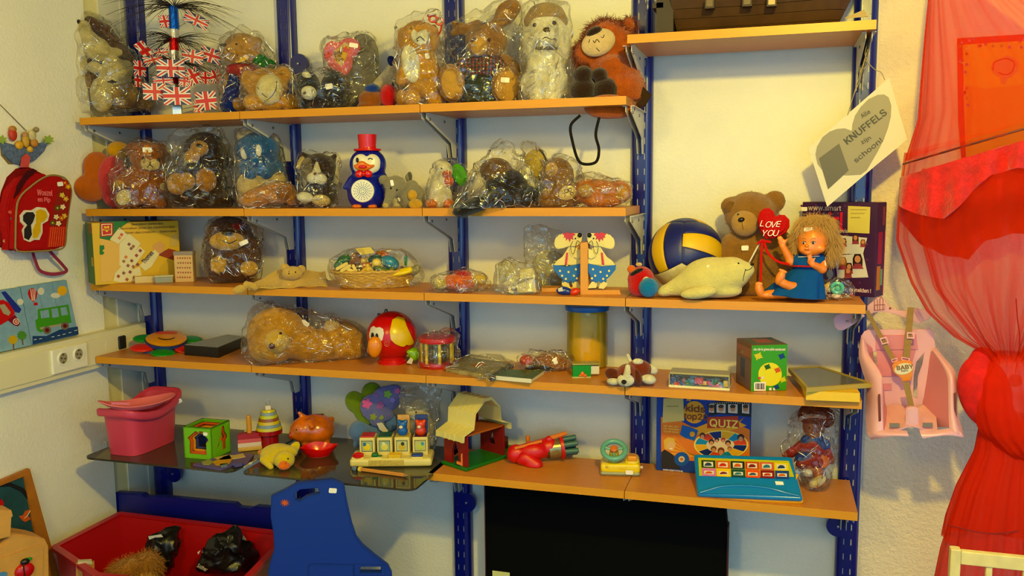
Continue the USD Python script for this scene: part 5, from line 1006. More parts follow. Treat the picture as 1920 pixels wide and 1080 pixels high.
Vb = np.array([t.P(*p) for p in ((982, 436, 0), (980, 424, -6), (1006, 418, 0), (1024, 422, 0), (1050, 432, 0), (1066, 460, 0), (1070, 548, 10), (1000, 548, 16), (984, 500, 8), (1040, 480, 24), (1020, 540, 30), (1060, 540, -22), (990, 540, -20), (1000, 440, -14))])
t.part('plastic_bag', crumple(Vb, .010, .007, 34, 130), FILM2(), smooth=50, track=False)
# bookends
OCH, CRW, BDT = mat('bookend_ochre', (216, 150, 34), .45), mat('mouse_cream', (232, 212, 134), .45), mat('trouser_blue_paint', (40, 104, 180), .4)
RDH = mat('paint_red', (204, 44, 22), .4); BLN = mat('bead_black', (14, 11, 10), .12)
for i, lb in ((0, 'left wooden bookend with a red-haired mouse in blue dotted trousers'), (1, 'right wooden bookend with a red-haired mouse in blue dotted trousers')):
    t = Thing('bookend', lb, 'bookend', 1060 if i == 0 else 1132, ZC, base=(547 if i == 0 else 552))
    M = (lambda pts: [(2192-x, y) for x, y in pts]) if i == 0 else (lambda pts: pts)   # drawn for the right figure
    if i: t.ext('upright', [(1088, 456), (1103, 453), (1103, 545), (1088, 545)], 6, 26, OCH, bev=1); t.ext('foot_board', [(1088, 544), (1162, 544), (1164, 553), (1088, 553)], 8, 40, OCH, bev=1); t.ext('upright_side', [(1103, 456), (1106, 454), (1106, 542), (1103, 545)], -4, 18, mat('cork', (196, 130, 40), .6, var=.5, vscale=200))
    else: t.ext('upright', [(1079, 458), (1088, 455), (1087, 545), (1080, 548)], 6, 26, OCH, bev=1); t.ext('foot_board', [(1015, 541), (1086, 538), (1086, 547), (1015, 548)], 8, 40, OCH, bev=1)
    for nm, pts, m_, w in (('body', [(1112, 464), (1124, 460), (1130, 470), (1138, 482), (1148, 489), (1154, 498), (1103, 496), (1103, 474)], CRW, 8), ('head', [(1100, 440), (1108, 437), (1122, 438), (1138, 438), (1150, 446), (1153, 456), (1150, 466), (1138, 466), (1126, 462), (1112, 462), (1103, 456), (1101, 448)], CRW, 12), ('ear', [(1134, 440), (1144, 440), (1152, 450), (1152, 462), (1146, 467), (1134, 465), (1128, 456)], CRW, 13.5),
                           ('trousers', [(1103, 494), (1128, 500), (1155, 497), (1154, 506), (1144, 518), (1137, 524), (1137, 530), (1132, 527), (1127, 531), (1122, 527), (1117, 531), (1113, 526), (1109, 528), (1108, 520), (1103, 510)], BDT, 11),
                           ('foot', [(1110, 528), (1120, 529), (1118, 540), (1102, 541), (1104, 536)], CRW, 9), ('foot', [(1126, 530), (1138, 527), (1139, 534), (1132, 542), (1122, 541)], CRW, 9),
                           ('hair', [(1113, 440), (1118, 436), (1124, 438), (1128, 435), (1132, 438), (1138, 437), (1134, 442), (1136, 447), (1131, 445), (1131, 452), (1127, 447), (1124, 454), (1121, 447), (1117, 450), (1118, 443)], RDH, 14), ('brace', [(1127, 474), (1130, 474), (1133, 496), (1129, 497)], RDH, 12.5), ('hand', [(1103, 466), (1112, 470), (1116, 482), (1108, 486), (1103, 482)], CRW, 13)):
        t.ext(nm, M(pts), w, 5, m_, bev=1)
    t.ell('nose', M([(1105, 441)])[0][0], 441, 4.2, 4, 15, 3, BLN, 20); t.eye(M([(1113, 447)])[0][0], 447, 1.4, BLN, 15)
    for x, y in ((1112, 505), (1126, 510), (1142, 508), (1116, 517), (1138, 517), (1131, 523), (1110, 522)): t.ext('trouser_dot', M(circ(x, y, 2.2, n=10)), 12, 1.5, CRW)
    t.line('snout_line', [M([p])[0]+(18.5,) for p in ((1104, 456), (1110, 452), (1114, 470), (1119, 476), (1122, 462), (1118, 452))], .5, BLN); t.eye(M([(1129, 498)])[0][0], 498, 1.6, CRW, 16.5, name='button')
    if i == 0: t.tag(1082, 477, 7, 5, 4.5)
t = Thing('finger_toy', 'small blue and red toy with a white label lying before the left bookend', 'toy', 1064, ZC, base=553)
t.blob('blue_end', [t.E(1056, 545, 13, 8, 0, 9), t.E(1066, 547, 8, 6, 0, 8)], plastic('toy_navy', (24, 52, 130)), 3); t.ell('red_end', 1078, 547, 10, 7, 4, 8, plastic('toy_red_orange', (206, 64, 24)), 20); t.ext('white_label', [(1046, 541), (1054, 538), (1056, 546), (1047, 547)], 11, 1, mat('label_cloth', (206, 196, 176), .7))
# parrot plush
t = Thing('plush_parrot', 'red plush bird with a big blue ball nose left of the volleyball', 'plush toy', 1206, ZC, base=556)
t.blob('body', [t.E(1202, 524, 25, 25, 0, 22), t.E(1200, 538, 22, 18, 4, 20)], plush('parrot_red', (196, 36, 22), .1), 4); t.ell('orange_ear', 1184, 505, 8, 8, 10, 6, plush('parrot_orange', (226, 110, 40), .1)); t.ell('black_brow', 1194, 510, 13, 5, None, 4, BLACKP, 28); t.ell('top_tuft', 1198, 496, 6, 4, 4, 5, plush('tuft_yellow', (220, 180, 120)))
t.ell('white_ring', 1210, 534, 12, 18, 16, 8, WHITEP, 10); t.ell('ball_nose', 1216, 539, 18, 18, 26, 16, plush('parrot_blue', (36, 120, 176), .1))
# ------------------------------------------------------------------ third row, right section
t = Thing('volleyball', 'blue, yellow and white volleyball behind the plush seal', 'ball', 1286, ZC, -.145)
c0 = t.P(1286, 469, 0); RR = 69.5*t.s; c0[2] = RR
vd = np.array([-.10, -.985, -.12]); vd /= np.linalg.norm(vd); rx_ = np.cross(vd, [0, 0, 1]); rx_ = -rx_/np.linalg.norm(rx_); up_ = np.cross(rx_, -vd)*1.0; up_ = np.cross(vd, rx_)*1.0
if up_[2] < 0: up_ = -up_
if rx_[0] < 0: rx_ = -rx_
ee = [vd/math.sqrt(3)+math.sqrt(2/3)*d for d in (-up_, rx_*math.cos(.5236)+up_*.5, -rx_*math.cos(.5236)+up_*.5)]
VB, VY, VW = mat('ball_blue', (22, 30, 104), .38, bump=.12, bscale=700), mat('ball_yellow', (226, 180, 36), .38, bump=.12, bscale=700), mat('ball_white', (214, 200, 150), .42, var=.2, vscale=26)
def panel(axis, sg, strip, lo, hi, m):
    oth = [i for i in range(3) if i != axis]; other = [i for i in oth if i != strip][0]
    def f(u, v):
        a = lo+.012+(hi-lo-.024)*u; b = -1+.012+1.976*v
        d = sg*ee[axis]+np.tan(a*math.pi/4)[..., None]*ee[strip]+np.tan(b*math.pi/4)[..., None]*ee[other]
        d = d/np.linalg.norm(d, axis=-1, keepdims=True); e = np.minimum.reduce([u, 1-u, v*2.5, (1-v)*2.5]); r = RR*(1-.012*np.exp(-e*28))
        return d*r[..., None]+c0
    g = grid(f, 13, 31)
    if g.face_normals[100]@(g.triangles_center[100]-c0) < 0: g.invert()
    t.part('leather_panel', g, m, smooth=True)
t.part('bladder', ellm(('e', c0, np.full(3, RR*.985), 0), 4), mat('seam_black', (30, 26, 22), .7), smooth=True)
for ax, sg, st_, cols in ((2, 1, 1, (VB, VY, VB)), (1, 1, 0, (VB, VY, VB)), (0, 1, 2, (VW, VW, VW)), (2, -1, 1, (VW, VY, VW)), (1, -1, 0, (VB, VY, VB)), (0, -1, 2, (VB, VY, VB))):
    for i, m in enumerate(cols): panel(ax, sg, st_, 1-2*(i+1)/3, 1-2*i/3, m)
t = Thing('plush_seal', 'white plush seal lying before the volleyball', 'plush toy', 1320, ZC, base=560)
SLP = plush('seal_white', (228, 212, 140), .06)
t.blob('body', [t.C((1248, 544, 0), (1310, 526, 0), 10, 32), t.E(1334, 520, 56, 38, 0, 34, 4), t.E(1372, 512, 34, 30, 4, 28, 2), t.E(1400, 506, 14, 13, 10, 14), t.E(1246, 546, 14, 8, 4, 12, 14), t.E(1360, 545, 30, 12, 4, 24)], SLP, 8, 64)
t.ell('flipper', 1310, 549, 33, 11, 34, 14, SLP, 8); t.eye(1384.5, 494, 1.9); t.ell('nose', 1410, 496, 4, 2.6, 14, 4, BLN, 20); t.line('mouth', [(1398, 504), (1396, 512), (1394, 520), (1393, 527)], .6, STITCH); t.line('mouth', [(1411, 500, 20), (1406, 505, 23), (1398, 507)], .6, STITCH); t.ell('price_tag_hole', 1327, 500, 3.4, 4, None, 2, mat('tag_clear', (230, 220, 180), .3), 20)
t = Thing('teddy_bear', 'big tan teddy bear sitting behind the red heart cushion', 'plush toy', 1412, ZC, -.135)
TB = plush('teddy_tan', (150, 106, 54), .14)
t.blob('body', [t.E(1407, 402, 46, 42, 4, 36), t.E(1452, 378, 20, 21, -2, 9, -20), t.E(1369, 387, 17, 18, -2, 9, 20), t.E(1418, 492, 58, 62, -4, 40), t.C((1374, 458, 8), (1360, 510, 16), 22, 20), t.C((1464, 452, 8), (1482, 490, 14), 20, 18), t.E(1414, 538, 60, 26, 4, 40), t.C((1390, 540, 10), (1376, 545, 24), 20, 18), t.C((1450, 540, 10), (1476, 545, 20), 20, 18)], TB, 6, 64)
fur(t, 'fur', t.last, 5200, 4.5, .5, mat('fur_teddy', (160, 114, 60), .8), k=6, seed=21, down=.35)
t.ell('muzzle', 1397, 418, 25, 25, 30, 20, plush('muzzle_sand', (186, 142, 82), .1)); t.ell('nose', 1390, 412, 6, 4.5, None, 4, mat('nose_black', (24, 16, 12), .2), 12); t.line('muzzle_seam', [(1391, 417), (1393, 428), (1396, 440)], .5, STITCH)
t.ell('inner_ear', 1370, 388, 10, 11, None, 3, plush('inner_ear', (124, 86, 44))); t.eye(1384, 402, 1.8) ; t.tag(1397, 465, None, 6.5, 4.5, 4)
t = Thing('heart_cushion', 'red plush heart on a white stick with ribbons held by the teddy bear', 'heart', 1450, ZC+.09, -.24)
HPX = [(x/3.692+1160, y/3.692+340) for x, y in ((962, 262), (975, 215), (1005, 190), (1040, 186), (1070, 208), (1085, 246), (1112, 234), (1150, 236), (1182, 268), (1184, 318), (1160, 358), (1120, 384), (1070, 400), (1020, 404), (992, 372), (970, 320))]
t.ext('heart', HPX, 16, 30, plush('heart_red', (200, 24, 18), .06), bev=13, smooth=70)
WL = mat('letter_white', (240, 216, 200), .5)
for tx, pos in (('LOVE', [(1423, 424, 0), (1433, 426, 0), (1443, 426, 0), (1453, 425, 0)]), ('YOU', [(1426, 442, 0), (1437, 442, 0), (1447, 442, 0)])):
    for ch, (x, y, _) in zip(tx, pos): t.text('embroidered_letter', ch, x, y, 11, 17.2, WL, tilt=-3, t=1, slant=.25)
t.line('stick', [(1427, 450, 6), (1405, 492, 10)], 1.7, mat('stick_white', (226, 210, 190), .4), spline=False)
RBN = cloth('ribbon_red', (196, 40, 26))
for pts in ([(1430, 448, 12), (1428, 470, 14), (1427, 500, 16), (1426, 528, 20)], [(1432, 450, 12), (1440, 474, 14), (1458, 490, 18), (1480, 496, 22)], [(1420, 458, 12), (1428, 452, 14), (1446, 454, 14)]): t.part('ribbon', tube(np.array([t.P(*q) for q in pts]), 2.2*t.s, 6, True, .3), RBN)
# doll
t = Thing('baby_doll', 'vinyl doll with curly blond hair and a blue dress sitting on the third shelf', 'doll', 1510, ZC, base=561)
SKN = mat('doll_vinyl', (232, 134, 66), .36, spec=.5)
fing = lambda x, y, w, a0, da, L, r: [t.C((x, y, w), (x+L*l*math.cos(math.radians(a0+da*i)), y-L*l*math.sin(math.radians(a0+da*i)), w+1), r, r*.75) for i, l in enumerate((.85, 1, 1, .8))]
t.blob('body', [t.E(1524, 450, 27, 29, 14, 27), t.E(1520, 464, 22, 16, 24, 18), t.E(1508, 467, 9, 8, 34, 8), t.E(1538, 466, 9, 8, 32, 8), t.E(1512.5, 461, 3, 3, 42.5, 4), t.E(1513, 467, 4, 1.6, 41, 4), t.E(1514, 474, 6, 4, 37, 5), t.E(1550, 458, 4, 6, 12, 4), t.E(1516, 502, 24, 28, 4, 20), t.C((1518, 474, 10), (1517, 486, 8), 9, 10),
      t.C((1492, 484, 6), (1483, 490, 14), 8, 9), t.C((1483, 490, 14), (1468, 462, 20), 8, 6), t.E(1466, 454, 7, 7, 21, 4)] + fing(1463, 451, 22, 140, -28, 8, 1.8) + [t.C((1471, 455, 22), (1476, 449, 23), 2, 1.6),
      t.C((1540, 486, 6), (1541, 504, 18), 9, 9), t.C((1541, 504, 18), (1524, 496, 32), 8, 6), t.E(1520, 490, 6, 7, 34, 4)] + fing(1518, 487, 36, 118, -20, 8, 1.8) + [t.C((1524, 490, 35), (1528, 484, 36), 2, 1.5),
      t.C((1510, 535, 10), (1470, 550, 40), 15, 9), t.C((1470, 550, 40), (1440, 552, 52), 9, 8), t.E(1424, 543, 8, 15, 58, 9, 14), t.E(1434, 553, 12, 6, 54, 8), t.C((1510, 530, 10), (1490, 540, 44), 15, 10), t.C((1490, 540, 44), (1474, 534, 54), 10, 8), t.E(1463, 520, 8, 15, 58, 9, -22), t.E(1468, 531, 8, 8, 56, 8)] +
      [t.E(1418+2.6*i, 532-.6*i*(1 if i < 3 else 0), 1.8, 2.2, 62, 2.5) for i in range(5)] + [t.E(1462+3*i, 505.5+1.2*i, 1.8, 2.2, 62, 2.5) for i in range(5)], SKN, 3, 104)
for x, tl in ((1507, 0), (1525, 0)): t.ell('eye', x, 455.5, 3.4, 2.6, None, 2, mat('eye_white_vinyl', (230, 214, 196), .2), sub=2); t.ell('iris', x-.3, 455.6, 2.3, 2.4, None, 3.6, mat('iris_brown', (58, 30, 16), .1), sub=2); t.line('lash', [(x-4.2, 454.5), (x, 452.4), (x+4.2, 454.2)], .7, mat('lash_brown', (60, 34, 18), .6)); t.line('brow', [(x-4, 448.5), (x, 447), (x+4, 448.4)], .45, mat('brow_tan', (150, 90, 46), .6))
t.ell('lips', 1513, 467.6, 3.8, 1.5, None, 1.2, mat('lips_pink', (200, 84, 66), .3), sub=2)
HRM = mat('doll_hair_strands', (208, 166, 104), .45)
hp_ = [t.E(1526, 432, 32, 28, 2, 30), t.E(1498, 456, 12, 26, -2, 16, 8), t.E(1558, 460, 17, 28, 0, 18, -8), t.E(1540, 425, 24, 20, 14, 20), t.E(1512, 424, 18, 14, 16, 16)]
t.blob('hair_cap', [t.E(1528, 430, 30, 26, -2, 28), t.E(1497, 458, 9, 22, -6, 12, 8), t.E(1558, 460, 12, 24, -4, 14, -8)], mat('doll_hair', (178, 132, 76), .7, var=.3, vscale=80, bump=.8, bscale=240), 5)
fur(t, 'curls', hp_, 4200, 15, .6, HRM, seed=8, out=.45, down=.55, region=lambda p, n: ~((n[:, 1] < -.35) & (p[:, 2] < t.P(1526, 438, 20)[2]) & (np.abs(p[:, 0]-t.P(1524, 450, 20)[0]) < 25*t.s)))
DRS = cloth('dress_blue', (18, 78, 150)); 
t.blob('dress_bodice', [t.E(1513, 492, 30, 17, 8, 24), t.E(1490, 487, 12, 10, 8, 12), t.E(1536, 486, 12, 11, 8, 12)], DRS, 4)
def skirt(u, v):
    a = -math.pi*1.02+2.04*math.pi*u; x = 1512-22*v; r = 24+26*v+3.2*v*np.sin(a*9); y = 503+42*v+10*v*np.cos(a*.5)**2
    q = np.stack([np.cos(a), np.sin(a)], -1); px = x+q[..., 0]*r*1.05; w = 8+20*v+q[..., 1]*r*.8
    return np.stack([(px-t.px)*t.s, -w*t.s, np.maximum((t.py-y)*t.s, .003)], -1)
t.part('skirt', grid(skirt, 90, 14, .003), DRS, smooth=60); t.part('petticoat', trimesh.Trimesh(grid(skirt, 90, 14, .002).vertices*[.95, .95, .9]+[0, 0, 0], grid(skirt, 90, 14, .002).faces, process=False), cloth('petticoat', (226, 216, 206)), smooth=60)
t.part('waist_ribbon', tube(np.array([t.P(1512+29*math.cos(a), 501-2*math.sin(a*.5), 9+25*math.sin(a)) for a in np.linspace(0, 6.28, 30)]), 1.8*t.s, 6), cloth('waist_red', (170, 44, 46))); t.part('collar_trim', tube(np.array([t.P(1516+24*math.cos(a), 481-1*math.cos(a), 10+18*math.sin(a)) for a in np.linspace(0, 6.28, 24)]), .9*t.s, 5), WL)
t.part('cuff', tube(np.array([t.P(1545+3*math.cos(a), 498+9*math.sin(a), 14+7*math.cos(a)) for a in np.linspace(0, 6.28, 16)]), 1.4*t.s, 5), WL); t.tag(1516, 430, None, 8, 3.6, 4)
# purple game box
t = gamebox('purple_game_box', 'purple girls board game box with a yellow note and photos behind the doll', 'game box', 1567, 552, ZC, -24, 142, 42, 172, ink('box_purple', (58, 22, 66)))
k = t.s
for i in range(10):
    for j in range(12):
        if (i+j) % 2 == 0 and (j < 2 or j > 9 or i > 8): deco(t, 'dot', circ(1503+i*13.6, 386+j*14.4, 2.2, n=8), ink('dot_violet', (92, 40, 84)), 0)
t.text('title', 'www.smart', 1515, 394, 9, t.f+.6, ink('title_silver', (190, 170, 160)), bold=True, width=64); t.text('title', 'girl', 1530, 432, 34, t.f+.6, ink('title_red', (196, 36, 60)), bold=True, width=52); t.text('title', 'movie', 1566, 436, 7, t.f+.9, ink('title_silver', (190, 170, 160)), bold=True, width=24)
deco(t, 'yellow_note', [(1590, 386), (1632, 388), (1630, 438), (1589, 436)], ink('note_yellow', (214, 196, 110)), 3)
def scribble(t, x, y, w): t.line('handwriting', [(x+w*q/14, y+(1.1 if q % 2 else -1.1)*(.5+.5*abs(math.sin(q*2.3))), t.f+1.6) for q in range(15)], .28, ink('pencil', (150, 130, 80)))
for i, (y, w) in enumerate(((393, 30), (400, 26), (408, 18))): scribble(t, 1595, y, w)
PHW, SK2, HR2 = ink('photo_white', (216, 206, 200)), ink('skin_print', (206, 140, 100)), ink('hair_print', (60, 34, 26))
def people(t, pts, heads, lift):
    deco(t, 'photo', pts, PHW, lift)
    for x, y, r, hc in heads:
        deco(t, 'photo_hair', [(x-r*1.3, y-r*.2), (x-r*.8, y-r*1.4), (x+r*.8, y-r*1.4), (x+r*1.3, y), (x+r*1.3, y+r*1.9), (x-r*1.3, y+r*1.9)], ink('hair', hc), lift+1); deco(t, 'photo_shirt', [(x-r*1.6, y+r*2.6), (x-r*.8, y+r*1.2), (x+r*.8, y+r*1.2), (x+r*1.6, y+r*2.6)], ink('shirt', (150, 60, 70)), lift+1.5); deco(t, 'photo_face', circ(x, y, r*.8, r, 12), SK2, lift+2)
people(t, [(1560, 440), (1626, 446), (1618, 476), (1566, 476)], ((1582, 452, 4, (50, 30, 26)), (1604, 446, 4.5, (70, 40, 30)), (1618, 454, 3.6, (120, 70, 30))), 2)
people(t, [(1566, 480), (1618, 474), (1628, 520), (1570, 522)], ((1580, 490, 6, (150, 100, 40)), (1592, 500, 5, (50, 26, 20)), (1608, 486, 7, (40, 24, 20)), (1590, 508, 5, (110, 50, 30))), 3)
deco(t, 'phone_picture', [(1538, 504), (1564, 500), (1568, 538), (1540, 540)], ink('phone_violet', (104, 84, 110)), 2); deco(t, 'phone_screen', circ(1556, 514, 6, 8), ink('phone_screen', (180, 190, 180)), 3); deco(t, 'face_print', circ(1556, 478, 10, 13), SK2, 1)
t.text('slogan', 'or melden !', 1592, 546, 7, t.f+.8, ink('letter_pink', (226, 190, 196)), bold=True, width=40)
s1 = t.part('side_panel', bx(71*k, 71*k+.0006, .001, 41*k, .001, 171*k), ink('side_purple', (70, 24, 78)))
for nm, y0, y1, z0, z1, c in (('side_title', 10, 28, 60, 118, (170, 30, 70)), ('side_figure', 8, 24, 12, 56, (206, 130, 60)), ('side_figure', 22, 34, 20, 50, (120, 170, 130)), ('side_logo', 26, 36, 130, 164, (150, 60, 80)), ('side_edge', 38, 40, 4, 120, (206, 50, 90))): put(t.path, nm, bx(71*k, 71*k+.0010, y0*k, y1*k, z0*k, z1*k), ink(nm, c), False)
t.tag(1508, 392, t.f+1, 6, 4)
t = Thing('trinket_bag', 'tiny clear bag with a yellow star and teal pacifier toy', 'toy bag', 1566, ZC, base=562)
t.ext('yellow_star', [(1540+r_*1.1*math.cos(a+.3)+6, 542+r_*math.sin(a+.3)) for a, r_ in zip(np.linspace(0, 6.28, 10, endpoint=False), np.tile((16, 8), 5))], 6, 8, plastic('star_yellow', (226, 180, 50)), bev=2); t.part('teal_ring', tube(np.array([t.P(1570+10*math.cos(a), 540+9*math.sin(a), 12) for a in np.linspace(0, 6.3, 24)]), 3.4*t.s, 8), plastic('ring_teal', (90, 176, 160))); t.ell('teal_knob', 1571, 541, 7, 6, 8, 6, plastic('ring_teal', (90, 176, 160))); t.ell('white_knob', 1568, 555, 9, 5, 10, 7, plastic('knob_white', (226, 206, 190))); t.ell('red_bead', 1597, 552, 3, 4, 6, 4, plastic('bead_red', (190, 50, 70)))
t.bag(3, [(1532, 548, 6), (1575, 520, 0), (1602, 526, 0), (1606, 552, 8), (1560, 562, 14)], 35, 2.4)
# ------------------------------------------------------------------ fourth row
t = Thing('flower_spinner', 'orange, red and green flower-shaped spinning toy on a blue suction foot', 'spinning toy', 310, ZE, base=657)
k = t.s; tl = 13
c = t.P(312, 640, 0); ORGD = mat('spinner_orange', (222, 150, 60), .3)
t.part('foot', lathe([(0, 0), (13*k, 0), (12*k, 5*k), (6*k, 9*k), (6*k, 16*k), (0, 16*k)], 24, tuple(t.P(281, 667, 4)*[1, 1, 0])), plastic('spinner_blue', (30, 90, 150)))
tilt = lambda m: move(move(m, rx=tl, ry=3), *c)
for i, (a, col) in enumerate(((205, (206, 50, 26)), (262, (30, 130, 46)), (318, (206, 50, 26)), (20, (30, 130, 46)), (80, (206, 150, 40)), (145, (30, 130, 46)))):
    e = ('e', np.array([46*k*math.cos(math.radians(a)), 46*k*math.sin(math.radians(a)), -4*k]), np.array([21*k, 17*k, 5*k]), 0); t.part('petal', tilt(ellm(e, 3)), plastic('petal_'+('red' if col[0] == 206 and col[1] == 50 else 'green' if col[0] == 30 else 'amber'), col), smooth=True)
t.part('lower_disc', tilt(lathe([(0, -16*k), (22*k, -15*k), (36*k, -10*k), (37*k, -7*k), (0, -6*k)], 40)), ORGD); t.part('blue_ring', tilt(lathe([(0, -2*k), (37*k, -2*k), (37*k, 4*k), (0, 5*k)], 40)), plastic('spinner_navy', (34, 50, 110))); t.part('face_disc', tilt(lathe([(0, 4*k), (35*k, 4*k), (36*k, 6*k), (30*k, 9*k), (0, 11*k)], 40)), ORGD)
t.part('smile', tilt(tube(np.array([[15*k*math.cos(a), 15*k*math.sin(a)-4*k, 11.6*k] for a in np.linspace(3.5, 5.9, 12)]), .8*k, 5)), BLN); t.part('hair_print', tilt(ellm(('e', np.array([0, 18*k, 10.4*k]), np.array([20*k, 8*k, 1.4*k]), 0), 2)), plastic('spinner_pink', (196, 80, 60)))
t = Thing('black_box', 'flat black box with a grey top on the fourth shelf', 'box', 400, ZE, base=668)
hb = .040; top = [at_z(x, y, ZE+hb) for x, y in ((345, 646), (409, 651), (459, 631), (426, 627))]; bp = Polygon([tuple(t.L(p)[:2]) for p in top])
t.part('body', slab(bp, 0, hb-.002), mat('box_black', (12, 11, 12), .4)); t.part('top_sheet', slab(bp.buffer(-.002), hb-.002, hb), mat('box_top_grey', (120, 116, 104), .28))
t = Thing('bagged_tan_dog_big', 'big golden plush dog lying in a shiny clear bag on the fourth shelf', 'plush toy', 565, ZE, -.20)
t.blob('body', [t.E(520, 618, 50, 42, 6, 40), t.E(510, 650, 42, 32, 20, 34), t.E(560, 640, 44, 34, 0, 34), t.E(636, 640, 46, 38, 0, 34), t.E(600, 655, 50, 26, 6, 34), t.E(660, 655, 26, 24, 10, 24), t.E(482, 630, 18, 34, 6, 18)], GOLDP, 7, 60)
t.ell('muzzle', 519, 640, 22, 22, 46, 20, plush('dog_muzzle', (222, 180, 80), .1)); t.ell('nose', 510, 649, 6, 5.5, None, 5, mat('nose_brown', (80, 34, 24), .3)); t.eye(526, 625, 2.6); t.ell('speckled_patch', 622, 612, 16, 14, None, 8, mat('patch_speckled', (206, 176, 120), .9, var=.5, vscale=240), 40); t.tag(572, 606, None, 8, 4, -35)
t.bag(5, [(470, 576, 0), (482, 568, 0), (500, 574, 0), (458, 600, 0), (458, 676, 24), (640, 590, 0), (690, 640, 10), (684, 676, 20)], 51, 3.4, cells=130)
# red bird ball
t = Thing('red_bird_ball', 'round red plastic bird with yellow wing, orange beak and white eyes on a red foot', 'toy', 736, ZE, base=680)
RBK = plastic('bird_red', (196, 22, 18), .25); k = t.s; c = t.P(735, 629, 0)
t.part('body', ellm(('e', c, np.full(3, 46*k), 0), 4), RBK, smooth=True); t.part('foot', lathe([(0, 0), (27*k, 0), (27*k, 4*k), (24*k, 8*k), (28*k, 22*k), (0, 22*k)], 36), RBK)
def onball(name, pts, m, lift=1.2, th=3, par=None):
    """A plate laid on the ball."""
    poly = Polygon(pts); out = []; 
    P = [t.P(x, y, 0)-c for x, y in pts]; R_ = 46*k
    q = np.array([[p[0], p[2]] for p in P]); pol = Polygon(q).buffer(0); pm_ = plate(pol, 0, .002)
    V, F_ = trimesh.remesh.subdivide_to_size(pm_.vertices, pm_.faces, .008); V = np.array(V); rr = np.minimum(np.hypot(V[:, 0], V[:, 2]), R_*.985)
    yb = -np.sqrt(R_**2-rr**2); V[:, 1] = yb+np.where(V[:, 1] < .001, -lift*k, .6*k)
    return t.part(name, trimesh.Trimesh(V+c, F_, process=False), m, par, 40)
cv = lambda L: [(x/3.765+670, y/3.765+560) for x, y in L]
onball('wing', cv([(246, 130), (285, 112), (330, 125), (345, 170), (372, 230), (398, 290), (388, 306), (362, 306), (345, 300), (325, 312), (300, 305), (262, 285), (236, 258), (228, 205)]), plastic('bird_yellow', (226, 186, 40)), 3)
onball('face_white', cv([(86, 230), (95, 195), (115, 178), (135, 186), (160, 180), (184, 190), (188, 220), (178, 262), (160, 282), (120, 268), (90, 276), (84, 250)]), plastic('bird_white', (230, 220, 200)), 1)
for x in (699, 707): onball('pupil', circ(x, 625, 2.9, 6.4, 14), BLN, 2.2)
t.blob('beak', [t.E(703, 648, 13, 17, 42, 10), t.E(702, 658, 10, 12, 40, 9)], plastic('bird_orange', (226, 136, 40)), 4); t.ell('lower_beak', 693, 656, 5, 8, 34, 7, plastic('bird_pink', (206, 110, 80)))
sp_ = np.array([(726+(.8+.42*a)*math.cos(a)*1.1, 637+(.8+.42*a)*math.sin(a)*1.1) for a in np.linspace(0, 12, 40)]); 
def ballpt(x, y, lift): p = t.P(x, y, 0)-c; r = math.hypot(p[0], p[2]); return c+np.array([p[0], -math.sqrt(max((46*k)**2-r*r, 0))-lift*k, p[2]])
t.part('spiral', tube(np.array([ballpt(x, y, .4) for x, y in sp_]), .6*k, 5), plastic('bird_pink', (206, 110, 80)), track=False); t.blob('feather_tuft', [t.C((722, 592, 0), (724, 582, 0), 5, 3), t.C((718, 594, 0), (710, 590, 0), 5, 3)], plastic('tuft_grey', (60, 66, 62)), 2, ground=False)
t = Thing('green_frog_toy', 'small green plastic toy with a white tag lying between red bird and drum', 'toy', 776, ZE, base=683)
t.blob('body', [t.E(777, 664, 11, 13, 0, 10), t.E(768, 660, 6, 5, 4, 5)], plastic('frog_green', (130, 176, 40)), 3); t.ext('paper_tag', [(762, 680), (770, 670), (775, 674), (772, 683)], 10, 1, mat('label_cloth', (206, 196, 176), .7))
t = Thing('bagged_drum', 'red toy drum rattle with yellow bars inside a clear bag', 'toy drum', 821, ZE, base=686)
k = t.s; D_ = plastic('drum_red', (196, 40, 24), .25); r = 34*k; zt = t.P(821, 640, 0)[2]
t.part('bottom_disc', lathe([(0, 0), (r, 0), (r*1.04, 4*k), (r, 9*k), (0, 9*k)], 36), D_); t.part('top_disc', lathe([(0, zt), (r, zt), (r*1.04, zt+4*k), (r, zt+9*k), (0, zt+10*k)], 36), D_)
for a in np.linspace(0.35, 6.63, 8)[:-1]: t.part('bar', lathe([(0, 8*k), (3*k, 8*k), (3*k, zt+1*k), (0, zt+1*k)], 12, (r*.86*math.cos(a), r*.86*math.sin(a), 0)), plastic('drum_yellow', (226, 196, 50)))
t.part('inner_drum', lathe([(0, 9*k), (r*.5, 9*k), (r*.5, zt), (0, zt)], 24), mat('drum_mirror', (110, 110, 90), .15, metal=.8)); t.bag(3, [(788, 628, 0), (842, 616, 0), (860, 624, 0), (856, 684, 12), (790, 686, 12)], 52, 2.4)
def flat(t, name, pts, z0, z1, m, **kw): return t.part(name, slab(Polygon([tuple(t.L(at_z(x, y, ZE+z1))[:2]) for x, y in pts]).buffer(.0012, 3), z0, z1), m, **kw)
t = Thing('bagged_board_book', 'grey-yellow board book lying in a clear bag on the fourth shelf', 'book', 896, ZE, base=690)
flat(t, 'book', [(837, 690), (878, 670), (956, 680), (916, 704)], 0, .012, mat('book_edge', (176, 160, 110), .6)); flat(t, 'cover', [(838, 689), (878, 671), (954, 680), (916, 702)], .012, .0135, mat('book_cover', (166, 156, 110), .35, var=.2, vscale=30)); flat(t, 'cover_print', [(882, 684), (900, 680), (912, 683), (894, 688)], .0135, .0142, ink('cover_orange', (196, 116, 50))); flat(t, 'spine_strip', [(919, 704), (958, 682), (962, 684), (924, 709)], 0, .011, ink('spine_blue', (80, 90, 100)))
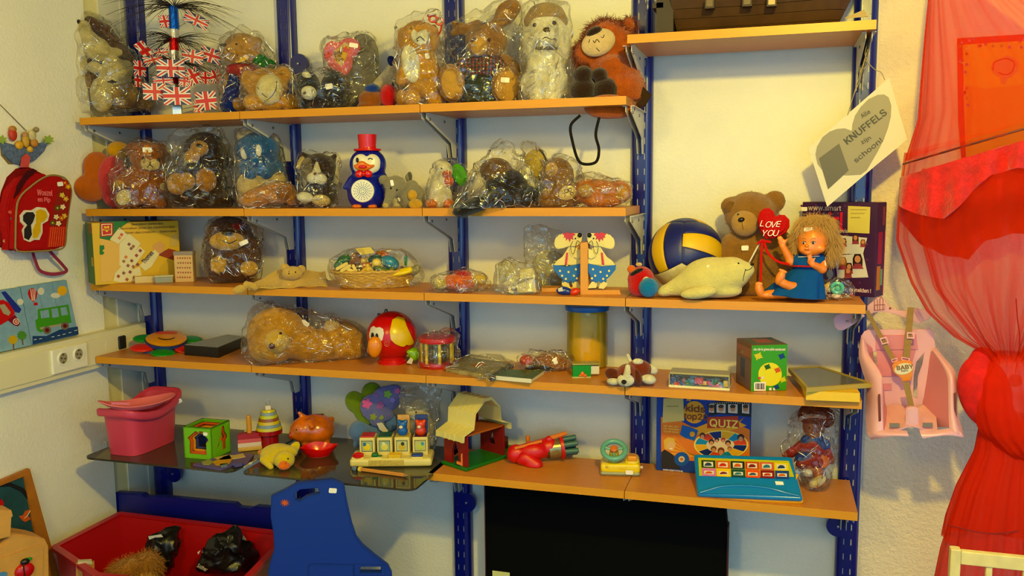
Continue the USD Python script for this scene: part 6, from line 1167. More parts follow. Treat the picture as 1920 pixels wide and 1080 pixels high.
t.bag(3, [(828, 694, 0), (886, 664, -10), (948, 668, 0), (968, 678, 0), (926, 710, 6)], 53, 2.0)
t = Thing('paperback_book', 'small green paperback with a white printed spine lying on the fourth shelf', 'book', 975, ZE, base=706)
flat(t, 'pages', [(931, 704), (952, 693), (1019, 695), (996, 710)], .001, .0125, mat('pages', (222, 206, 160), .8)); flat(t, 'cover', [(930, 704), (952, 692.5), (1020, 694), (996, 710)], .0125, .014, mat('cover_green', (70, 96, 40), .4, var=.5, vscale=70)); 
sa, sb_ = t.L(at_z(929.5, 704.5, ZE+.014)), t.L(at_z(996, 710.5, ZE+.014)); t.part('spine', quad(np.array([[sa[0], sa[1], .0005], [sb_[0], sb_[1], .0005], [sb_[0], sb_[1], .0138], [sa[0], sa[1], .0138]]), .001), ink('spine_white', (226, 216, 190)))
tm = meshkit.text_mesh('KLEINE VLINDER POCKET', .0062, .0004, True); an = math.atan2(sb_[1]-sa[1], sb_[0]-sa[0]); tm.vertices[:, 0] *= .112/np.ptp(tm.vertices[:, 0]); v = tm.vertices
t.part('spine_text', trimesh.Trimesh(np.stack([sa[0]+.006+v[:, 0]*math.cos(an)+v[:, 2]*math.sin(an), sa[1]+v[:, 0]*math.sin(an)-v[:, 2]*math.cos(an)-.0012, .004+v[:, 1]], 1), tm.faces, process=False), BLN, smooth=False)
t = Thing('bagged_brown_plush_small', 'small brown plush with a red head lying in a clear bag before the yellow jar', 'plush toy', 1024, ZE, base=693)
t.blob('body', [t.E(1030, 678, 32, 16, 0, 18), t.E(1050, 682, 22, 12, 4, 14)], plush('small_brown', (160, 100, 40)), 4); t.ell('head', 987, 676, 13, 11, 6, 12, plush('small_red', (206, 84, 50))); t.ell('dark_leg', 1012, 690, 28, 8, 10, 12, DKBR); t.tag(1041, 677, None, 4, 6, 20); t.bag(4, [(970, 684, 0), (985, 655, 0), (1060, 656, 0), (1080, 676, 0), (1010, 700, 12)], 54, 2.8)
# jar
t = Thing('yellow_jar', 'tall yellow see-through jar with a blue lid on the fourth shelf', 'jar', 1101, ZE, base=686)
k = t.s; zt = t.P(1101, 571, 0)[2]; JY = lambda nm, c, a: usdkit.material(stage, '/World/Looks/'+nm, {'t': ('transparent_bsdf', dict(color=c)), 'd': ('diffuse_bsdf', dict(color=a)), 'x': ('translucent_bsdf', dict(color=a)), 'g': ('glossy_bsdf', dict(color=(1, 1, 1), roughness=.15)), 'm': ('mix_closure', dict(fac=.5)), 'm1': ('mix_closure', dict(fac=.5)), 'm2': ('mix_closure', {}), 'f': ('fresnel', dict(IOR=1.45))}, [('d.BSDF', 'm.closure1'), ('x.BSDF', 'm.closure2'), ('t.BSDF', 'm1.closure1'), ('m.closure', 'm1.closure2'), ('m1.closure', 'm2.closure1'), ('g.BSDF', 'm2.closure2'), ('f.fac', 'm2.fac')], surface='m2.closure')
t.part('jar', lathe([(0, 0), (35*k, 0), (38*k, 3*k), (38*k, zt-16*k), (36*k, zt-12*k), (36*k, zt-6*k), (34.5*k, zt-6*k), (34.5*k, zt-13*k), (36.5*k, zt-17*k), (36.5*k, 5*k), (34*k, 2*k), (0, 2*k)], 48), JY('jar_yellow_plastic', (.98, .86, .35), (.98, .70, .03)))
t.part('filling', lathe([(0, 3*k), (35*k, 3*k), (36*k, 6*k), (36*k, 58*k), (20*k, 62*k), (0, 60*k)], 40), mat('filling_yellow', (240, 196, 20), .5), label='bright yellow filling')
t.part('lid', lathe([(0, zt-10*k), (40*k, zt-10*k), (41*k, zt-8*k), (41*k, zt-1.5*k), (39.5*k, zt), (0, zt)], 48), plastic('lid_blue', (30, 100, 176)))
t = Thing('green_card_box', 'tiny green box with an orange figure in front of the yellow jar', 'box', 1098, ZE, base=708, turn=8)
k = t.s; t.part('box', bx(-24*k, 10*k, 0, 14*k, 0, 23*k), ink('card_green', (40, 140, 50))); t.part('white_box', bx(10.5*k, 26*k, 2*k, 14*k, 6*k, 21*k), mat('carton_white', (220, 214, 196), .6)); t.part('clear_lid', rbox(-25*k, 27*k, -1*k, 24*k, 23.5*k, 27*k, .002), mat('lid_olive', (150, 140, 80), .2)); t.part('bottom_tray', bx(-25*k, 10*k, -.8*k, 14*k, -.0*k, 2*k), mat('tray_pale', (190, 190, 130), .5))
t.blob('orange_figure', [('e', np.array([-6*k, -1*k, 7*k]), np.array([4*k, 2.4*k, 5*k]), 0), ('e', np.array([-1*k, -1*k, 4*k]), np.array([4*k, 2*k, 3*k]), 0), ('e', np.array([-11*k, -1*k, 4*k]), np.array([2*k, 2*k, 2*k]), 0)], plastic('figure_orange', (220, 110, 30)), 1.5, 30)
# dog plush
t = Thing('plush_dog_spotted', 'small brown and white plush dog lying on the fourth shelf edge', 'plush toy', 1180, ZE, base=722)
PBR = plush('dog_redbrown', (130, 52, 24))
t.blob('body', [t.E(1176, 702, 20, 20, 12, 18), t.E(1198, 692, 24, 18, 0, 16), t.E(1184, 710, 14, 12, 6, 12)], PBR, 4)
t.blob('muzzle', [t.E(1173, 713, 16, 12, 26, 12), t.C((1177, 688, 22), (1176, 704, 30), 5, 7)], WHITEP, 4); t.ell('ear', 1149, 702, 15, 11, 14, 6, plush('dog_ear', (98, 42, 20)), -25); t.ell('ear', 1196, 707, 7, 15, 20, 5, plush('dog_ear', (98, 42, 20)), 14)
t.ell('nose', 1170, 716, 5, 4, None, 5, BLN); t.eye(1167, 702, 1.8); t.eye(1183, 702, 1.8); t.ell('front_paw', 1216, 711, 14, 9, 12, 12, WHITEP, -8); t.ell('front_paw', 1150, 715, 12, 7, 16, 12, WHITEP); t.ell('hind_leg', 1220, 692, 14, 9, -4, 9, WHITEP, -25); t.blob('tail', [t.C((1184, 682, -4), (1177, 666, -4), 4, 3)], WHITEP, 2); t.ell('back_spot', 1196, 678, 10, 6, None, 6, WHITEP); t.line('mouth', [(1170, 720), (1171, 724), (1178, 722)], .5, STITCH)
# blocks case
t = Thing('mosaic_case', 'frosted plastic case filled with colourful mosaic blocks', 'case', 1310, ZE, base=731, turn=-6)
k = t.s; t.part('tray', rbox(-57*k, 57*k, 0, 44*k, 0, 6*k, .004), mat('case_cream', (226, 214, 170), .3)); t.part('frosted_lid', rbox(-56*k, 56*k, 1*k, 44*k, 26*k, 31*k, .004), mat('lid_frost', (168, 156, 116), .25)); t.part('back_wall', [bx(-56*k, 56*k, 42*k, 44*k, 5*k, 28*k), bx(-56*k, -54*k, 2*k, 44*k, 5*k, 28*k), bx(54*k, 56*k, 2*k, 44*k, 5*k, 28*k)], mat('lid_frost', (168, 156, 116), .25))
rr = np.random.default_rng(5); cols = [(40, 60, 130), (196, 60, 30), (226, 196, 40), (40, 110, 70), (226, 196, 40), (90, 120, 160)]
for i in range(15):
    x = -48+i*6.9; z = rr.uniform(7, 18); c_ = cols[rr.integers(0, 6)]; a = rr.choice([0, 0, 45, 20]); w, h = rr.choice([8, 11, 15]), rr.choice([7, 11])
    t.part('mosaic_block', move(bx(-w/2*k, w/2*k, 0, 5*k, -h/2*k, h/2*k), x*k, (2+rr.uniform(0, 6))*k, z*k, ry=a), plastic('block_%02d%02d%02d' % tuple(v//10 for v in c_), c_), smooth=False)
t.part('front_window', bx(-54*k, 54*k, .6*k, 1.4*k, 6*k, 26*k), FILM(), label='clear front window', smooth=False)
# frog game
t = gamebox('frog_game_box', 'green jumping frog game carton with a yellow circle and barcode', 'game box', 1441, 733, ZE, 23, 70, 76, 88, ink('frog_box_brown', (120, 84, 54)), ink('frog_green_face', (70, 150, 40)))
t.text('title', 'Jeu de la grenouille sauteuse!', 1412, 657, 4.5, t.f+.5, WL, tilt=-2, bold=True, width=62)
deco(t, 'yellow_circle', circ(1444, 702, 22, 22, 30), ink('frog_yellow', (232, 214, 50)), 1)
def frog(x, y, r, c): deco(t, 'frog_print', [(x+q*r*math.cos(a), y+q*r*.8*math.sin(a)) for a, q in zip(np.linspace(.4, 6.68, 17)[:-1], (1, .6, .7, .6, 1.1, .6, .7, .6, 1, .6, .7, .6, 1.1, .6, .7, .6))], ink('frog_%d' % c[1], c), 2)
for a in ((1422, 668, 10, (214, 196, 50)), (1466, 668, 8, (30, 60, 130)), (1439, 688, 8, (40, 90, 30)), (1458, 694, 8, (206, 90, 30)), (1468, 712, 8, (214, 196, 51)), (1456, 726, 7, (30, 60, 131)), (1424, 709, 4, (206, 80, 31)), (1430, 708, 4, (220, 210, 200))): frog(*a)
deco(t, 'barcode_label', [(1414, 717), (1436, 716), (1436, 733), (1414, 733)], WL, 2)
for i in range(8): deco(t, 'barcode_bar', [(1417+i*2.1, 719), (1418+i*2.1+(i % 3)*.3, 719), (1418+i*2.1+(i % 3)*.3, 730), (1417+i*2.1, 730)], BLN, 3)
for x in (1442, 1450): deco(t, 'symbol', [(x, 727), (x+4.5, 727), (x+4.5, 732), (x, 732)], WL, 2)
k = t.s
for nm, y0, y1, z0, z1, c in (('side_band', 2, 74, 62, 80, (150, 96, 70)), ('side_picture', 6, 70, 6, 58, (110, 90, 90)), ('side_digit', 30, 52, 20, 56, (60, 66, 90)), ('side_label', 40, 70, 64, 70, (206, 176, 130))): put(t.path, nm, bx(-35*k-.0006-.0004*(nm == 'side_digit'), -35*k, y0*k, y1*k, z0*k, z1*k), ink(nm, c), False)
put(t.path, 'top_print', bx(-30*k, 30*k, 8*k, 68*k, 88*k, 88*k+.0006), ink('top_print', (96, 100, 80)), False); put(t.path, 'top_face', bx(-14*k, 18*k, 20*k, 54*k, 88*k+.0006, 88*k+.0011), ink('top_red', (170, 90, 60)), False)
t = Thing('yellow_flat_box', 'flat yellow box under the glass-topped tray at the right end of the fourth shelf', 'box', 1560, ZE, base=742)
pl4 = lambda z, P: Polygon([tuple(t.L(at_z(x, y, ZE+z))[:2]) for x, y in P])
t.part('carton', slab(pl4(.026, [(1512, 733), (1612, 737), (1590, 704), (1500, 702)]).buffer(.001, 3), 0, .026), mat('carton_yellow', (236, 190, 50), .4))
t = Thing('glass_tray', 'wooden framed tray with a glass top lying on the yellow box', 'tray', 1560, ZE+.0265, base=728)
q4 = [tuple(t.L(at_z(x, y, ZE+.040))[:2]) for x, y in ((1478, 689), (1536, 685.5), (1640, 718), (1512, 727))]; P4 = Polygon(q4)
t.part('frame', slab(P4.difference(P4.buffer(-.009)), 0, .013), mat('tray_wood', (176, 150, 70), .45)); t.part('base', slab(P4.buffer(-.002), 0, .006), mat('tray_base', (150, 140, 90), .5)); t.part('glass_top', slab(P4.buffer(-.008), .008, .011), mat('tray_glass', (120, 116, 92), .08, spec=.8), label='greyish glass top')
# ------------------------------------------------------------------ bottom row
FZ = lambda x, y, z=0: at_z(x, y, ZF+z)
t = Thing('baby_bath_tub', 'pink plastic doll bath tub at the left end of the smoked glass shelf', 'tub', 256, ZF, base=852)
n, l, r = [t.L(FZ(*p)) for p in ((256, 857), (200, 851), (334, 824))]
u = (r-n); u[2] = 0; Lu = np.linalg.norm(u); u /= Lu; v = np.array([-u[1], u[0], 0]); wv = abs((l-n)@v); 
if (l-n)@v < 0: v = -v
ctr = n+u*Lu/2+v*wv/2; PK = mat('tub_pink', (206, 72, 92), .35, spec=.5)
def rr_(a, hx, hy, e=5.0): ca, sa = np.cos(a), np.sin(a); q = (np.abs(ca)**e+np.abs(sa)**e)**(-1/e); return q*ca*hx, q*sa*hy
ht = t.P(262, 783, 24)[2]
def tubwall(off, z0, z1, g0, g1, e=5.0):
    def f(p, q):
        a = p*2*np.pi; g = g0+(g1-g0)*q; X, Y = rr_(a, Lu/2*g+off, wv/2*g+off, e)
        z = z0+(z1-z0)*q; z = z+np.where(q > .3, ((X/(Lu/2))**2*.018+np.clip(X/(Lu/2), 0, 2)*.014)*(q-.3)/.7, 0)*(1 if z1 > .05 else 0)
        return ctr+X[..., None]*u+Y[..., None]*v+z[..., None]*np.array([0, 0, 1])
    return f
t.part('shell', grid(tubwall(0, .001, ht, 1.0, 1.13), 90, 12, .004), PK, smooth=60)
bp = Polygon([(ctr+X*u+Y*v)[:2] for X, Y in (rr_(a, Lu/2, wv/2) for a in np.linspace(0, 2*np.pi, 60, endpoint=False))]); t.part('bottom', slab(bp, .0005, .004), PK)
def rimf(p, q):
    a = p*2*np.pi; prof = np.array([(0, 0), (.012, .004), (.018, 0), (.018, -.018), (.015, -.024)]); o = np.interp(q*4, range(5), prof[:, 0]); h_ = np.interp(q*4, range(5), prof[:, 1])
    ca, sa = np.cos(a), np.sin(a); qq = (np.abs(ca)**5+np.abs(sa)**5)**(-.2); X, Y = qq*ca*(Lu/2*1.13+o), qq*sa*(wv/2*1.13+o)
    z = ht+h_+((X/(Lu/2))**2*.018+np.clip(X/(Lu/2), 0, 2)*.014)
    return ctr+X[..., None]*u+Y[..., None]*v+z[..., None]*np.array([0, 0, 1])
t.part('rim', grid(rimf, 110, 14, .003), PK, smooth=50); t.tag(336, 752, None, 5, 4, 18)
tubz = ht
t2 = Thing('pink_basin', 'pale pink plastic basin lying on top of the pink doll bath tub', 'basin', 259, ZF+ht+.016, base=768)
PP = mat('basin_pale_pink', (226, 120, 128), .3)
def basin(p, q):
    a = p*2*np.pi; g = .35+.65*q; X = 69*t2.s*g*np.cos(a); Y = 33*t2.s*g*np.sin(a)
    z = .004+.022*q**2+.012*q*np.abs(np.cos(a))**3+.016*q*np.cos(a)**2*(np.cos(a) < 0)
    return np.stack([X*math.cos(.30)-Y*math.sin(.30), X*math.sin(.30)+Y*math.cos(.30), z], -1)
t2.part('shell', grid(basin, 80, 14, .004), PP, smooth=60); an = np.linspace(0, 2*np.pi, 60)
t2.part('floor', trimesh.Trimesh(lathe([(0, 0), (1, 0), (1, .05), (0, .05)], 40).vertices*[25*t2.s, 12*t2.s, .06]+[0, 0, .003], lathe([(0, 0), (1, 0), (1, .05), (0, .05)], 40).faces), PP); t2.ext('grip', [(208, 754), (243, 755), (243, 760), (209, 759)], 34, 8, PP, bev=1.5)
# cube
t = Thing('sorting_cube', 'bright green wooden sorting cube with house and figure cut-outs', 'toy cube', 381, ZF, base=860, turn=-36)
k = t.s; S_ = 60*k; t0 = .004; LG = mat('cube_green', (120, 184, 20), .4); OR2 = mat('cube_orange', (216, 90, 20), .5); BL2 = mat('cube_inner_blue', (56, 64, 110), .5)
HS = lambda sc: affinity.scale(Polygon([(-.26, -.30), (.26, -.30), (.26, .02), (.34, .08), (.30, .16), (.18, .24), (.18, .32), (.06, .32), (.06, .28), (-.04, .32), (-.30, .12), (-.24, .02)]), sc, sc)
FG = lambda sc: affinity.scale(Polygon([(-.28, -.3), (-.06, -.14), (-.02, -.02), (.06, -.04), (.06, -.3), (.22, -.3), (.24, -.08), (.32, -.02), (.28, .08), (.22, .14), (.20, .34), (.06, .34), (.02, .1), (-.04, .06), (-.1, -.06)]), sc, sc)
def cubelayer(ins, m, nm, hs):
    h = S_/2-ins*k; sq = sbox(-h, -h, h, h); dn = lambda q: affinity.scale(q, S_, S_, origin=(0, 0))
    fr = plate(sq.difference(dn(HS(hs))), 0, t0); ri = plate(sq.difference(dn(FG(hs))), 0, t0); tp = slab(sq.difference(affinity.scale(sq, .66*hs+.08, .66*hs+.08)), 0, t0)
    O = np.array([-S_/2+0, S_/2, S_/2]); cx_ = np.array([-22*k*0, 0, 0])
    C_ = np.array([-9*k, S_/2-2*k, S_/2])
    t.part(nm+'front', move(fr, C_[0], C_[1]-h, C_[2]), m, smooth=False); t.part(nm+'side', move(move(ri, rz=90), C_[0]+h, C_[1], C_[2]), m, smooth=False); t.part(nm+'back', move(plate(sq, 0, t0), C_[0], C_[1]+h-t0, C_[2]), m, smooth=False); t.part(nm+'left', move(move(plate(sq, 0, t0), rz=90), C_[0]-h+t0, C_[1], C_[2]), m, smooth=False); t.part(nm+'top', move(tp, C_[0], C_[1], C_[2]+h-t0), m, smooth=False)
cubelayer(0, LG, 'outer_', 1.2); cubelayer(5, OR2, 'orange_', 1.0); cubelayer(10, mat('cube_amber', (226, 150, 40), .5), 'amber_', .84); cubelayer(15, BL2, 'blue_', .68)
t.tag(385, 814, 46, 4.5, 3)
# puzzle
t = Thing('butterfly_puzzle', 'flat purple butterfly puzzle board lying on the smoked glass shelf', 'puzzle', 420, ZF, base=866)
fl = lambda P, z0, z1: slab(Polygon([tuple(t.L(FZ(x, y, z1))[:2]) for x, y in P]).buffer(0), z0, z1)
t.part('board', fl([(362, 870), (414, 879), (446, 867), (462, 870), (476, 852), (446, 847), (420, 853)], 0, .006), mat('puzzle_purple', (96, 80, 136), .5))
for P, c in (([(378, 866), (392, 861), (400, 866), (392, 871), (380, 870)], (150, 150, 90)), ([(398, 866), (416, 858), (436, 860), (430, 868), (414, 872), (404, 871)], (206, 150, 60)), ([(402, 858), (424, 853), (440, 853), (456, 850), (460, 856), (436, 860), (414, 862)], (206, 176, 110)), ([(416, 857), (430, 853), (434, 859), (424, 861)], (196, 84, 40)), ([(434, 870), (452, 866), (454, 872), (442, 875)], (90, 90, 170)), ([(412, 870), (428, 868), (426, 873), (414, 875)], (110, 130, 130))): t.part('puzzle_piece', fl(P, .006, .0085), mat('puzzle_piece', c, .5))
# stack toy
t = Thing('wooden_stacker', 'small wooden stacker with red, pink and white triangles on a peg', 'toy', 469, ZF, base=843)
k = t.s; t.part('base', rbox(-22*k, 22*k, -10*k, 12*k, 0, 8*k, .004), mat('stacker_wood', (206, 162, 80), .5))
for i, (z0, z1, sc, c) in enumerate(((8, 16, 1, (226, 200, 180)), (16, 23, 1, (206, 90, 90)), (23, 33, .98, (160, 22, 24)))): 
    t.part('triangle_layer', slab(Polygon([(-21*k, -9*k), (20*k, -9*k), (21*k, -3*k), (2*k, 14*k), (-20*k, 0)]).buffer(.001), z0*k, z1*k), mat('stacker_layer', c, .45))
t.part('peg', lathe([(0, 33*k), (4.5*k, 33*k), (4.5*k, 62*k), (3*k, 66*k), (0, 66.5*k)], 18), mat('peg_wood', (206, 140, 50), .45)); t.part('cross_peg', [tube(np.array([[-9*k, 0, z], [9*k, 0, z]]), 1.1*k, 8) for z in (52*k,)], mat('peg_pale', (206, 176, 100), .5)); t.part('cross_peg', tube(np.array([[-9*k, 0, 36*k], [8*k, 0, 36.5*k]]), 1.1*k, 8), mat('peg_pale', (206, 176, 100), .5))
# stacking cups
t = Thing('stacking_cups', 'cone of striped yellow stacking cups on a dark red cup base', 'stacking toy', 506, ZF, base=838)
k = t.s; t.part('base_cup', lathe([(0, 0), (17*k, 0), (17*k, 24*k), (24*k, 27*k), (24*k, 35*k), (0, 35*k)], 32), plastic('cup_red', (150, 26, 16)))
for i in range(6):
    z0 = 35+i*5.6; r0 = 23.5-i*1.7; t.part('cup_ring', lathe([(0, z0*k), (r0*k, z0*k), ((r0-.8)*k, (z0+5.5)*k), (0, (z0+5.5)*k)], 32), plastic('cup_'+('yellow', 'blue', 'yellow', 'brown', 'yellow', 'blue')[i], ((206, 190, 60), (130, 146, 150), (216, 186, 50), (150, 84, 40), (196, 196, 60), (140, 150, 150))[i]))
t.part('top_cup', lathe([(0, 68*k), (13*k, 68*k), (11*k, 72*k), (0, 73*k)], 24), plastic('cup_yellow', (206, 190, 60))); t.part('white_knob', rbox(-5*k, 5*k, -4*k, 4*k, 72*k, 80*k, .002), plastic('knob_white', (226, 206, 190))); t.part('wire_ring', tube(np.array([[4*k*math.cos(a), 0, (84+7*math.sin(a))*k] for a in np.linspace(-1, 4.2, 16)]), .6*k, 5), mat('wire', (170, 166, 150), .3, metal=.7))
# duck
t = Thing('plush_duck', 'flat yellow plush duck with an orange bill lying on the smoked glass shelf', 'plush toy', 522, ZF, base=872)
DY = plush('duck_yellow', (226, 196, 56), .08)
t.blob('body', [t.E(520, 850, 32, 18, -20, 26), t.E(508, 860, 20, 14, -6, 18), t.E(533, 862, 19, 17, 16, 16), t.E(540, 848, 18, 12, -10, 14)], DY, 5); t.ell('wing', 551, 841, 9, 15, -16, 4, DY, -38); t.blob('foot_flap', [t.C((494, 862, 0), (508, 876, 18), 7, 5)], DY, 3); t.ell('tail_tip', 489, 848, 6, 5, -30, 5, plush('duck_orange', (226, 140, 60)))
t.blob('bill', [t.E(533, 874, 11, 7, 30, 9), t.E(532, 869, 8, 7, 28, 8)], plush('bill_orange', (236, 120, 30), .06), 3); t.eye(529, 862, 2.2); t.eye(539.5, 860.5, 2.2); t.line('nostril', [(531.5, 866), (531.5, 869.5)], .5, STITCH); t.line('nostril', [(536, 866), (536, 869.5)], .5, STITCH)
t = Thing('ballpoint_pen', 'slim clear pen lying across the gap of the glass shelves', 'pen', 474, ZF, base=867)
a, b = t.L(FZ(458, 876, .004)), t.L(FZ(488, 858, .004)); t.part('barrel', tube(np.array([a, b]), .0035, 8), mat('pen_clear', (176, 170, 150), .1)); t.part('cap', tube(np.array([a+(b-a)*.28, a+(b-a)*.42]), .0045, 8), mat('pen_white', (226, 220, 210), .3))
# pig
t = Thing('piggy_bank', 'glossy terracotta-coloured piggy bank in front of the second post', 'piggy bank', 588, ZF, base=835)
PG = mat('pig_terracotta', (206, 106, 44), .22, var=.38, vscale=18, spec=.5, coat=.3)
t.blob('body', [t.E(592, 805, 35, 29, 0, 32), t.E(570, 806, 26, 24, 8, 24), t.C((560, 812, 12), (548, 816, 18), 10, 7), t.E(575, 832, 9, 10, 14, 9), t.E(610, 832, 9, 10, 12, 9), t.C((572, 786, 4), (561, 774, 6), 7, 3), t.C((582, 792, 22), (585, 800, 32), 7, 4), t.E(622, 786, 5, 5, 0, 4)], PG, 5, 56)
t.ell('snout', 545, 817, 4, 7, 20, 6, mat('pig_snout', (160, 60, 30), .3)); t.eye(556, 806, 1.6); t.part('coin_slot', rbox(*(lambda q: (q[0]-.014, q[0]+.014, q[1]-.003, q[1]+.003, q[2]-.002, q[2]+.002))(t.P(600, 777, 0)), .001), mat('slot_dark', (70, 30, 16), .6))
# bowl
t = Thing('red_bowl', 'shallow wavy red plastic dish in front of the piggy bank', 'dish', 598, ZF, base=853)
k = t.s
def bowl(p, q): a = p*2*np.pi; g = .62+.38*q; rr2 = 33*k*g*(1+.06*np.cos(2*a)*q); return np.stack([rr2*np.cos(a), rr2*.75*np.sin(a), .003+.030*q**1.3+.004*np.cos(3*a+1)*q], -1)
t.part('dish', grid(bowl, 72, 12, .004), plastic('dish_red', (216, 26, 12), .22), smooth=60); e_ = lathe([(0, 0), (1, 0), (1, .004), (0, .004)], 40); t.part('bottom', trimesh.Trimesh(e_.vertices*[21*k, 16*k, 1], e_.faces), plastic('dish_red', (216, 26, 12), .22))
# butterfly plush
t = Thing('butterfly_plush', 'blue plush toy with green and flowered purple wings on the bottom row', 'plush toy', 702, ZF, -.15)
BLS = plush('soft_blue', (96, 126, 176), .1)
t.blob('body', [t.E(674, 808, 20, 20, 6, 18), t.E(700, 815, 26, 20, 0, 18), t.C((676, 815, 6), (668, 834, 8), 10, 6), t.E(734, 792, 13, 18, 0, 12), t.E(712, 830, 30, 24, 0, 16)], BLS, 4)
t.blob('green_wing', [t.E(666, 754, 18, 22, 6, 7, 22), t.E(682, 776, 16, 24, 6, 7, 34), t.E(697, 736, 19, 20, 2, 7, -10), t.E(692, 762, 18, 24, 2, 7)], plush('wing_green', (116, 136, 40), .14), 4)
wg = t.blob('flowered_wing', [t.E(700, 764, 24, 26, 16, 8, 20), t.E(724, 748, 26, 24, 14, 8, -30), t.E(742, 736, 20, 15, 14, 7, -20), t.E(706, 784, 14, 16, 14, 7), t.E(722, 776, 16, 14, 12, 7)], plush('wing_purple', (112, 110, 166), .14), 4)
for x, y, r, c in ((688, 757, 10, (206, 90, 140)), (713, 760, 8, (140, 80, 130)), (727, 739, 8, (110, 150, 60)), (745, 733, 6, (186, 90, 140)), (700, 782, 7, (130, 140, 50)), (715, 783, 5, (130, 140, 60)), (736, 750, 6, (120, 110, 180)), (706, 742, 5, (120, 80, 150))):
    t.ext('flower_print', [(x+q*r*math.cos(a), y+q*r*math.sin(a)) for a, q in zip(np.linspace(0, 6.28, 20, endpoint=False), np.tile((1, .95, .62, .95), 5))], None, 2, ink('wing_flower', c), wg); t.ell('flower_eye', x, y, r*.3, r*.3, None, 1, ink('flower_heart', (220, 190, 80)), parent=wg, track=False, sub=2)
t.ext('paper_label', [(706, 794), (716, 792), (728, 808), (722, 812), (712, 806)], 22, 1, mat('label_cloth', (206, 196, 176), .7))
t = Thing('bagged_spotted_bear', 'cream spotted plush bear in a tall clear bag behind the pop-up toy', 'plush toy', 784, ZF, -.13)
CSP = plush('spotted_cream', (206, 186, 140), .08)
t.blob('body', [t.E(788, 770, 20, 22, 6, 18), t.E(774, 772, 14, 11, 18, 12), t.E(786, 812, 24, 34, 0, 20), t.E(800, 800, 14, 20, 6, 12), t.E(766, 806, 10, 18, 8, 10)], CSP, 4)
for x, y in ((782, 759), (768, 763), (755, 766), (777, 769), (780, 773), (800, 785), (790, 800)): t.eye(x, y, 1.8, name='dark_spot')
t.bag(4, [(748, 716, 0), (828, 716, 0), (818, 760, 0), (752, 800, 4), (818, 850, 8)], 61, 2.6, milky=True)
# pop-up toy
t = Thing('pop_up_toy', 'cream pop-up toy with four doors and red, green, yellow and blue buttons', 'pop-up toy', 734, ZF, base=877, turn=-8)
k = t.s; CT = mat('popup_cream', (226, 206, 130), .35)
y0 = lambda px, py, w: t.P(px, py, w)
A, B = t.P(655, 872, 0), t.P(806, 884, 0); hb_ = .030
t.part('base', move(rbox(A[0], B[0]+4*k, 0, 62*k, .0, hb_, .010), 0, 0, .001), CT); bw = (B[0]-A[0])
t.part('label_plate', rbox(A[0]+.24*bw, A[0]+.68*bw, -.0012, .004, .006, .026, .0012), mat('label_sand', (196, 170, 90), .4, var=.25, vscale=120))
cx4 = [A[0]+bw*f for f in (.20, .42, .64, .87)]
for i, c in enumerate(cx4):
    w = .098*bw; zt = hb_+.062
    t.part('compartment', rbox(c-w, c+w, 24*k, 60*k, hb_-.004, zt, .005), CT)
    pc = t.part('picture_frame', bx(c-w*.72, c+w*.72, 24*k-.0008, 24*k+.001, hb_+.014, zt-.010), ink('frame_line', (60, 60, 50))); t.part('picture', bx(c-w*.66, c+w*.66, 24*k-.0014, 24*k, hb_+.016, zt-.012), ink('picture', ((170, 180, 130), (150, 170, 130), (190, 190, 130), (196, 186, 120))[i]))
    t.part('picture_shape', [ellm(('e', np.array([c, 24*k-.0014, hb_+.03]), np.array([w*.45, .0008, .012]), 0), 2)], ink('shape', ((226, 196, 60), (216, 200, 100), (200, 170, 70), (190, 196, 90))[i])); t.part('picture_shape', [ellm(('e', np.array([c+w*.2*(i-1.5), 24*k-.0018, hb_+.04]), np.array([w*.22, .0008, .007]), 0), 2)], ink('shape2', ((60, 110, 140), (230, 220, 150), (50, 60, 50), (80, 150, 170))[i]))
    if i < 2: t.part('door', rbox(c-w*.85, c+w*.85, 27*k, 57*k, zt-.001, zt+.004, .002), plastic('door_'+('red', 'green')[i], ((190, 36, 36), (20, 84, 30))[i]))
    else:
        t.part('open_door', move(rbox(-w*.8, w*.8, -.004, 0, 0, .066, .003), c, 54*k, zt-.002, rx=-12), plastic('door_'+('ochre', 'navy')[i-2], ((206, 150, 40), (24, 36, 110))[i-2])); t.part('door_opening', rbox(c-w*.8, c+w*.8, 27*k, 56*k, zt-.001, zt+.001, .001), mat('opening', ((196, 170, 70), (70, 30, 70))[i-2], .4))
        fig = lambda x, z, r: ('e', np.array([c+x*k, 40*k, zt+z*k]), np.array([r*k, r*.8*k, r*k]), 0)
        t.part('animal_figure', sdf_mesh([fig(0, 8, 10), fig(0, 20, 9), fig(-7, 27, 3.6), fig(7, 27, 3.6)], 3*k, 36), plastic('animal_'+('blue', 'orange')[i-2], ((20, 90, 160), (216, 70, 20))[i-2]), smooth=True); t.part('animal_muzzle', ellm(('e', np.array([c-2*k, 31*k, zt+18*k]), np.array([4*k, 3*k, 3.4*k]), 0), 2), plastic('animal_pale', (226, 206, 170)), smooth=True)
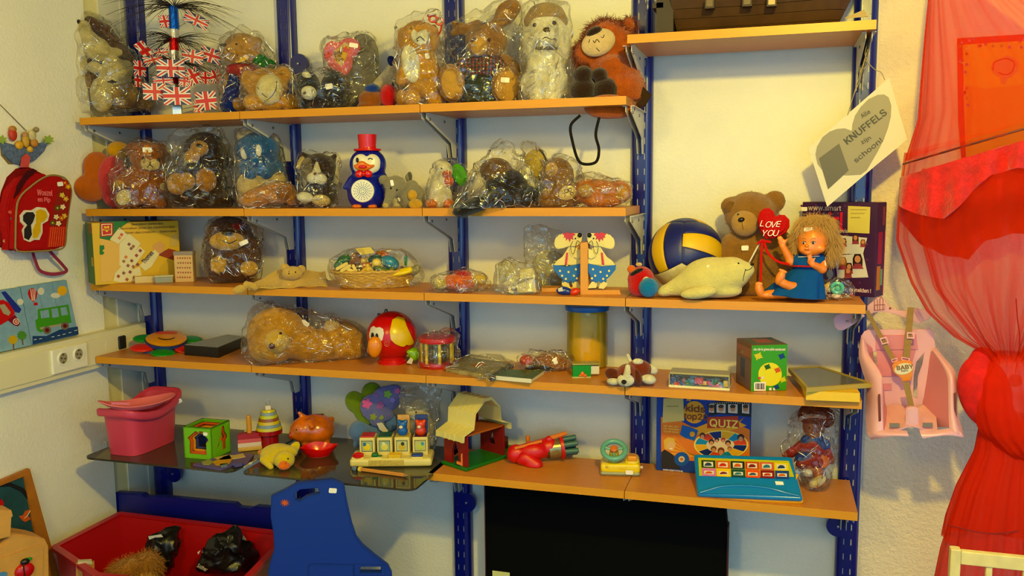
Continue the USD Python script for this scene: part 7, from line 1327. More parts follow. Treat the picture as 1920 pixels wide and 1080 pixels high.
for c, nm, col in zip([A[0]+bw*f for f in (.10, .33, .56, .84)], ('red', 'green', 'yellow', 'blue'), ((206, 36, 30), (20, 100, 40), (226, 180, 60), (24, 50, 130))):
    q = t.part('button_base', rbox(c-11*k, c+11*k, 4*k, 21*k, hb_-.002, hb_+.004, .002), CT)
    m = plastic('button_'+nm, col)
    if nm == 'red': t.part('button', [lathe([(0, hb_+.003), (10*k, hb_+.003), (10.5*k, hb_+.012), (8*k, hb_+.014), (6*k, hb_+.011), (0, hb_+.011)], 28, (c, 12*k, 0))], m)
    elif nm == 'green': t.part('button', [rbox(c-9*k, c+3*k, 6*k, 19*k, hb_+.002, hb_+.016, .005), rbox(c+1*k, c+10*k, 8*k, 17*k, hb_+.002, hb_+.007, .002)], m)
    elif nm == 'yellow': t.part('button', [move(rbox(-12*k, 12*k, -8*k, 8*k, 0, .011, .003), c, 12*k, hb_+.002, rx=8)], m)
    else: t.part('button', rbox(c-11*k, c+11*k, 5*k, 20*k, hb_+.002, hb_+.013, .007), m)
t = Thing('giant_pencil', 'big wooden pencil with a blue ball head lying before the pop-up toy', 'pencil', 710, ZF, base=884)
a, b = t.L(FZ(676, 880, .006)), t.L(FZ(766, 892, .006)); d = (b-a)/np.linalg.norm(b-a)
t.part('shaft', tube(np.array([a, b-d*.016]), .0065, 6), mat('pencil_wood', (206, 140, 76), .45)); t.part('tip', tube(np.array([b-d*.016, b-d*.002, b]), np.array([.0065, .0014, .0004]), 8), mat('pencil_tip', (150, 110, 70), .5)); t.part('collar', tube(np.array([a-d*.006, a+d*.004]), .009, 14), plastic('collar_yellow', (220, 190, 90))); t.part('band', tube(np.array([a-d*.012, a-d*.006]), .0095, 14), BLN); t.part('ball_head', tube(np.array([a-d*.034, a-d*.028, a-d*.02, a-d*.012]), np.array([.003, .008, .0095, .009]), 14), mat('pencil_head', (96, 116, 140), .4)); 
# barn
t = Thing('toy_barn', 'red toy barn with cream arched roof on a green base', 'toy barn', 893, ZF, base=878)
N_, L_, R_2 = [t.L(FZ(*p)) for p in ((875, 884), (837, 869), (952, 858))]
a = L_-N_; b = R_2-N_; a[2] = b[2] = 0; la, lb = np.linalg.norm(a), np.linalg.norm(b); b /= lb; a_ = np.array([-b[1], b[0], 0]); a_ = a_ if a_@a > 0 else -a_; la = abs(a@a_)*1.05
def BM(x0, x1, y0, y1, z0, z1, r=.003):
    m = tri(rbox(x0*lb, x1*lb, y0*la, y1*la, z0, z1, r, 8)); v = m.vertices; return trimesh.Trimesh(N_+v[:, :1]*b+v[:, 1:2]*a_+v[:, 2:3]*np.array([0, 0, 1]), m.faces if np.cross(b, a_)[2] > 0 else m.faces[:, ::-1], process=False)
def BP(poly, x0, x1):
    """A plate across the ridge direction: poly in (along b, z), from a = x0 to x1."""
    m = plate(poly, x0*la, x1*la); v = m.vertices; return trimesh.Trimesh(N_+v[:, :1]*b+v[:, 1:2]*a_+v[:, 2:3]*np.array([0, 0, 1]), m.faces if np.cross(b, a_)[2] > 0 else m.faces[:, ::-1], process=False)
def BS(poly, x0, x1):
    """A wall along the ridge: poly in (along a, z), from b = x0 to x1."""
    m = plate(poly, x0, x1); v = m.vertices; return trimesh.Trimesh(N_+v[:, 1:2]*b+v[:, :1]*a_+v[:, 2:3]*np.array([0, 0, 1]), m.faces if np.cross(a_, b)[2] > 0 else m.faces[:, ::-1], process=False)
BR_, BCR, BGR = plastic('barn_red', (128, 24, 16), .4), mat('barn_cream', (230, 214, 140), .4), plastic('barn_green', (16, 108, 34), .4)
H1 = t.P(848, 815, 0)[2]; H2 = t.P(893, 755, 0)[2]
t.part('base', BM(-.03, 1.0, -.03, 1.03, 0, .012), BGR); t.part('yard', BM(.98, 1.5, .05, .95, 0, .010), BGR)
wl = sbox(.03*la, .012, .97*la, H1).difference(Polygon([(.36*la, .012), (.36*la, H1*.45), (.5*la, H1*.8), (.64*la, H1*.45), (.64*la, .012)]))
wr = sbox(.03*la, .012, .97*la, H1).difference(Polygon([(.34*la, H1*.35), (.5*la, H1*.85), (.66*la, H1*.35)]))
t.part('near_wall', BS(wl, .02*lb, .07*lb), BR_); t.part('far_wall', BS(wr, .90*lb, .95*lb), BR_); t.part('loft_floor', BM(.05, .93, .04, .97, H1-.004, H1+.002, .001), mat('barn_loft', (170, 90, 30), .45))
arch = lambda o: [(-.08*lb-o, H1-.012-o*.4), (-.08*lb-o, H1+.004), (.16*lb, H1+.020+o*.6), (.20*lb-o*.5, H1+(H2-H1)*.66+o*.3), (.42*lb, H2+o), (.58*lb, H2+o), (.78*lb+o*.5, H1+(H2-H1)*.66+o*.3), (.82*lb, H1+.020+o*.6), (1.03*lb+o, H1+.006), (1.03*lb+o, H1-.012-o*.4)]
shell_ = Polygon(arch(.006)).difference(Polygon(arch(-.001)[1:-1]+[(1.03*lb, H1-.02), (-.08*lb, H1-.02)])).buffer(.0005)
t.part('roof', BP(shell_, .02, .98), BCR, smooth=30); t.part('roof_edge', BP(Polygon(arch(.008)).difference(Polygon(arch(-.003)[1:-1]+[(1.03*lb, H1-.03), (-.08*lb, H1-.03)])), -.06, .04), BCR); t.part('roof_edge', BP(Polygon(arch(.008)).difference(Polygon(arch(-.003)[1:-1]+[(1.03*lb, H1-.03), (-.08*lb, H1-.03)])), .96, 1.05), BCR)
for f in (.3, .5, .7): t.part('roof_rib', BP(Polygon(arch(.0085)).difference(Polygon(arch(.003)[1:-1]+[(1.03*lb, H1-.03), (-.08*lb, H1-.03)])), f-.03, f+.03), BCR)
t.part('back_gable', BP(Polygon(arch(0)[2:8]+[(.82*lb, H1), (.16*lb, H1)]).buffer(0).difference(sbox(.3*lb, H1+.04, .7*lb, H2)), .90, .94), BR_)
t.ext('ladder', [(864, 853), (866, 850), (874, 850), (874, 876), (869, 878), (866, 874), (856, 870), (856, 865), (864, 868)], 6, 5, mat('ladder_orange', (216, 120, 50), .4), bev=1)
for i in range(3): t.part('step', BM(1.02+i*.10, 1.30, .45, .8, .01, .052-i*.014, .002), mat('step_brown', (90, 40, 22), .5))
# blaster
t = Thing('red_blaster', 'red plastic toy cannon with grey-green barrels and orange handle', 'toy cannon', 1000, ZF, base=868)
RB_ = plastic('cannon_red', (206, 36, 16), .4); OB_ = plastic('cannon_orange', (216, 120, 40), .4)
t.blob('body', [t.C((966, 852, 0), (1030, 838, -10), 15, 19), t.E(966, 850, 15, 17, 0, 15), t.E(1000, 846, 26, 18, 4, 18)], RB_, 4, ground=True); t.blob('handle', [t.C((985, 858, 12), (1006, 872, 20), 13, 12), t.E(1000, 872, 15, 9, 18, 12), t.E(980, 862, 12, 10, 12, 10)], RB_, 4)
A, B = t.P(1028, 842, -8), t.P(1052, 838, -12); ax = (B-A)/np.linalg.norm(B-A); k = t.s
t.part('silver_ring', tube(np.array([A, A+ax*22*k]), 18*k, 28), mat('cannon_silver', (170, 160, 110), .25, metal=.7, var=.3, vscale=60)); t.part('dark_ring', tube(np.array([A-ax*4*k, A]), 17*k, 28), mat('cannon_dark', (80, 60, 30), .5)); t.part('flange', tube(np.array([A+ax*22*k, A+ax*28*k]), 23*k, 28), RB_)
s1 = np.cross(ax, [0, 0, 1]); s1 /= np.linalg.norm(s1); s2 = np.cross(s1, ax)
for i in range(6):
    o = (s1*math.cos(i*1.047+.5)+s2*math.sin(i*1.047+.5))*13*k; t.part('barrel', tube(np.array([A+ax*26*k+o, A+ax*54*k+o*1.12, A+ax*55*k+o*1.12]), np.array([5.5, 5, 3.6])*k, 14), plastic('barrel_grey', (66, 104, 96), .4))
t.part('top_bar', tube(np.array([t.P(965, 841, 12), t.P(1016, 827, 8)]), 3*k, 10), OB_); t.part('sight_bar', tube(np.array([t.P(1030, 822, -4), t.P(1062, 812, -8)]), 4.4*k, 10), OB_); t.blob('sight_mount', [t.E(1030, 824, 8, 7, -4, 6)], RB_, 2, ground=False); t.part('rear_peg', lathe([(0, 0), (3.4*k, 0), (4.2*k, 18*k), (3*k, 20*k), (0, 20*k)], 14, tuple(t.P(990, 836, -26))), OB_)
# steering wheel
t = Thing('steering_wheel_toy', 'yellow toy dashboard with a teal steering wheel and orange horn', 'toy', 1163, ZF, base=893)
k = t.s; YB = plastic('dash_yellow', (236, 204, 40), .3)
t.part('bottom', rbox(-38*k, 37*k, -2*k, 46*k, 0, 9*k, .008), plastic('dash_grey', (150, 150, 120), .4)); t.part('case', rbox(-37*k, 37*k, -1*k, 45*k, 5*k, 24*k, .010), YB); t.part('dome', tri(m3.Manifold.batch_hull([m3.Manifold.sphere(10*k, 20).translate((x*k, y*k, 24*k)) for x, y in ((18, 14), (26, 14), (18, 34), (26, 34))])), YB, smooth=40)
wc = np.array([-12*k, 14*k, 46*k]); ph = np.linspace(0, 2*np.pi, 49); td = math.radians(34)
t.part('column', lathe([(0, 20*k), (12*k, 20*k), (8*k, 44*k), (0, 44*k)], 20, (-12*k, 16*k, 0)), mat('column_olive', (170, 160, 60), .3)); t.part('wheel_rim', tube(np.stack([wc[0]+21*k*np.cos(ph), wc[1]+21*k*np.sin(ph)*math.cos(td), wc[2]+21*k*np.sin(ph)*math.sin(td)], 1), 5*k, 12), plastic('wheel_teal', (110, 170, 150), .3))
for a in (.3, 2.84, 4.71): t.part('wheel_spoke', tube(np.array([wc, wc+21*k*np.array([math.cos(a), math.sin(a)*math.cos(td), math.sin(a)*math.sin(td)])]), 2.6*k, 8), plastic('wheel_teal', (110, 170, 150), .3))
t.part('horn', move(lathe([(0, 0), (7*k, 0), (7*k, 8*k), (5*k, 10*k), (0, 10*k)], 20), wc[0], wc[1], wc[2]-2*k, rx=34), plastic('horn_orange', (216, 116, 60), .3)); t.part('side_button', rbox(13*k, 31*k, 3*k, 22*k, 28*k, 38*k, .004), plastic('button_amber', (226, 150, 60), .3)); t.part('lever', [bx(-27*k, -24*k, -2.5*k, 0, 16*k, 24*k), bx(-27*k, -20*k, -2.5*k, 0, 16*k, 19*k)], YB); t.part('teeth', bx(-2*k, 12*k, -2.5*k, 0, 15*k, 18*k), YB); t.part('key_peg', tube(np.array([[37*k, 14*k, 14*k], [42*k, 14*k, 14*k]]), 2.6*k, 8), plastic('knob_white', (226, 206, 190))); t.tag(1180, 886, 5, 7, 4, -2)
# ------------------------------------------------------------------ bottom row, right
t = Thing('quiz_box', 'blue and orange quiz board game carton at the back of the bottom shelf', 'game box', 1318, ZF, base=889, face=False)
q = [t.L(at_y(x, y, t.pos[1])) for x, y in ((1227.5, 741), (1409, 752), (1230, 881))]
x0, x1, zh = q[2][0], q[1][0], (q[0][2]+q[1][2])/2; k = t.s
t.part('carton', rbox(x0, x1, 0, .05, .0005, zh, .0015, 6), ink('quiz_blue', (22, 58, 150)), smooth=30); t.f = .0008/k
ORQ, YLQ = ink('quiz_orange', (216, 120, 30)), ink('quiz_gold', (226, 160, 40))
deco(t, 'orange_field', [(1239, 782), (1270, 786), (1296, 800), (1330, 806), (1372, 800), (1396, 782), (1384, 796), (1406, 806), (1406, 868), (1240, 862)], ORQ, 0); deco(t, 'gold_ray', [(1290, 808), (1330, 792), (1384, 790), (1400, 798), (1360, 810), (1320, 818)], YLQ, 1)
for a in range(7): deco(t, 'sun_ray', [(1300+a*5, 862-a*2), (1262-a*3, 816+a*8), (1264-a*3, 820+a*8)], YLQ, .6)
FLM, FLW = ink('film_black', (26, 22, 20)), ink('film_white', (220, 206, 190))
deco(t, 'film_strip', [(1326, 758), (1350, 752), (1380, 752), (1408, 756), (1408, 782), (1376, 778), (1350, 776), (1330, 780)], FLM, 2)
for i, (x, w) in enumerate(((1334, 10), (1352, 17), (1374, 18), (1398, 14))): deco(t, 'film_frame', [(x-w/2, 758), (x+w/2, 757+i*.6), (x+w/2, 774+i*.7), (x-w/2, 773+i*.5)], FLW, 3); deco(t, 'film_face', circ(x, 766, 5, 6, 12), SK2, 4); deco(t, 'film_hair', circ(x, 762, 5.4, 3.4, 12), ink('film_hair', (70, 44, 26)), 5)
for i in range(18): deco(t, 'perforation', [(1332+i*4.2, 754.2+abs(i-8)*.2), (1334+i*4.2, 754.2+abs(i-8)*.2), (1334+i*4.2, 755.6+abs(i-8)*.2), (1332+i*4.2, 755.6+abs(i-8)*.2)], FLW, 4)
deco(t, 'gold_badge', circ(1302, 773, 20, 21, 24), YLQ, 3); deco(t, 'badge_star', [(1292+q2*7*math.cos(a), 748+q2*6*math.sin(a)) for a, q2 in zip(np.linspace(0, 6.28, 10, endpoint=False), (1, .5)*5)], YLQ, 2)
BRNQ = ink('quiz_brown', (120, 60, 16)); t.text('badge_text', 'kids', 1284, 771, 12, t.f+2.4, BRNQ, bold=True, width=36); t.text('badge_text', 'top20', 1282, 785, 11, t.f+2.4, BRNQ, bold=True, width=44)
deco(t, 'title_back', [(1326, 782), (1384, 780), (1386, 802), (1326, 803)], ink('quiz_red', (176, 60, 20)), 3); t.text('title', 'QUIZ', 1329, 799, 14, t.f+1.2, ink('quiz_cream', (240, 210, 110)), bold=True, width=51)
deco(t, 'yellow_note', [(1244, 747), (1281, 745), (1283, 789), (1242, 793)], ink('note_beige', (206, 186, 120)), 4); scribble(t, 1250, 762, 22)
for i, tx in enumerate(('HET SPEL MET', 'DE VRAGEN', 'VOOR KIDS')): t.text('caption', tx, 1244, 800+i*5, 3, t.f+.8, ink('quiz_cream', (240, 210, 110)), bold=True, width=28)
for i in range(3): deco(t, 'card_print', [(1279+i*7, 797+i*2), (1295+i*7, 801+i*3), (1288+i*7, 823+i*2), (1275+i*7, 815+i*3)], ink('card_blue', (30, 90, 170)), 3+i*.7)
deco(t, 'card_sun', circ(1298, 814, 5, 5, 12), YLQ, 6)
deco(t, 'wheel_rim', circ(1352, 834, 51, 27, 40), ink('quiz_cream', (240, 210, 110)), 2)
for i in range(12):
    a0, a1 = i*30, i*30+28; deco(t, 'wheel_sector', circ(1352, 834, 48, 25, 6, a0, a1)+circ(1352, 834, 25, 12, 6, a0, a1)[::-1], ink('sector_%d' % (i % 4), ((206, 70, 30), (40, 130, 176), (226, 170, 40), (20, 40, 110))[i % 4]), 3)
deco(t, 'wheel_hub', circ(1350, 835, 26, 14, 24), ink('hub_cream', (226, 200, 160)), 4)
for x, y, r, hc in ((1334, 830, 5, (60, 40, 26)), (1344, 826, 4, (40, 26, 20)), (1356, 826, 4, (190, 60, 40)), (1365, 832, 5, (60, 40, 26)), (1338, 843, 5, (110, 70, 30)), (1352, 847, 6, (120, 60, 30)), (1368, 842, 4, (150, 100, 50)), (1317, 818, 5, (70, 44, 30)), (1389, 822, 6, (50, 30, 24))): deco(t, 'crowd_hair', circ(x, y-r*.3, r*1.1, r*1.1, 10), ink('crowd_hair', hc), 5); deco(t, 'crowd_face', circ(x, y+r*.2, r*.75, r*.8, 10), SK2, 6)
deco(t, 'host_jacket', [(1240, 848), (1246, 843), (1258, 850), (1268, 858), (1276, 880), (1240, 878)], ink('jacket', (40, 34, 28)), 3); deco(t, 'host_hair', [(1246, 842), (1244, 826), (1252, 820), (1264, 822), (1267, 834), (1262, 846)], ink('blond', (220, 176, 80)), 3); deco(t, 'host_face', circ(1258, 836, 7, 9, 16), ink('host_skin', (226, 176, 120)), 4); deco(t, 'host_smile', circ(1258, 841, 3, 1, 8), WL, 5)
for r_, c_ in ((14, (30, 80, 160)), (6, (200, 190, 150)), (3, (206, 110, 40))): deco(t, 'disc_print', circ(1278, 861, r_, r_*.95, 24), ink('disc_%d' % r_, c_), 5+(14-r_)*.2)
t.text('web_line', 'WWW.KIDSTOP20.NL', 1243, 882, 3, t.f+.8, WL, bold=True, width=38)

t = Thing('picture_tablet', 'turquoise electronic learning tablet with twelve vehicle pictures leaning on the bottom shelf', 'learning toy', 1405, ZF, base=938, turn=-4)
k = t.s; C4 = [(1300, 852), (1486, 857), (1506, 934), (1306, 926)]
p0 = at_z(1405, 932, ZF+.012); nn = -t.Y*math.cos(math.radians(52))+np.array([0, 0, 1])*math.sin(math.radians(52))
OP = lambda x, y, lift=0: t.L(on_plane(x, y, p0+nn*lift*k, nn)); nl = np.array([0, -math.cos(math.radians(52)), math.sin(math.radians(52))])
def slabq(pts, lift, th, m, name, rnd=0.0, parent=None, label=None):
    P = [OP(x, y, lift) for x, y in pts]
    if rnd:
        V = []
        for p in P:
            c_ = np.mean(P, 0); d_ = (c_-p)/np.linalg.norm(c_-p); V.append(m3.Manifold.sphere(rnd*k, 12).translate(tuple(p+d_*rnd*k*1.3-nl*rnd*k))); V.append(m3.Manifold.sphere(rnd*k, 12).translate(tuple(p+d_*rnd*k*1.3-nl*(th-rnd)*k)))
        return t.part(name, tri(m3.Manifold.batch_hull(V)), m, parent, 40, label)
    return t.part(name, quad(np.array(P)[::-1], th*k), m, parent, False, label)
TQ, TY = plastic('tablet_turquoise', (16, 122, 184), .22), plastic('tablet_yellow', (230, 166, 44), .3)
slabq([(1302, 860), (1490, 866), (1508, 939), (1306, 932)], -4, 13, TY, 'back_shell', 5, label='yellow rear shell')
slabq(C4, 5, 11, TQ, 'case', 5); slabq([(1309, 858), (1479, 864), (1489, 894), (1311, 892)], 5.8, 2, plastic('panel_lime', (190, 180, 60), .4), 'picture_panel')
t.part('grip_curve', tube(np.array([OP(x, y, 7) for x, y in ((1312, 924), (1332, 918), (1356, 912), (1400, 911), (1444, 916), (1474, 924), (1499, 930))]), 2.6*k, 8, True), TQ)
slabq([(1318, 917), (1360, 911), (1400, 912), (1450, 917), (1490, 924), (1496, 930), (1312, 925)], 6.5, 3, TQ, 'grip_ridge'); slabq([(1492, 888), (1498, 890), (1492, 900)], 7, 1, TY, 'side_arrow')
colr = [(36, 60, 30), (206, 96, 40), (26, 40, 40), (196, 70, 40), (206, 90, 70), (226, 200, 60), (206, 120, 170), (236, 190, 40), (16, 70, 60), (226, 84, 20), (130, 24, 36), (30, 60, 130)]
for r in range(2):
    for c in range(6):
        xa = 1315+c*27.4+r*1.2; ya = 862.5+c*.95+r*15; w = 26; h = 14.5 if r else 14
        f_ = slabq([(xa, ya), (xa+w, ya+.9), (xa+w+.6, ya+h+.9), (xa+.4, ya+h)], 6.6+r*.2, 1, ink('tile_%d' % (r*6+c), colr[r*6+c]), 'picture_tile')
        xb, yb = xa+4, ya+(3 if r == 0 else 5); wb, hb2 = 18, (9 if r == 0 else 6)
        slabq([(xb, yb), (xb+wb, yb+.6), (xb+wb+.3, yb+hb2+.6), (xb+.3, yb+hb2)], 7.6+r*.2, .8, ink('tile_paper', (226, 214, 190)), 'tile_paper', parent=f_)
        slabq([(xb+2, yb+hb2*.75), (xb+4, yb+hb2*.4), (xb+7, yb+hb2*.2), (xb+12, yb+hb2*.25), (xb+15, yb+hb2*.5), (xb+15.5, yb+hb2*.8), (xb+2, yb+hb2*.85)], 8.5+r*.2, .6, ink('vehicle_%d' % ((c+r*2) % 5), ((40, 60, 90), (190, 50, 40), (200, 90, 40), (120, 30, 40), (50, 110, 130))[(c+r*2) % 5]), 'vehicle_print', parent=f_)
slabq([(1453, 902), (1468, 903), (1470, 909), (1455, 909)], 6.2, 1, mat('sticker_white', (238, 228, 208), .5), 'price_sticker')
t = Thing('bagged_knit_doll', 'doll in a red and blue outfit with knitted cap inside a tall clear bag', 'doll', 1525, ZF, base=912)
dk = lambda n, c: cloth('knit_'+n, c, .3); SKD = mat('doll_brown_skin', (150, 76, 40), .5)
t.blob('body', [t.E(1526, 800, 20, 22, 6, 20), t.E(1526, 812, 14, 10, 14, 12), t.E(1525, 845, 24, 30, 0, 18), t.E(1525, 806, 3, 3, 26, 4), t.C((1504, 835, 4), (1476, 852, 14), 8, 6), t.E(1472, 853, 6, 5, 16, 4), t.C((1546, 835, 4), (1558, 860, 10), 8, 6), t.E(1559, 865, 5, 6, 12, 4), t.C((1518, 862, 10), (1516, 880, 26), 11, 8), t.C((1534, 866, 10), (1534, 896, 30), 12, 8)], SKD, 4, 56)
t.blob('cap', [t.E(1530, 778, 33, 22, 2, 26), t.E(1548, 786, 16, 16, 0, 16)], dk('rust', (124, 50, 26)), 4); t.part('cap_band', tube(np.array([t.P(1526+27*math.cos(a), 786-8*math.sin(max(a, 0))*1.0+2, 6+24*abs(math.sin(a))) for a in np.linspace(-.1, 3.24, 24)]), 4*k, 8), plush('band_pale', (196, 140, 110), .1))
for x in (1518, 1532): t.eye(x, 802, 2)
t.blob('jacket', [t.E(1524, 838, 26, 20, 4, 20), t.C((1504, 836, 6), (1482, 850, 14), 10, 9), t.C((1544, 836, 6), (1554, 856, 10), 10, 8)], dk('red', (150, 40, 26)), 4); t.blob('scarf', [t.E(1514, 822, 14, 8, 14, 10, 30), t.E(1536, 824, 14, 8, 14, 10, -30), t.E(1540, 834, 16, 14, 8, 12)], dk('blue', (36, 60, 130)), 3)
t.blob('skirt', [t.E(1512, 866, 22, 16, 14, 18), t.E(1532, 862, 18, 16, 16, 18)], dk('red_dark', (136, 34, 24)), 4); t.ell('blue_pouch', 1505, 856, 14, 8, 26, 8, dk('blue', (36, 60, 130)), 20); t.ext('orange_frill', [(1544+q2*14*math.cos(a), 866+q2*13*math.sin(a)) for a, q2 in zip(np.linspace(0, 6.28, 22, endpoint=False), np.tile((1, .78), 11))], 30, 4, cloth('frill_orange', (206, 110, 44)), bev=1.5)
t.ell('shoe', 1533, 903, 17, 9, 34, 10, plush('shoe_cream', (226, 206, 150), .06), 38); t.ell('shoe', 1514, 886, 9, 8, 30, 10, plush('shoe_white', (216, 206, 190), .06))
t.bag(4, [(1490, 762, 0), (1576, 764, 0), (1566, 880, 10), (1462, 856, 10), (1550, 912, 24), (1500, 900, 14)], 71, 3.2, cells=110)
# ------------------------------------------------------------------ paper sign
t = Thing('paper_heart_sign', 'white paper sign with a grey heart and handwritten Dutch words hanging on string', 'sign', 1608, 1.60, -.20)
SGN = [(1515.6, 278), (1667, 146), (1674, 170), (1684, 204), (1701, 262), (1640, 312), (1551, 388)]
t.ext('paper', SGN, 0, 1.0, mat('paper_white', (222, 212, 190), .8), smooth=False)
hpts = [(165, 640), (175, 590), (210, 530), (255, 495), (300, 478), (350, 474), (395, 490), (398, 450), (415, 395), (450, 340), (500, 290), (560, 262), (600, 260), (628, 278), (645, 330), (642, 400), (625, 470), (600, 540), (560, 620), (490, 740), (450, 768), (370, 772), (290, 770), (205, 735), (178, 700)]
t.ext('grey_heart', [(x/3.373+1480, y/3.373+100) for x, y in hpts], .5, .6, ink('heart_grey', (150, 140, 120)), smooth=False)
t.ext('dark_square', [(x/3.373+1480, y/3.373+100) for x, y in ((187, 665), (315, 570), (375, 740), (245, 860))], 1.0, .6, ink('square_grey', (100, 94, 84)), smooth=False)
INK = ink('marker_grey', (62, 58, 54))
for tx, x, y, h, w, tl in (('Alle', 1616.5, 222, 8, 17, 34), ('KNUFFELS', 1587.5, 272, 12, 86, 39), ('zijn', 1616, 271, 7, 18, 33), ('schoon!', 1604.5, 306, 9, 59, 41)): t.text('lettering', tx, x, y, h, 1.3, INK, tilt=tl, t=.5, width=w, bold=tx == 'KNUFFELS')
STR = mat('string_tan', (170, 150, 110), .8)
for pts in ([(1624, 100, 6), (1612, 150, 4), (1600, 180, 3), (1590, 214, 1)], [(1627, 92, 6), (1606, 160, 4), (1589, 216, 1)], [(1622, 112, 6), (1640, 130, 4), (1652, 136, 3), (1659, 150, 1)], [(1630, 70, 8), (1622, 100, 8), (1628, 118, 8), (1618, 128, 8), (1626, 96, 8)]): t.line('string', pts, .7, STR)
# ------------------------------------------------------------------ red canopy curtain
def net(name, op, rgb, n=160):
    c = _lin(rgb)
    return usdkit.material(stage, '/World/Looks/'+name, {'t': ('transparent_bsdf', dict(color=(1, 1, 1))), 'd': ('diffuse_bsdf', dict(color=c)), 'x': ('translucent_bsdf', dict(color=c)), 'm': ('mix_closure', dict(fac=.35)), 'w': ('layer_weight', dict(blend=.45)), 'r': ('map_range', dict(to_min=op, to_max=min(1, op+.5))), 'm2': ('mix_closure', {})}, [('d.BSDF', 'm.closure1'), ('x.BSDF', 'm.closure2'), ('w.facing', 'r.value'), ('r.result', 'm2.fac'), ('t.BSDF', 'm2.closure1'), ('m.closure', 'm2.closure2')], surface='m2.closure')
t = Thing('red_canopy', 'red tulle canopy curtain with a velvet ruffle, knotted, at the right', 'curtain', 1820, 0, -.30)
NETR = (240, 58, 12); N1, N2, N3 = net('tulle_sheer', .36, NETR), net('tulle_medium', .20, NETR), net('tulle_dense', .66, (232, 46, 12))
cv_ = lambda px, py, w: np.stack(np.broadcast_arrays((px-t.px)*t.s, -w*t.s, t.P(t.px, 540, 0)[2]+(540-py)*t.s), -1)
def drape(name, rows, m, folds=14, amp=4.0, nu=150, nv=40, tilt=0.0, ph=0.0, sub=None):
    R_ = np.array(rows, float)     # py, left, right, w centre, w radius
    def f(u, v):
        a = u*2*np.pi; s_ = v*(len(R_)-1); g = lambda j: np.interp(s_, range(len(R_)), R_[:, j])
        fo = amp*(.35+.65*v)*(np.sin(folds*a+ph+1.5*np.sin(3*v))+.5*np.sin(folds*2.3*a+2*ph))
        hx = (g(2)-g(1))/2; x = (g(1)+g(2))/2+(hx+fo*.5)*np.cos(a); w = g(3)+(g(4)+fo)*np.sin(a)
        return cv_(x, g(0)-tilt*np.cos(a)*hx, w)
    return t.part(name, grid(f, nu, nv), m, sub, True)
drape('upper_net', [(-140, 1700, 1752, 0, 20), (0, 1690, 1778, 0, 34), (70, 1686, 1846, 0, 60), (140, 1683, 1920, 0, 80), (200, 1681, 1970, 0, 95), (262, 1664, 2010, 0, 100)], N1, 17, 4, tilt=.30)
drape('lower_net', [(262, 1662, 2010, 0, 100), (340, 1656, 2006, 2, 100), (420, 1655, 2000, 4, 96), (500, 1682, 1985, 8, 84), (560, 1712, 1950, 10, 66), (610, 1758, 1915, 12, 46), (640, 1800, 1884, 14, 30), (662, 1816, 1868, 16, 24)], N2, 19, 9, tilt=.22, ph=1)
drape('inner_net', [(300, 1690, 1985, 0, 80), (420, 1694, 1975, 4, 70), (520, 1722, 1950, 8, 56), (600, 1778, 1896, 12, 34), (655, 1818, 1864, 16, 20)], N2, 13, 9, tilt=.2, ph=2.2)
VEL = mat('velvet_red', (206, 16, 10), .75, sheen=.5, bump=.5, bscale=120, bdist=.01, var=.3, vscale=30)
def ruffle(name, bot, w0, sgn, topo):
    B_ = np.array(bot, float)
    def f(u, v):
        x = 1657+(2008-1657)*u; c_ = (x-1832)/176; w = w0+sgn*100*np.sqrt(np.clip(1-c_**2, 0, 1)); yt = 270-.30*(x-1832)+topo; yb = np.interp(x, B_[:, 0], B_[:, 1])
        w = w+sgn*(7*np.sin(u*52)+4*np.sin(u*23+1))*v**.7; return cv_(x-2*v*np.sin(u*40), yt+(yb-yt)*v, w)
    t.part(name, grid(f, 140, 18, .003), VEL, smooth=60)
ruffle('front_ruffle', [(1657, 392), (1690, 408), (1735, 415), (1765, 382), (1800, 342), (1840, 331), (1900, 342), (2008, 300)], 6, 1, 22)
ruffle('rear_ruffle', [(1657, 424), (1690, 470), (1735, 491), (1770, 498), (1795, 462), (1840, 448), (1920, 446), (2008, 420)], -6, -1, 30)
a = np.linspace(0, 2*np.pi, 80); t.part('hoop', tube(np.array([cv_(1834+175*math.cos(x), 268-52*math.cos(x)+4*math.sin(x), 101*math.sin(x)) for x in a]), 1.3*t.s, 6), mat('hoop_dark', (90, 30, 20), .4))
def bulge(name, rows, m, **kw): drape(name, rows, m, **kw)
bulge('knot', [(648, 1818, 1866, 18, 22), (668, 1806, 1882, 20, 34), (695, 1790, 1896, 22, 44), (740, 1788, 1904, 24, 50), (785, 1800, 1916, 24, 48), (815, 1830, 1922, 22, 40), (832, 1862, 1914, 20, 22), (838, 1880, 1900, 20, 8)], N3, folds=9, amp=3, nv=30)
t.blob('knot_core', [t.E(1846, 735, 42, 66, 18, 36, 14), t.E(1880, 790, 26, 36, 18, 28, 20), t.E(1842, 668, 18, 16, 16, 18)], mat('tulle_bundle', (214, 38, 12), .9, var=.25, vscale=40), 8, ground=False)
drape('tail_outer', [(760, 1806, 1880, 6, 30), (830, 1798, 1896, 8, 40), (900, 1772, 1902, 10, 50), (960, 1758, 1908, 10, 56), (1000, 1754, 1912, 10, 58)], N3, 12, 5, ph=.6)
drape('tail_inner', [(780, 1812, 1876, 6, 24), (900, 1780, 1890, 6, 40), (1020, 1752, 1896, 6, 46), (1100, 1742, 1892, 6, 48), (1300, 1730, 1890, 6, 50), (1560, 1726, 1892, 6, 50)], net('tulle_tail', .55, (228, 46, 12)), 11, 5, ph=1.9)
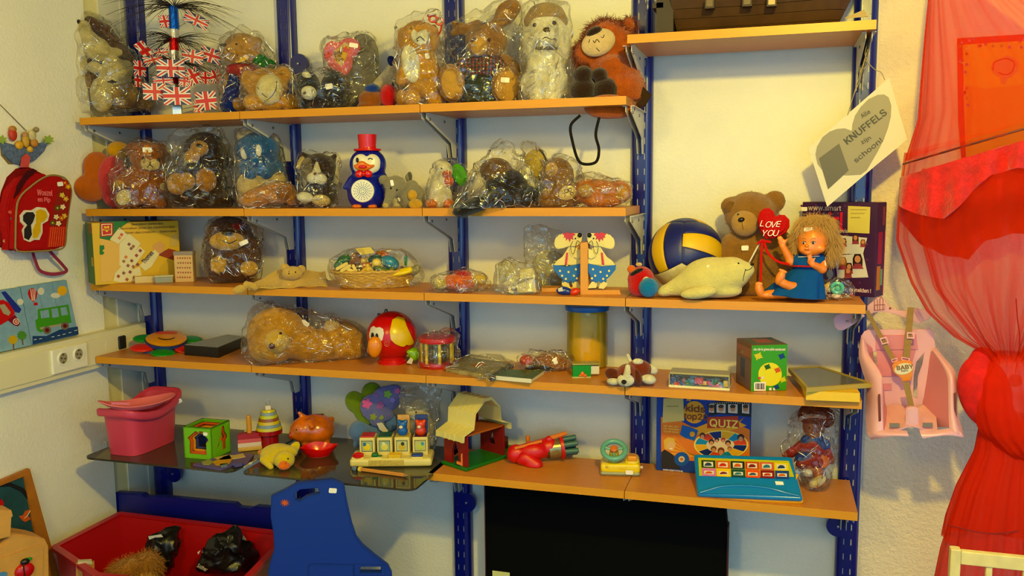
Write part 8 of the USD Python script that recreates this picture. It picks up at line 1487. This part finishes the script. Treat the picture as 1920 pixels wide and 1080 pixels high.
t.line('hem', [(1776, 984, 62), (1800, 990, 70), (1850, 1000, 72), (1905, 996, 62), (1912, 985, 40)], 1.2, mat('hem_dark', (140, 24, 12), .8)); t.line('loose_thread', [(1904, 700, 20), (1912, 640, 30), (1908, 600, 40), (1905, 560, 50)], .9, mat('hem_dark', (140, 24, 12), .8))
# ------------------------------------------------------------------ red framed poster
t = Thing('red_framed_poster', 'yellow poster in a red floral frame behind the tulle canopy', 'poster', 1880, 1.86, -.004, face=False)
PP_ = lambda L_: [(x, y) for x, y in L_]
t.ext('board', [(1795, 72), (1990, 60), (1996, 330), (1806, 336), (1797, 226)], 1, 3, ink('poster_red', (206, 30, 24)), smooth=False); t.ext('sheet', [(1805, 84), (1984, 72), (1988, 322), (1812, 326)], 2, 1.4, ink('poster_yellow', (236, 186, 50)), smooth=False)
t.ext('lower_hill', [(1806, 160), (1850, 166), (1984, 150), (1988, 322), (1812, 326)], 2.6, .6, ink('poster_amber', (226, 160, 40)), smooth=False)
rr = np.random.default_rng(9)
for i in range(34):
    x, y = (1800+rr.uniform(0, 130), 78+rr.uniform(-6, 12)) if i < 20 else (1800+rr.uniform(0, 16), 90+rr.uniform(0, 140)); c = ((206, 60, 90), (90, 130, 60), (60, 90, 150), (236, 220, 120), (226, 120, 150))[i % 5]
    t.ext('flower_print', [(x+q2*3.6*math.cos(a), y+q2*3.6*math.sin(a)) for a, q2 in zip(np.linspace(0, 6.28, 10, endpoint=False), np.tile((1, .6), 5))], 3.2, .6, ink('poster_flower', c), smooth=False)
t.ext('cloud_print', [(1858, 128), (1862, 116), (1874, 110), (1888, 104), (1900, 108), (1910, 118), (1908, 132), (1900, 142), (1890, 146), (1884, 158), (1878, 156), (1876, 144), (1866, 140)], 3.2, .6, ink('poster_peach', (226, 150, 90)), smooth=False); t.line('cloud_outline', [(1862, 132, 4.2), (1864, 118, 4.2), (1876, 112, 4.2), (1890, 110, 4.2), (1902, 118, 4.2), (1898, 134, 4.2), (1886, 140, 4.2), (1872, 136, 4.2)], 1, ink('poster_outline', (190, 70, 50)))
# ------------------------------------------------------------------ pink doll seat
t = Thing('doll_bike_seat', 'pink plastic doll bicycle seat with beige straps hanging on the wall', 'doll seat', 1705, .95, -.20)
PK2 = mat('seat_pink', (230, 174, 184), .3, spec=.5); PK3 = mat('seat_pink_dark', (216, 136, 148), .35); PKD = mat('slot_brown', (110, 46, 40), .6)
cs = lambda L_: [(x/3.374+1540, y/3.374+540) for x, y in L_]
t.ext('back_panel', cs([(255, 300), (272, 275), (300, 264), (690, 262), (712, 290), (722, 380), (730, 560), (700, 780), (340, 780), (300, 620), (258, 430)]), 0, 6, PK2, bev=2, hole=[cs([(318, 408), (352, 404), (352, 500), (322, 500)]), cs([(600, 470), (650, 412), (640, 480), (610, 560), (604, 700), (580, 690), (584, 560)]), cs([(365, 512), (450, 516), (452, 556), (372, 556)])])
t.ext('head_pad', cs([(345, 300), (600, 296), (612, 390), (342, 392)]), 3, 4, PK3, bev=1.5); t.ext('back_rib', cs([(350, 395), (598, 392), (575, 470), (560, 560), (380, 560), (352, 500)]), 2.5, 3, PK3, bev=1); t.ext('pocket', cs([(386, 606), (444, 606), (446, 646), (388, 648)]), 2, 2, PK3)
def loft(name, A, B, m, bow=0.0, n=14):
    A_, B_ = (np.array([t.P(x/3.374+1540, y/3.374+540, w) for x, y, w in L_]) for L_ in (A, B)); A_, B_ = spl(A_, 5), spl(B_, 5); N = min(len(A_), len(B_)); A_ = A_[np.linspace(0, len(A_)-1, N).astype(int)]; B_ = B_[np.linspace(0, len(B_)-1, N).astype(int)]
    def f(u, v):
        i = u*(N-1); a = np.stack([np.interp(i, range(N), A_[:, j]) for j in range(3)], -1); b = np.stack([np.interp(i, range(N), B_[:, j]) for j in range(3)], -1); q_ = a+(b-a)*v[..., None]; q_[..., 1] -= bow*t.s*np.sin(np.pi*v); return q_
    return t.part(name, grid(f, 30, n, .0045), m, smooth=60)
loft('left_wing', [(256, 300, 4), (240, 420, 20), (262, 520, 34), (290, 620, 40), (285, 780, 48), (292, 925, 70)], [(280, 350, 6), (300, 430, 34), (362, 520, 62), (382, 600, 72), (385, 760, 78), (390, 900, 84)], PK2, 9)
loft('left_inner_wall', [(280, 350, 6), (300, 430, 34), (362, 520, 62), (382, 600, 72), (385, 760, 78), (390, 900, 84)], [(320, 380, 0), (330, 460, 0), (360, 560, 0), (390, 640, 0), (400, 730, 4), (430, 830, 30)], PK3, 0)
loft('right_wing', [(722, 380, 4), (770, 440, 24), (838, 520, 44), (856, 620, 52), (858, 780, 60), (900, 940, 78)], [(700, 400, 2), (755, 470, 34), (800, 560, 56), (806, 640, 64), (808, 760, 70), (812, 880, 80)], PK2, 9)
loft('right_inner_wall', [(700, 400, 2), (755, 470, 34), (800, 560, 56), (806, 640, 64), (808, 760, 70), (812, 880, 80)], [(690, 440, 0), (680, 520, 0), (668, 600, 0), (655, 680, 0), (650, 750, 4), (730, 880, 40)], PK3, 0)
loft('seat_base', [(390, 760, 2), (460, 740, 2), (540, 756, 14), (610, 756, 14), (660, 740, 2), (720, 760, 2)], [(400, 905, 84), (470, 905, 88), (540, 880, 92), (600, 880, 92), (660, 905, 88), (735, 900, 84)], PK2, 6)
loft('left_lip', [(292, 915, 70), (340, 900, 82), (430, 905, 86), (540, 905, 88)], [(318, 955, 74), (380, 945, 90), (460, 935, 96), (556, 937, 98)], PK2, 4); loft('right_lip', [(618, 900, 88), (700, 905, 86), (780, 895, 84), (860, 885, 78)], [(640, 950, 98), (720, 938, 96), (810, 930, 92), (902, 944, 82)], PK2, 4)
t.ext('hump', cs([(535, 765), (556, 756), (596, 756), (612, 766), (616, 872), (590, 880), (560, 880), (530, 872)]), 90, 14, PK2, bev=6)
for L_ in ([(430, 857), (494, 857), (496, 882), (432, 882)], [(640, 854), (704, 854), (706, 880), (642, 880)]): t.ext('strap_slot', cs(L_), 88.5, 2, mat('slot_grey', (120, 112, 108), .6))
t.ext('side_slot', cs([(358, 676), (372, 672), (378, 840), (362, 846)]), 84, 3, PKD); t.ext('side_slot', cs([(838, 668), (852, 664), (858, 836), (842, 840)]), 74, 3, PKD)
t.ext('carry_bar', cs([(290, 112), (318, 92), (345, 62), (380, 56), (404, 80), (424, 112), (470, 140), (540, 146), (600, 128), (700, 150), (690, 190), (620, 230), (560, 200), (500, 178), (430, 158), (360, 150), (320, 162), (290, 175)]), -6, 6, mat('bar_pink', (226, 172, 176), .4), bev=1.5)
for x, h in ((345, 78), (380, 72)): t.line('castle_print', [(x/3.374+1540-3, 582, -5), (x/3.374+1540-3, 540+h/3.374, -5), (x/3.374+1540, 540+(h-18)/3.374, -5), (x/3.374+1540+3, 540+h/3.374, -5), (x/3.374+1540+3, 582, -5)], .5, ink('castle_brown', (150, 80, 66)), spline=False)
t.line('castle_print', [(1640, 582, -5), (1640, 572, -5), (1659, 571, -5), (1659, 580, -5), (1640, 582, -5)], .5, ink('castle_brown', (150, 80, 66)), spline=False); t.ell('bar_screw', 1669, 578, 2, 2, -5, 1.5, ink('castle_brown', (150, 80, 66)), track=False)
t.ext('paddle', cs([(75, 200), (92, 172), (130, 160), (236, 148), (276, 178), (240, 204), (190, 240), (140, 268), (106, 268), (84, 244)]), 20, 5, PK2, bev=1.5); t.ell('paddle_screw', 1588.5, 602.5, 2.4, 2.4, 26, 2, mat('screw_steel', (190, 190, 200), .3, metal=.9))
STP = cloth('strap_beige', (156, 126, 84)); WE = [(272, 145), (300, 140), (470, 450), (444, 466)]
t.ext('strap', cs(WE), 24, 2.5, STP); t.ext('strap', cs([(545, 124), (586, 124), (560, 450), (516, 446)]), 24, 2.5, STP); t.ext('strap', cs([(514, 596), (556, 596), (588, 756), (554, 762)]), 56, 2.5, STP)
for L_, H_ in (([(368, 318), (412, 308), (428, 348), (384, 360)], [(378, 326), (408, 318), (418, 342), (388, 350)]), ([(540, 280), (590, 280), (590, 322), (540, 320)], [(550, 290), (580, 290), (580, 312), (550, 311)]), ([(440, 452), (478, 440), (486, 462), (448, 474)], [(448, 457), (474, 448), (478, 458), (452, 467)]), ([(506, 436), (560, 444), (558, 464), (506, 458)], [(512, 443), (552, 449), (551, 457), (512, 452)])): t.ext('slider', cs(L_), 28, 3, PK2, hole=[cs(H_)], bev=.6)
bk = t.ext('buckle', cs([(448, 490), (468, 466), (505, 462), (545, 458), (574, 470), (580, 520), (574, 560), (564, 588), (512, 594), (500, 570), (456, 535)]), 32, 8, plastic('buckle_orange', (226, 140, 40), .3), bev=2.5)
t.ext('buckle_label', [(1540+(521+58*math.cos(a))/3.374, 540+(512+36*math.sin(a)+8*math.cos(a)*-1)/3.374) for a in np.linspace(0, 6.28, 28, endpoint=False)], 33, 1.5, mat('label_cream', (226, 214, 180), .4), bk); t.text('lettering', 'BABY', 1681, 694, 7.5, 33.6, ink('letter_brown', (120, 80, 40)), bk, tilt=12, bold=True, width=28); t.text('lettering', 'born', 1690, 697, 3.6, 33.6, ink('letter_blue', (60, 70, 110)), bk, tilt=8, width=11)
# ------------------------------------------------------------------ chair and right-hand socket
t = Thing('white_chair', 'worn white-painted wooden chair back in the lower right corner', 'chair', 1850, 0, -.80, face=False)
CW_ = mat('chair_white', (226, 206, 146), .6, var=.12, vscale=30); xa = t.L(at_y(1781, 1030, -.8))[0]; xb = xa+.38; zt = t.L(at_y(1783, 1026, -.8))[2]
for x in (xa, xb-.022): t.part('back_post', rbox(x, x+.022, -.012, .012, 0, zt, .003), CW_); t.part('front_leg', rbox(x, x+.022, -.36, -.335, 0, .44, .003), CW_)
t.part('top_rail', rbox(xa+.022, xb-.022, -.009, .009, zt-.036, zt-.004, .003), CW_)
for i in range(4): t.part('spindle', rbox(xa+.075+i*.075, xa+.089+i*.075, -.006, .006, .45, zt-.034, .003), CW_)
t.part('seat', rbox(xa-.01, xb+.01, -.37, .015, .43, .455, .006), CW_)
t = Thing('wall_trunking', 'cream wall trunking with a white socket at the right edge', 'trunking', 0, 1.072, -.0005, x=3.02, face=False)
t.part('channel', rbox(0, 1.2, -.034, 0, 0, .105, .004), CREAM); u = t.L(at_y(1901, 712, -.034)); t.part('socket_plate', rbox(u[0]-.04, u[0]+.04, -.042, -.03, u[2]-.04, u[2]+.04, .005), WHT)
t.part('socket_ring', move(lathe([(.019, -.006), (.0195, .004), (.024, .004), (.026, -.001), (.026, -.006)], 28), u[0], -.042, u[2], rx=90), WHT); t.part('socket_well', move(lathe([(0, 0), (.019, 0), (.019, .0015), (0, .0015)], 24), u[0], -.0422, u[2], rx=90), mat('socket_well_shade', (150, 138, 104), .6))
for dx, dz in ((-.008, .002), (.008, -.002)): t.part('pin_hole', move(lathe([(0, 0), (.0028, 0), (.0028, .001), (0, .001)], 10), u[0]+dx, -.044, u[2]+dz, rx=90), mat('pin_hole_dark', (40, 34, 26), .6))
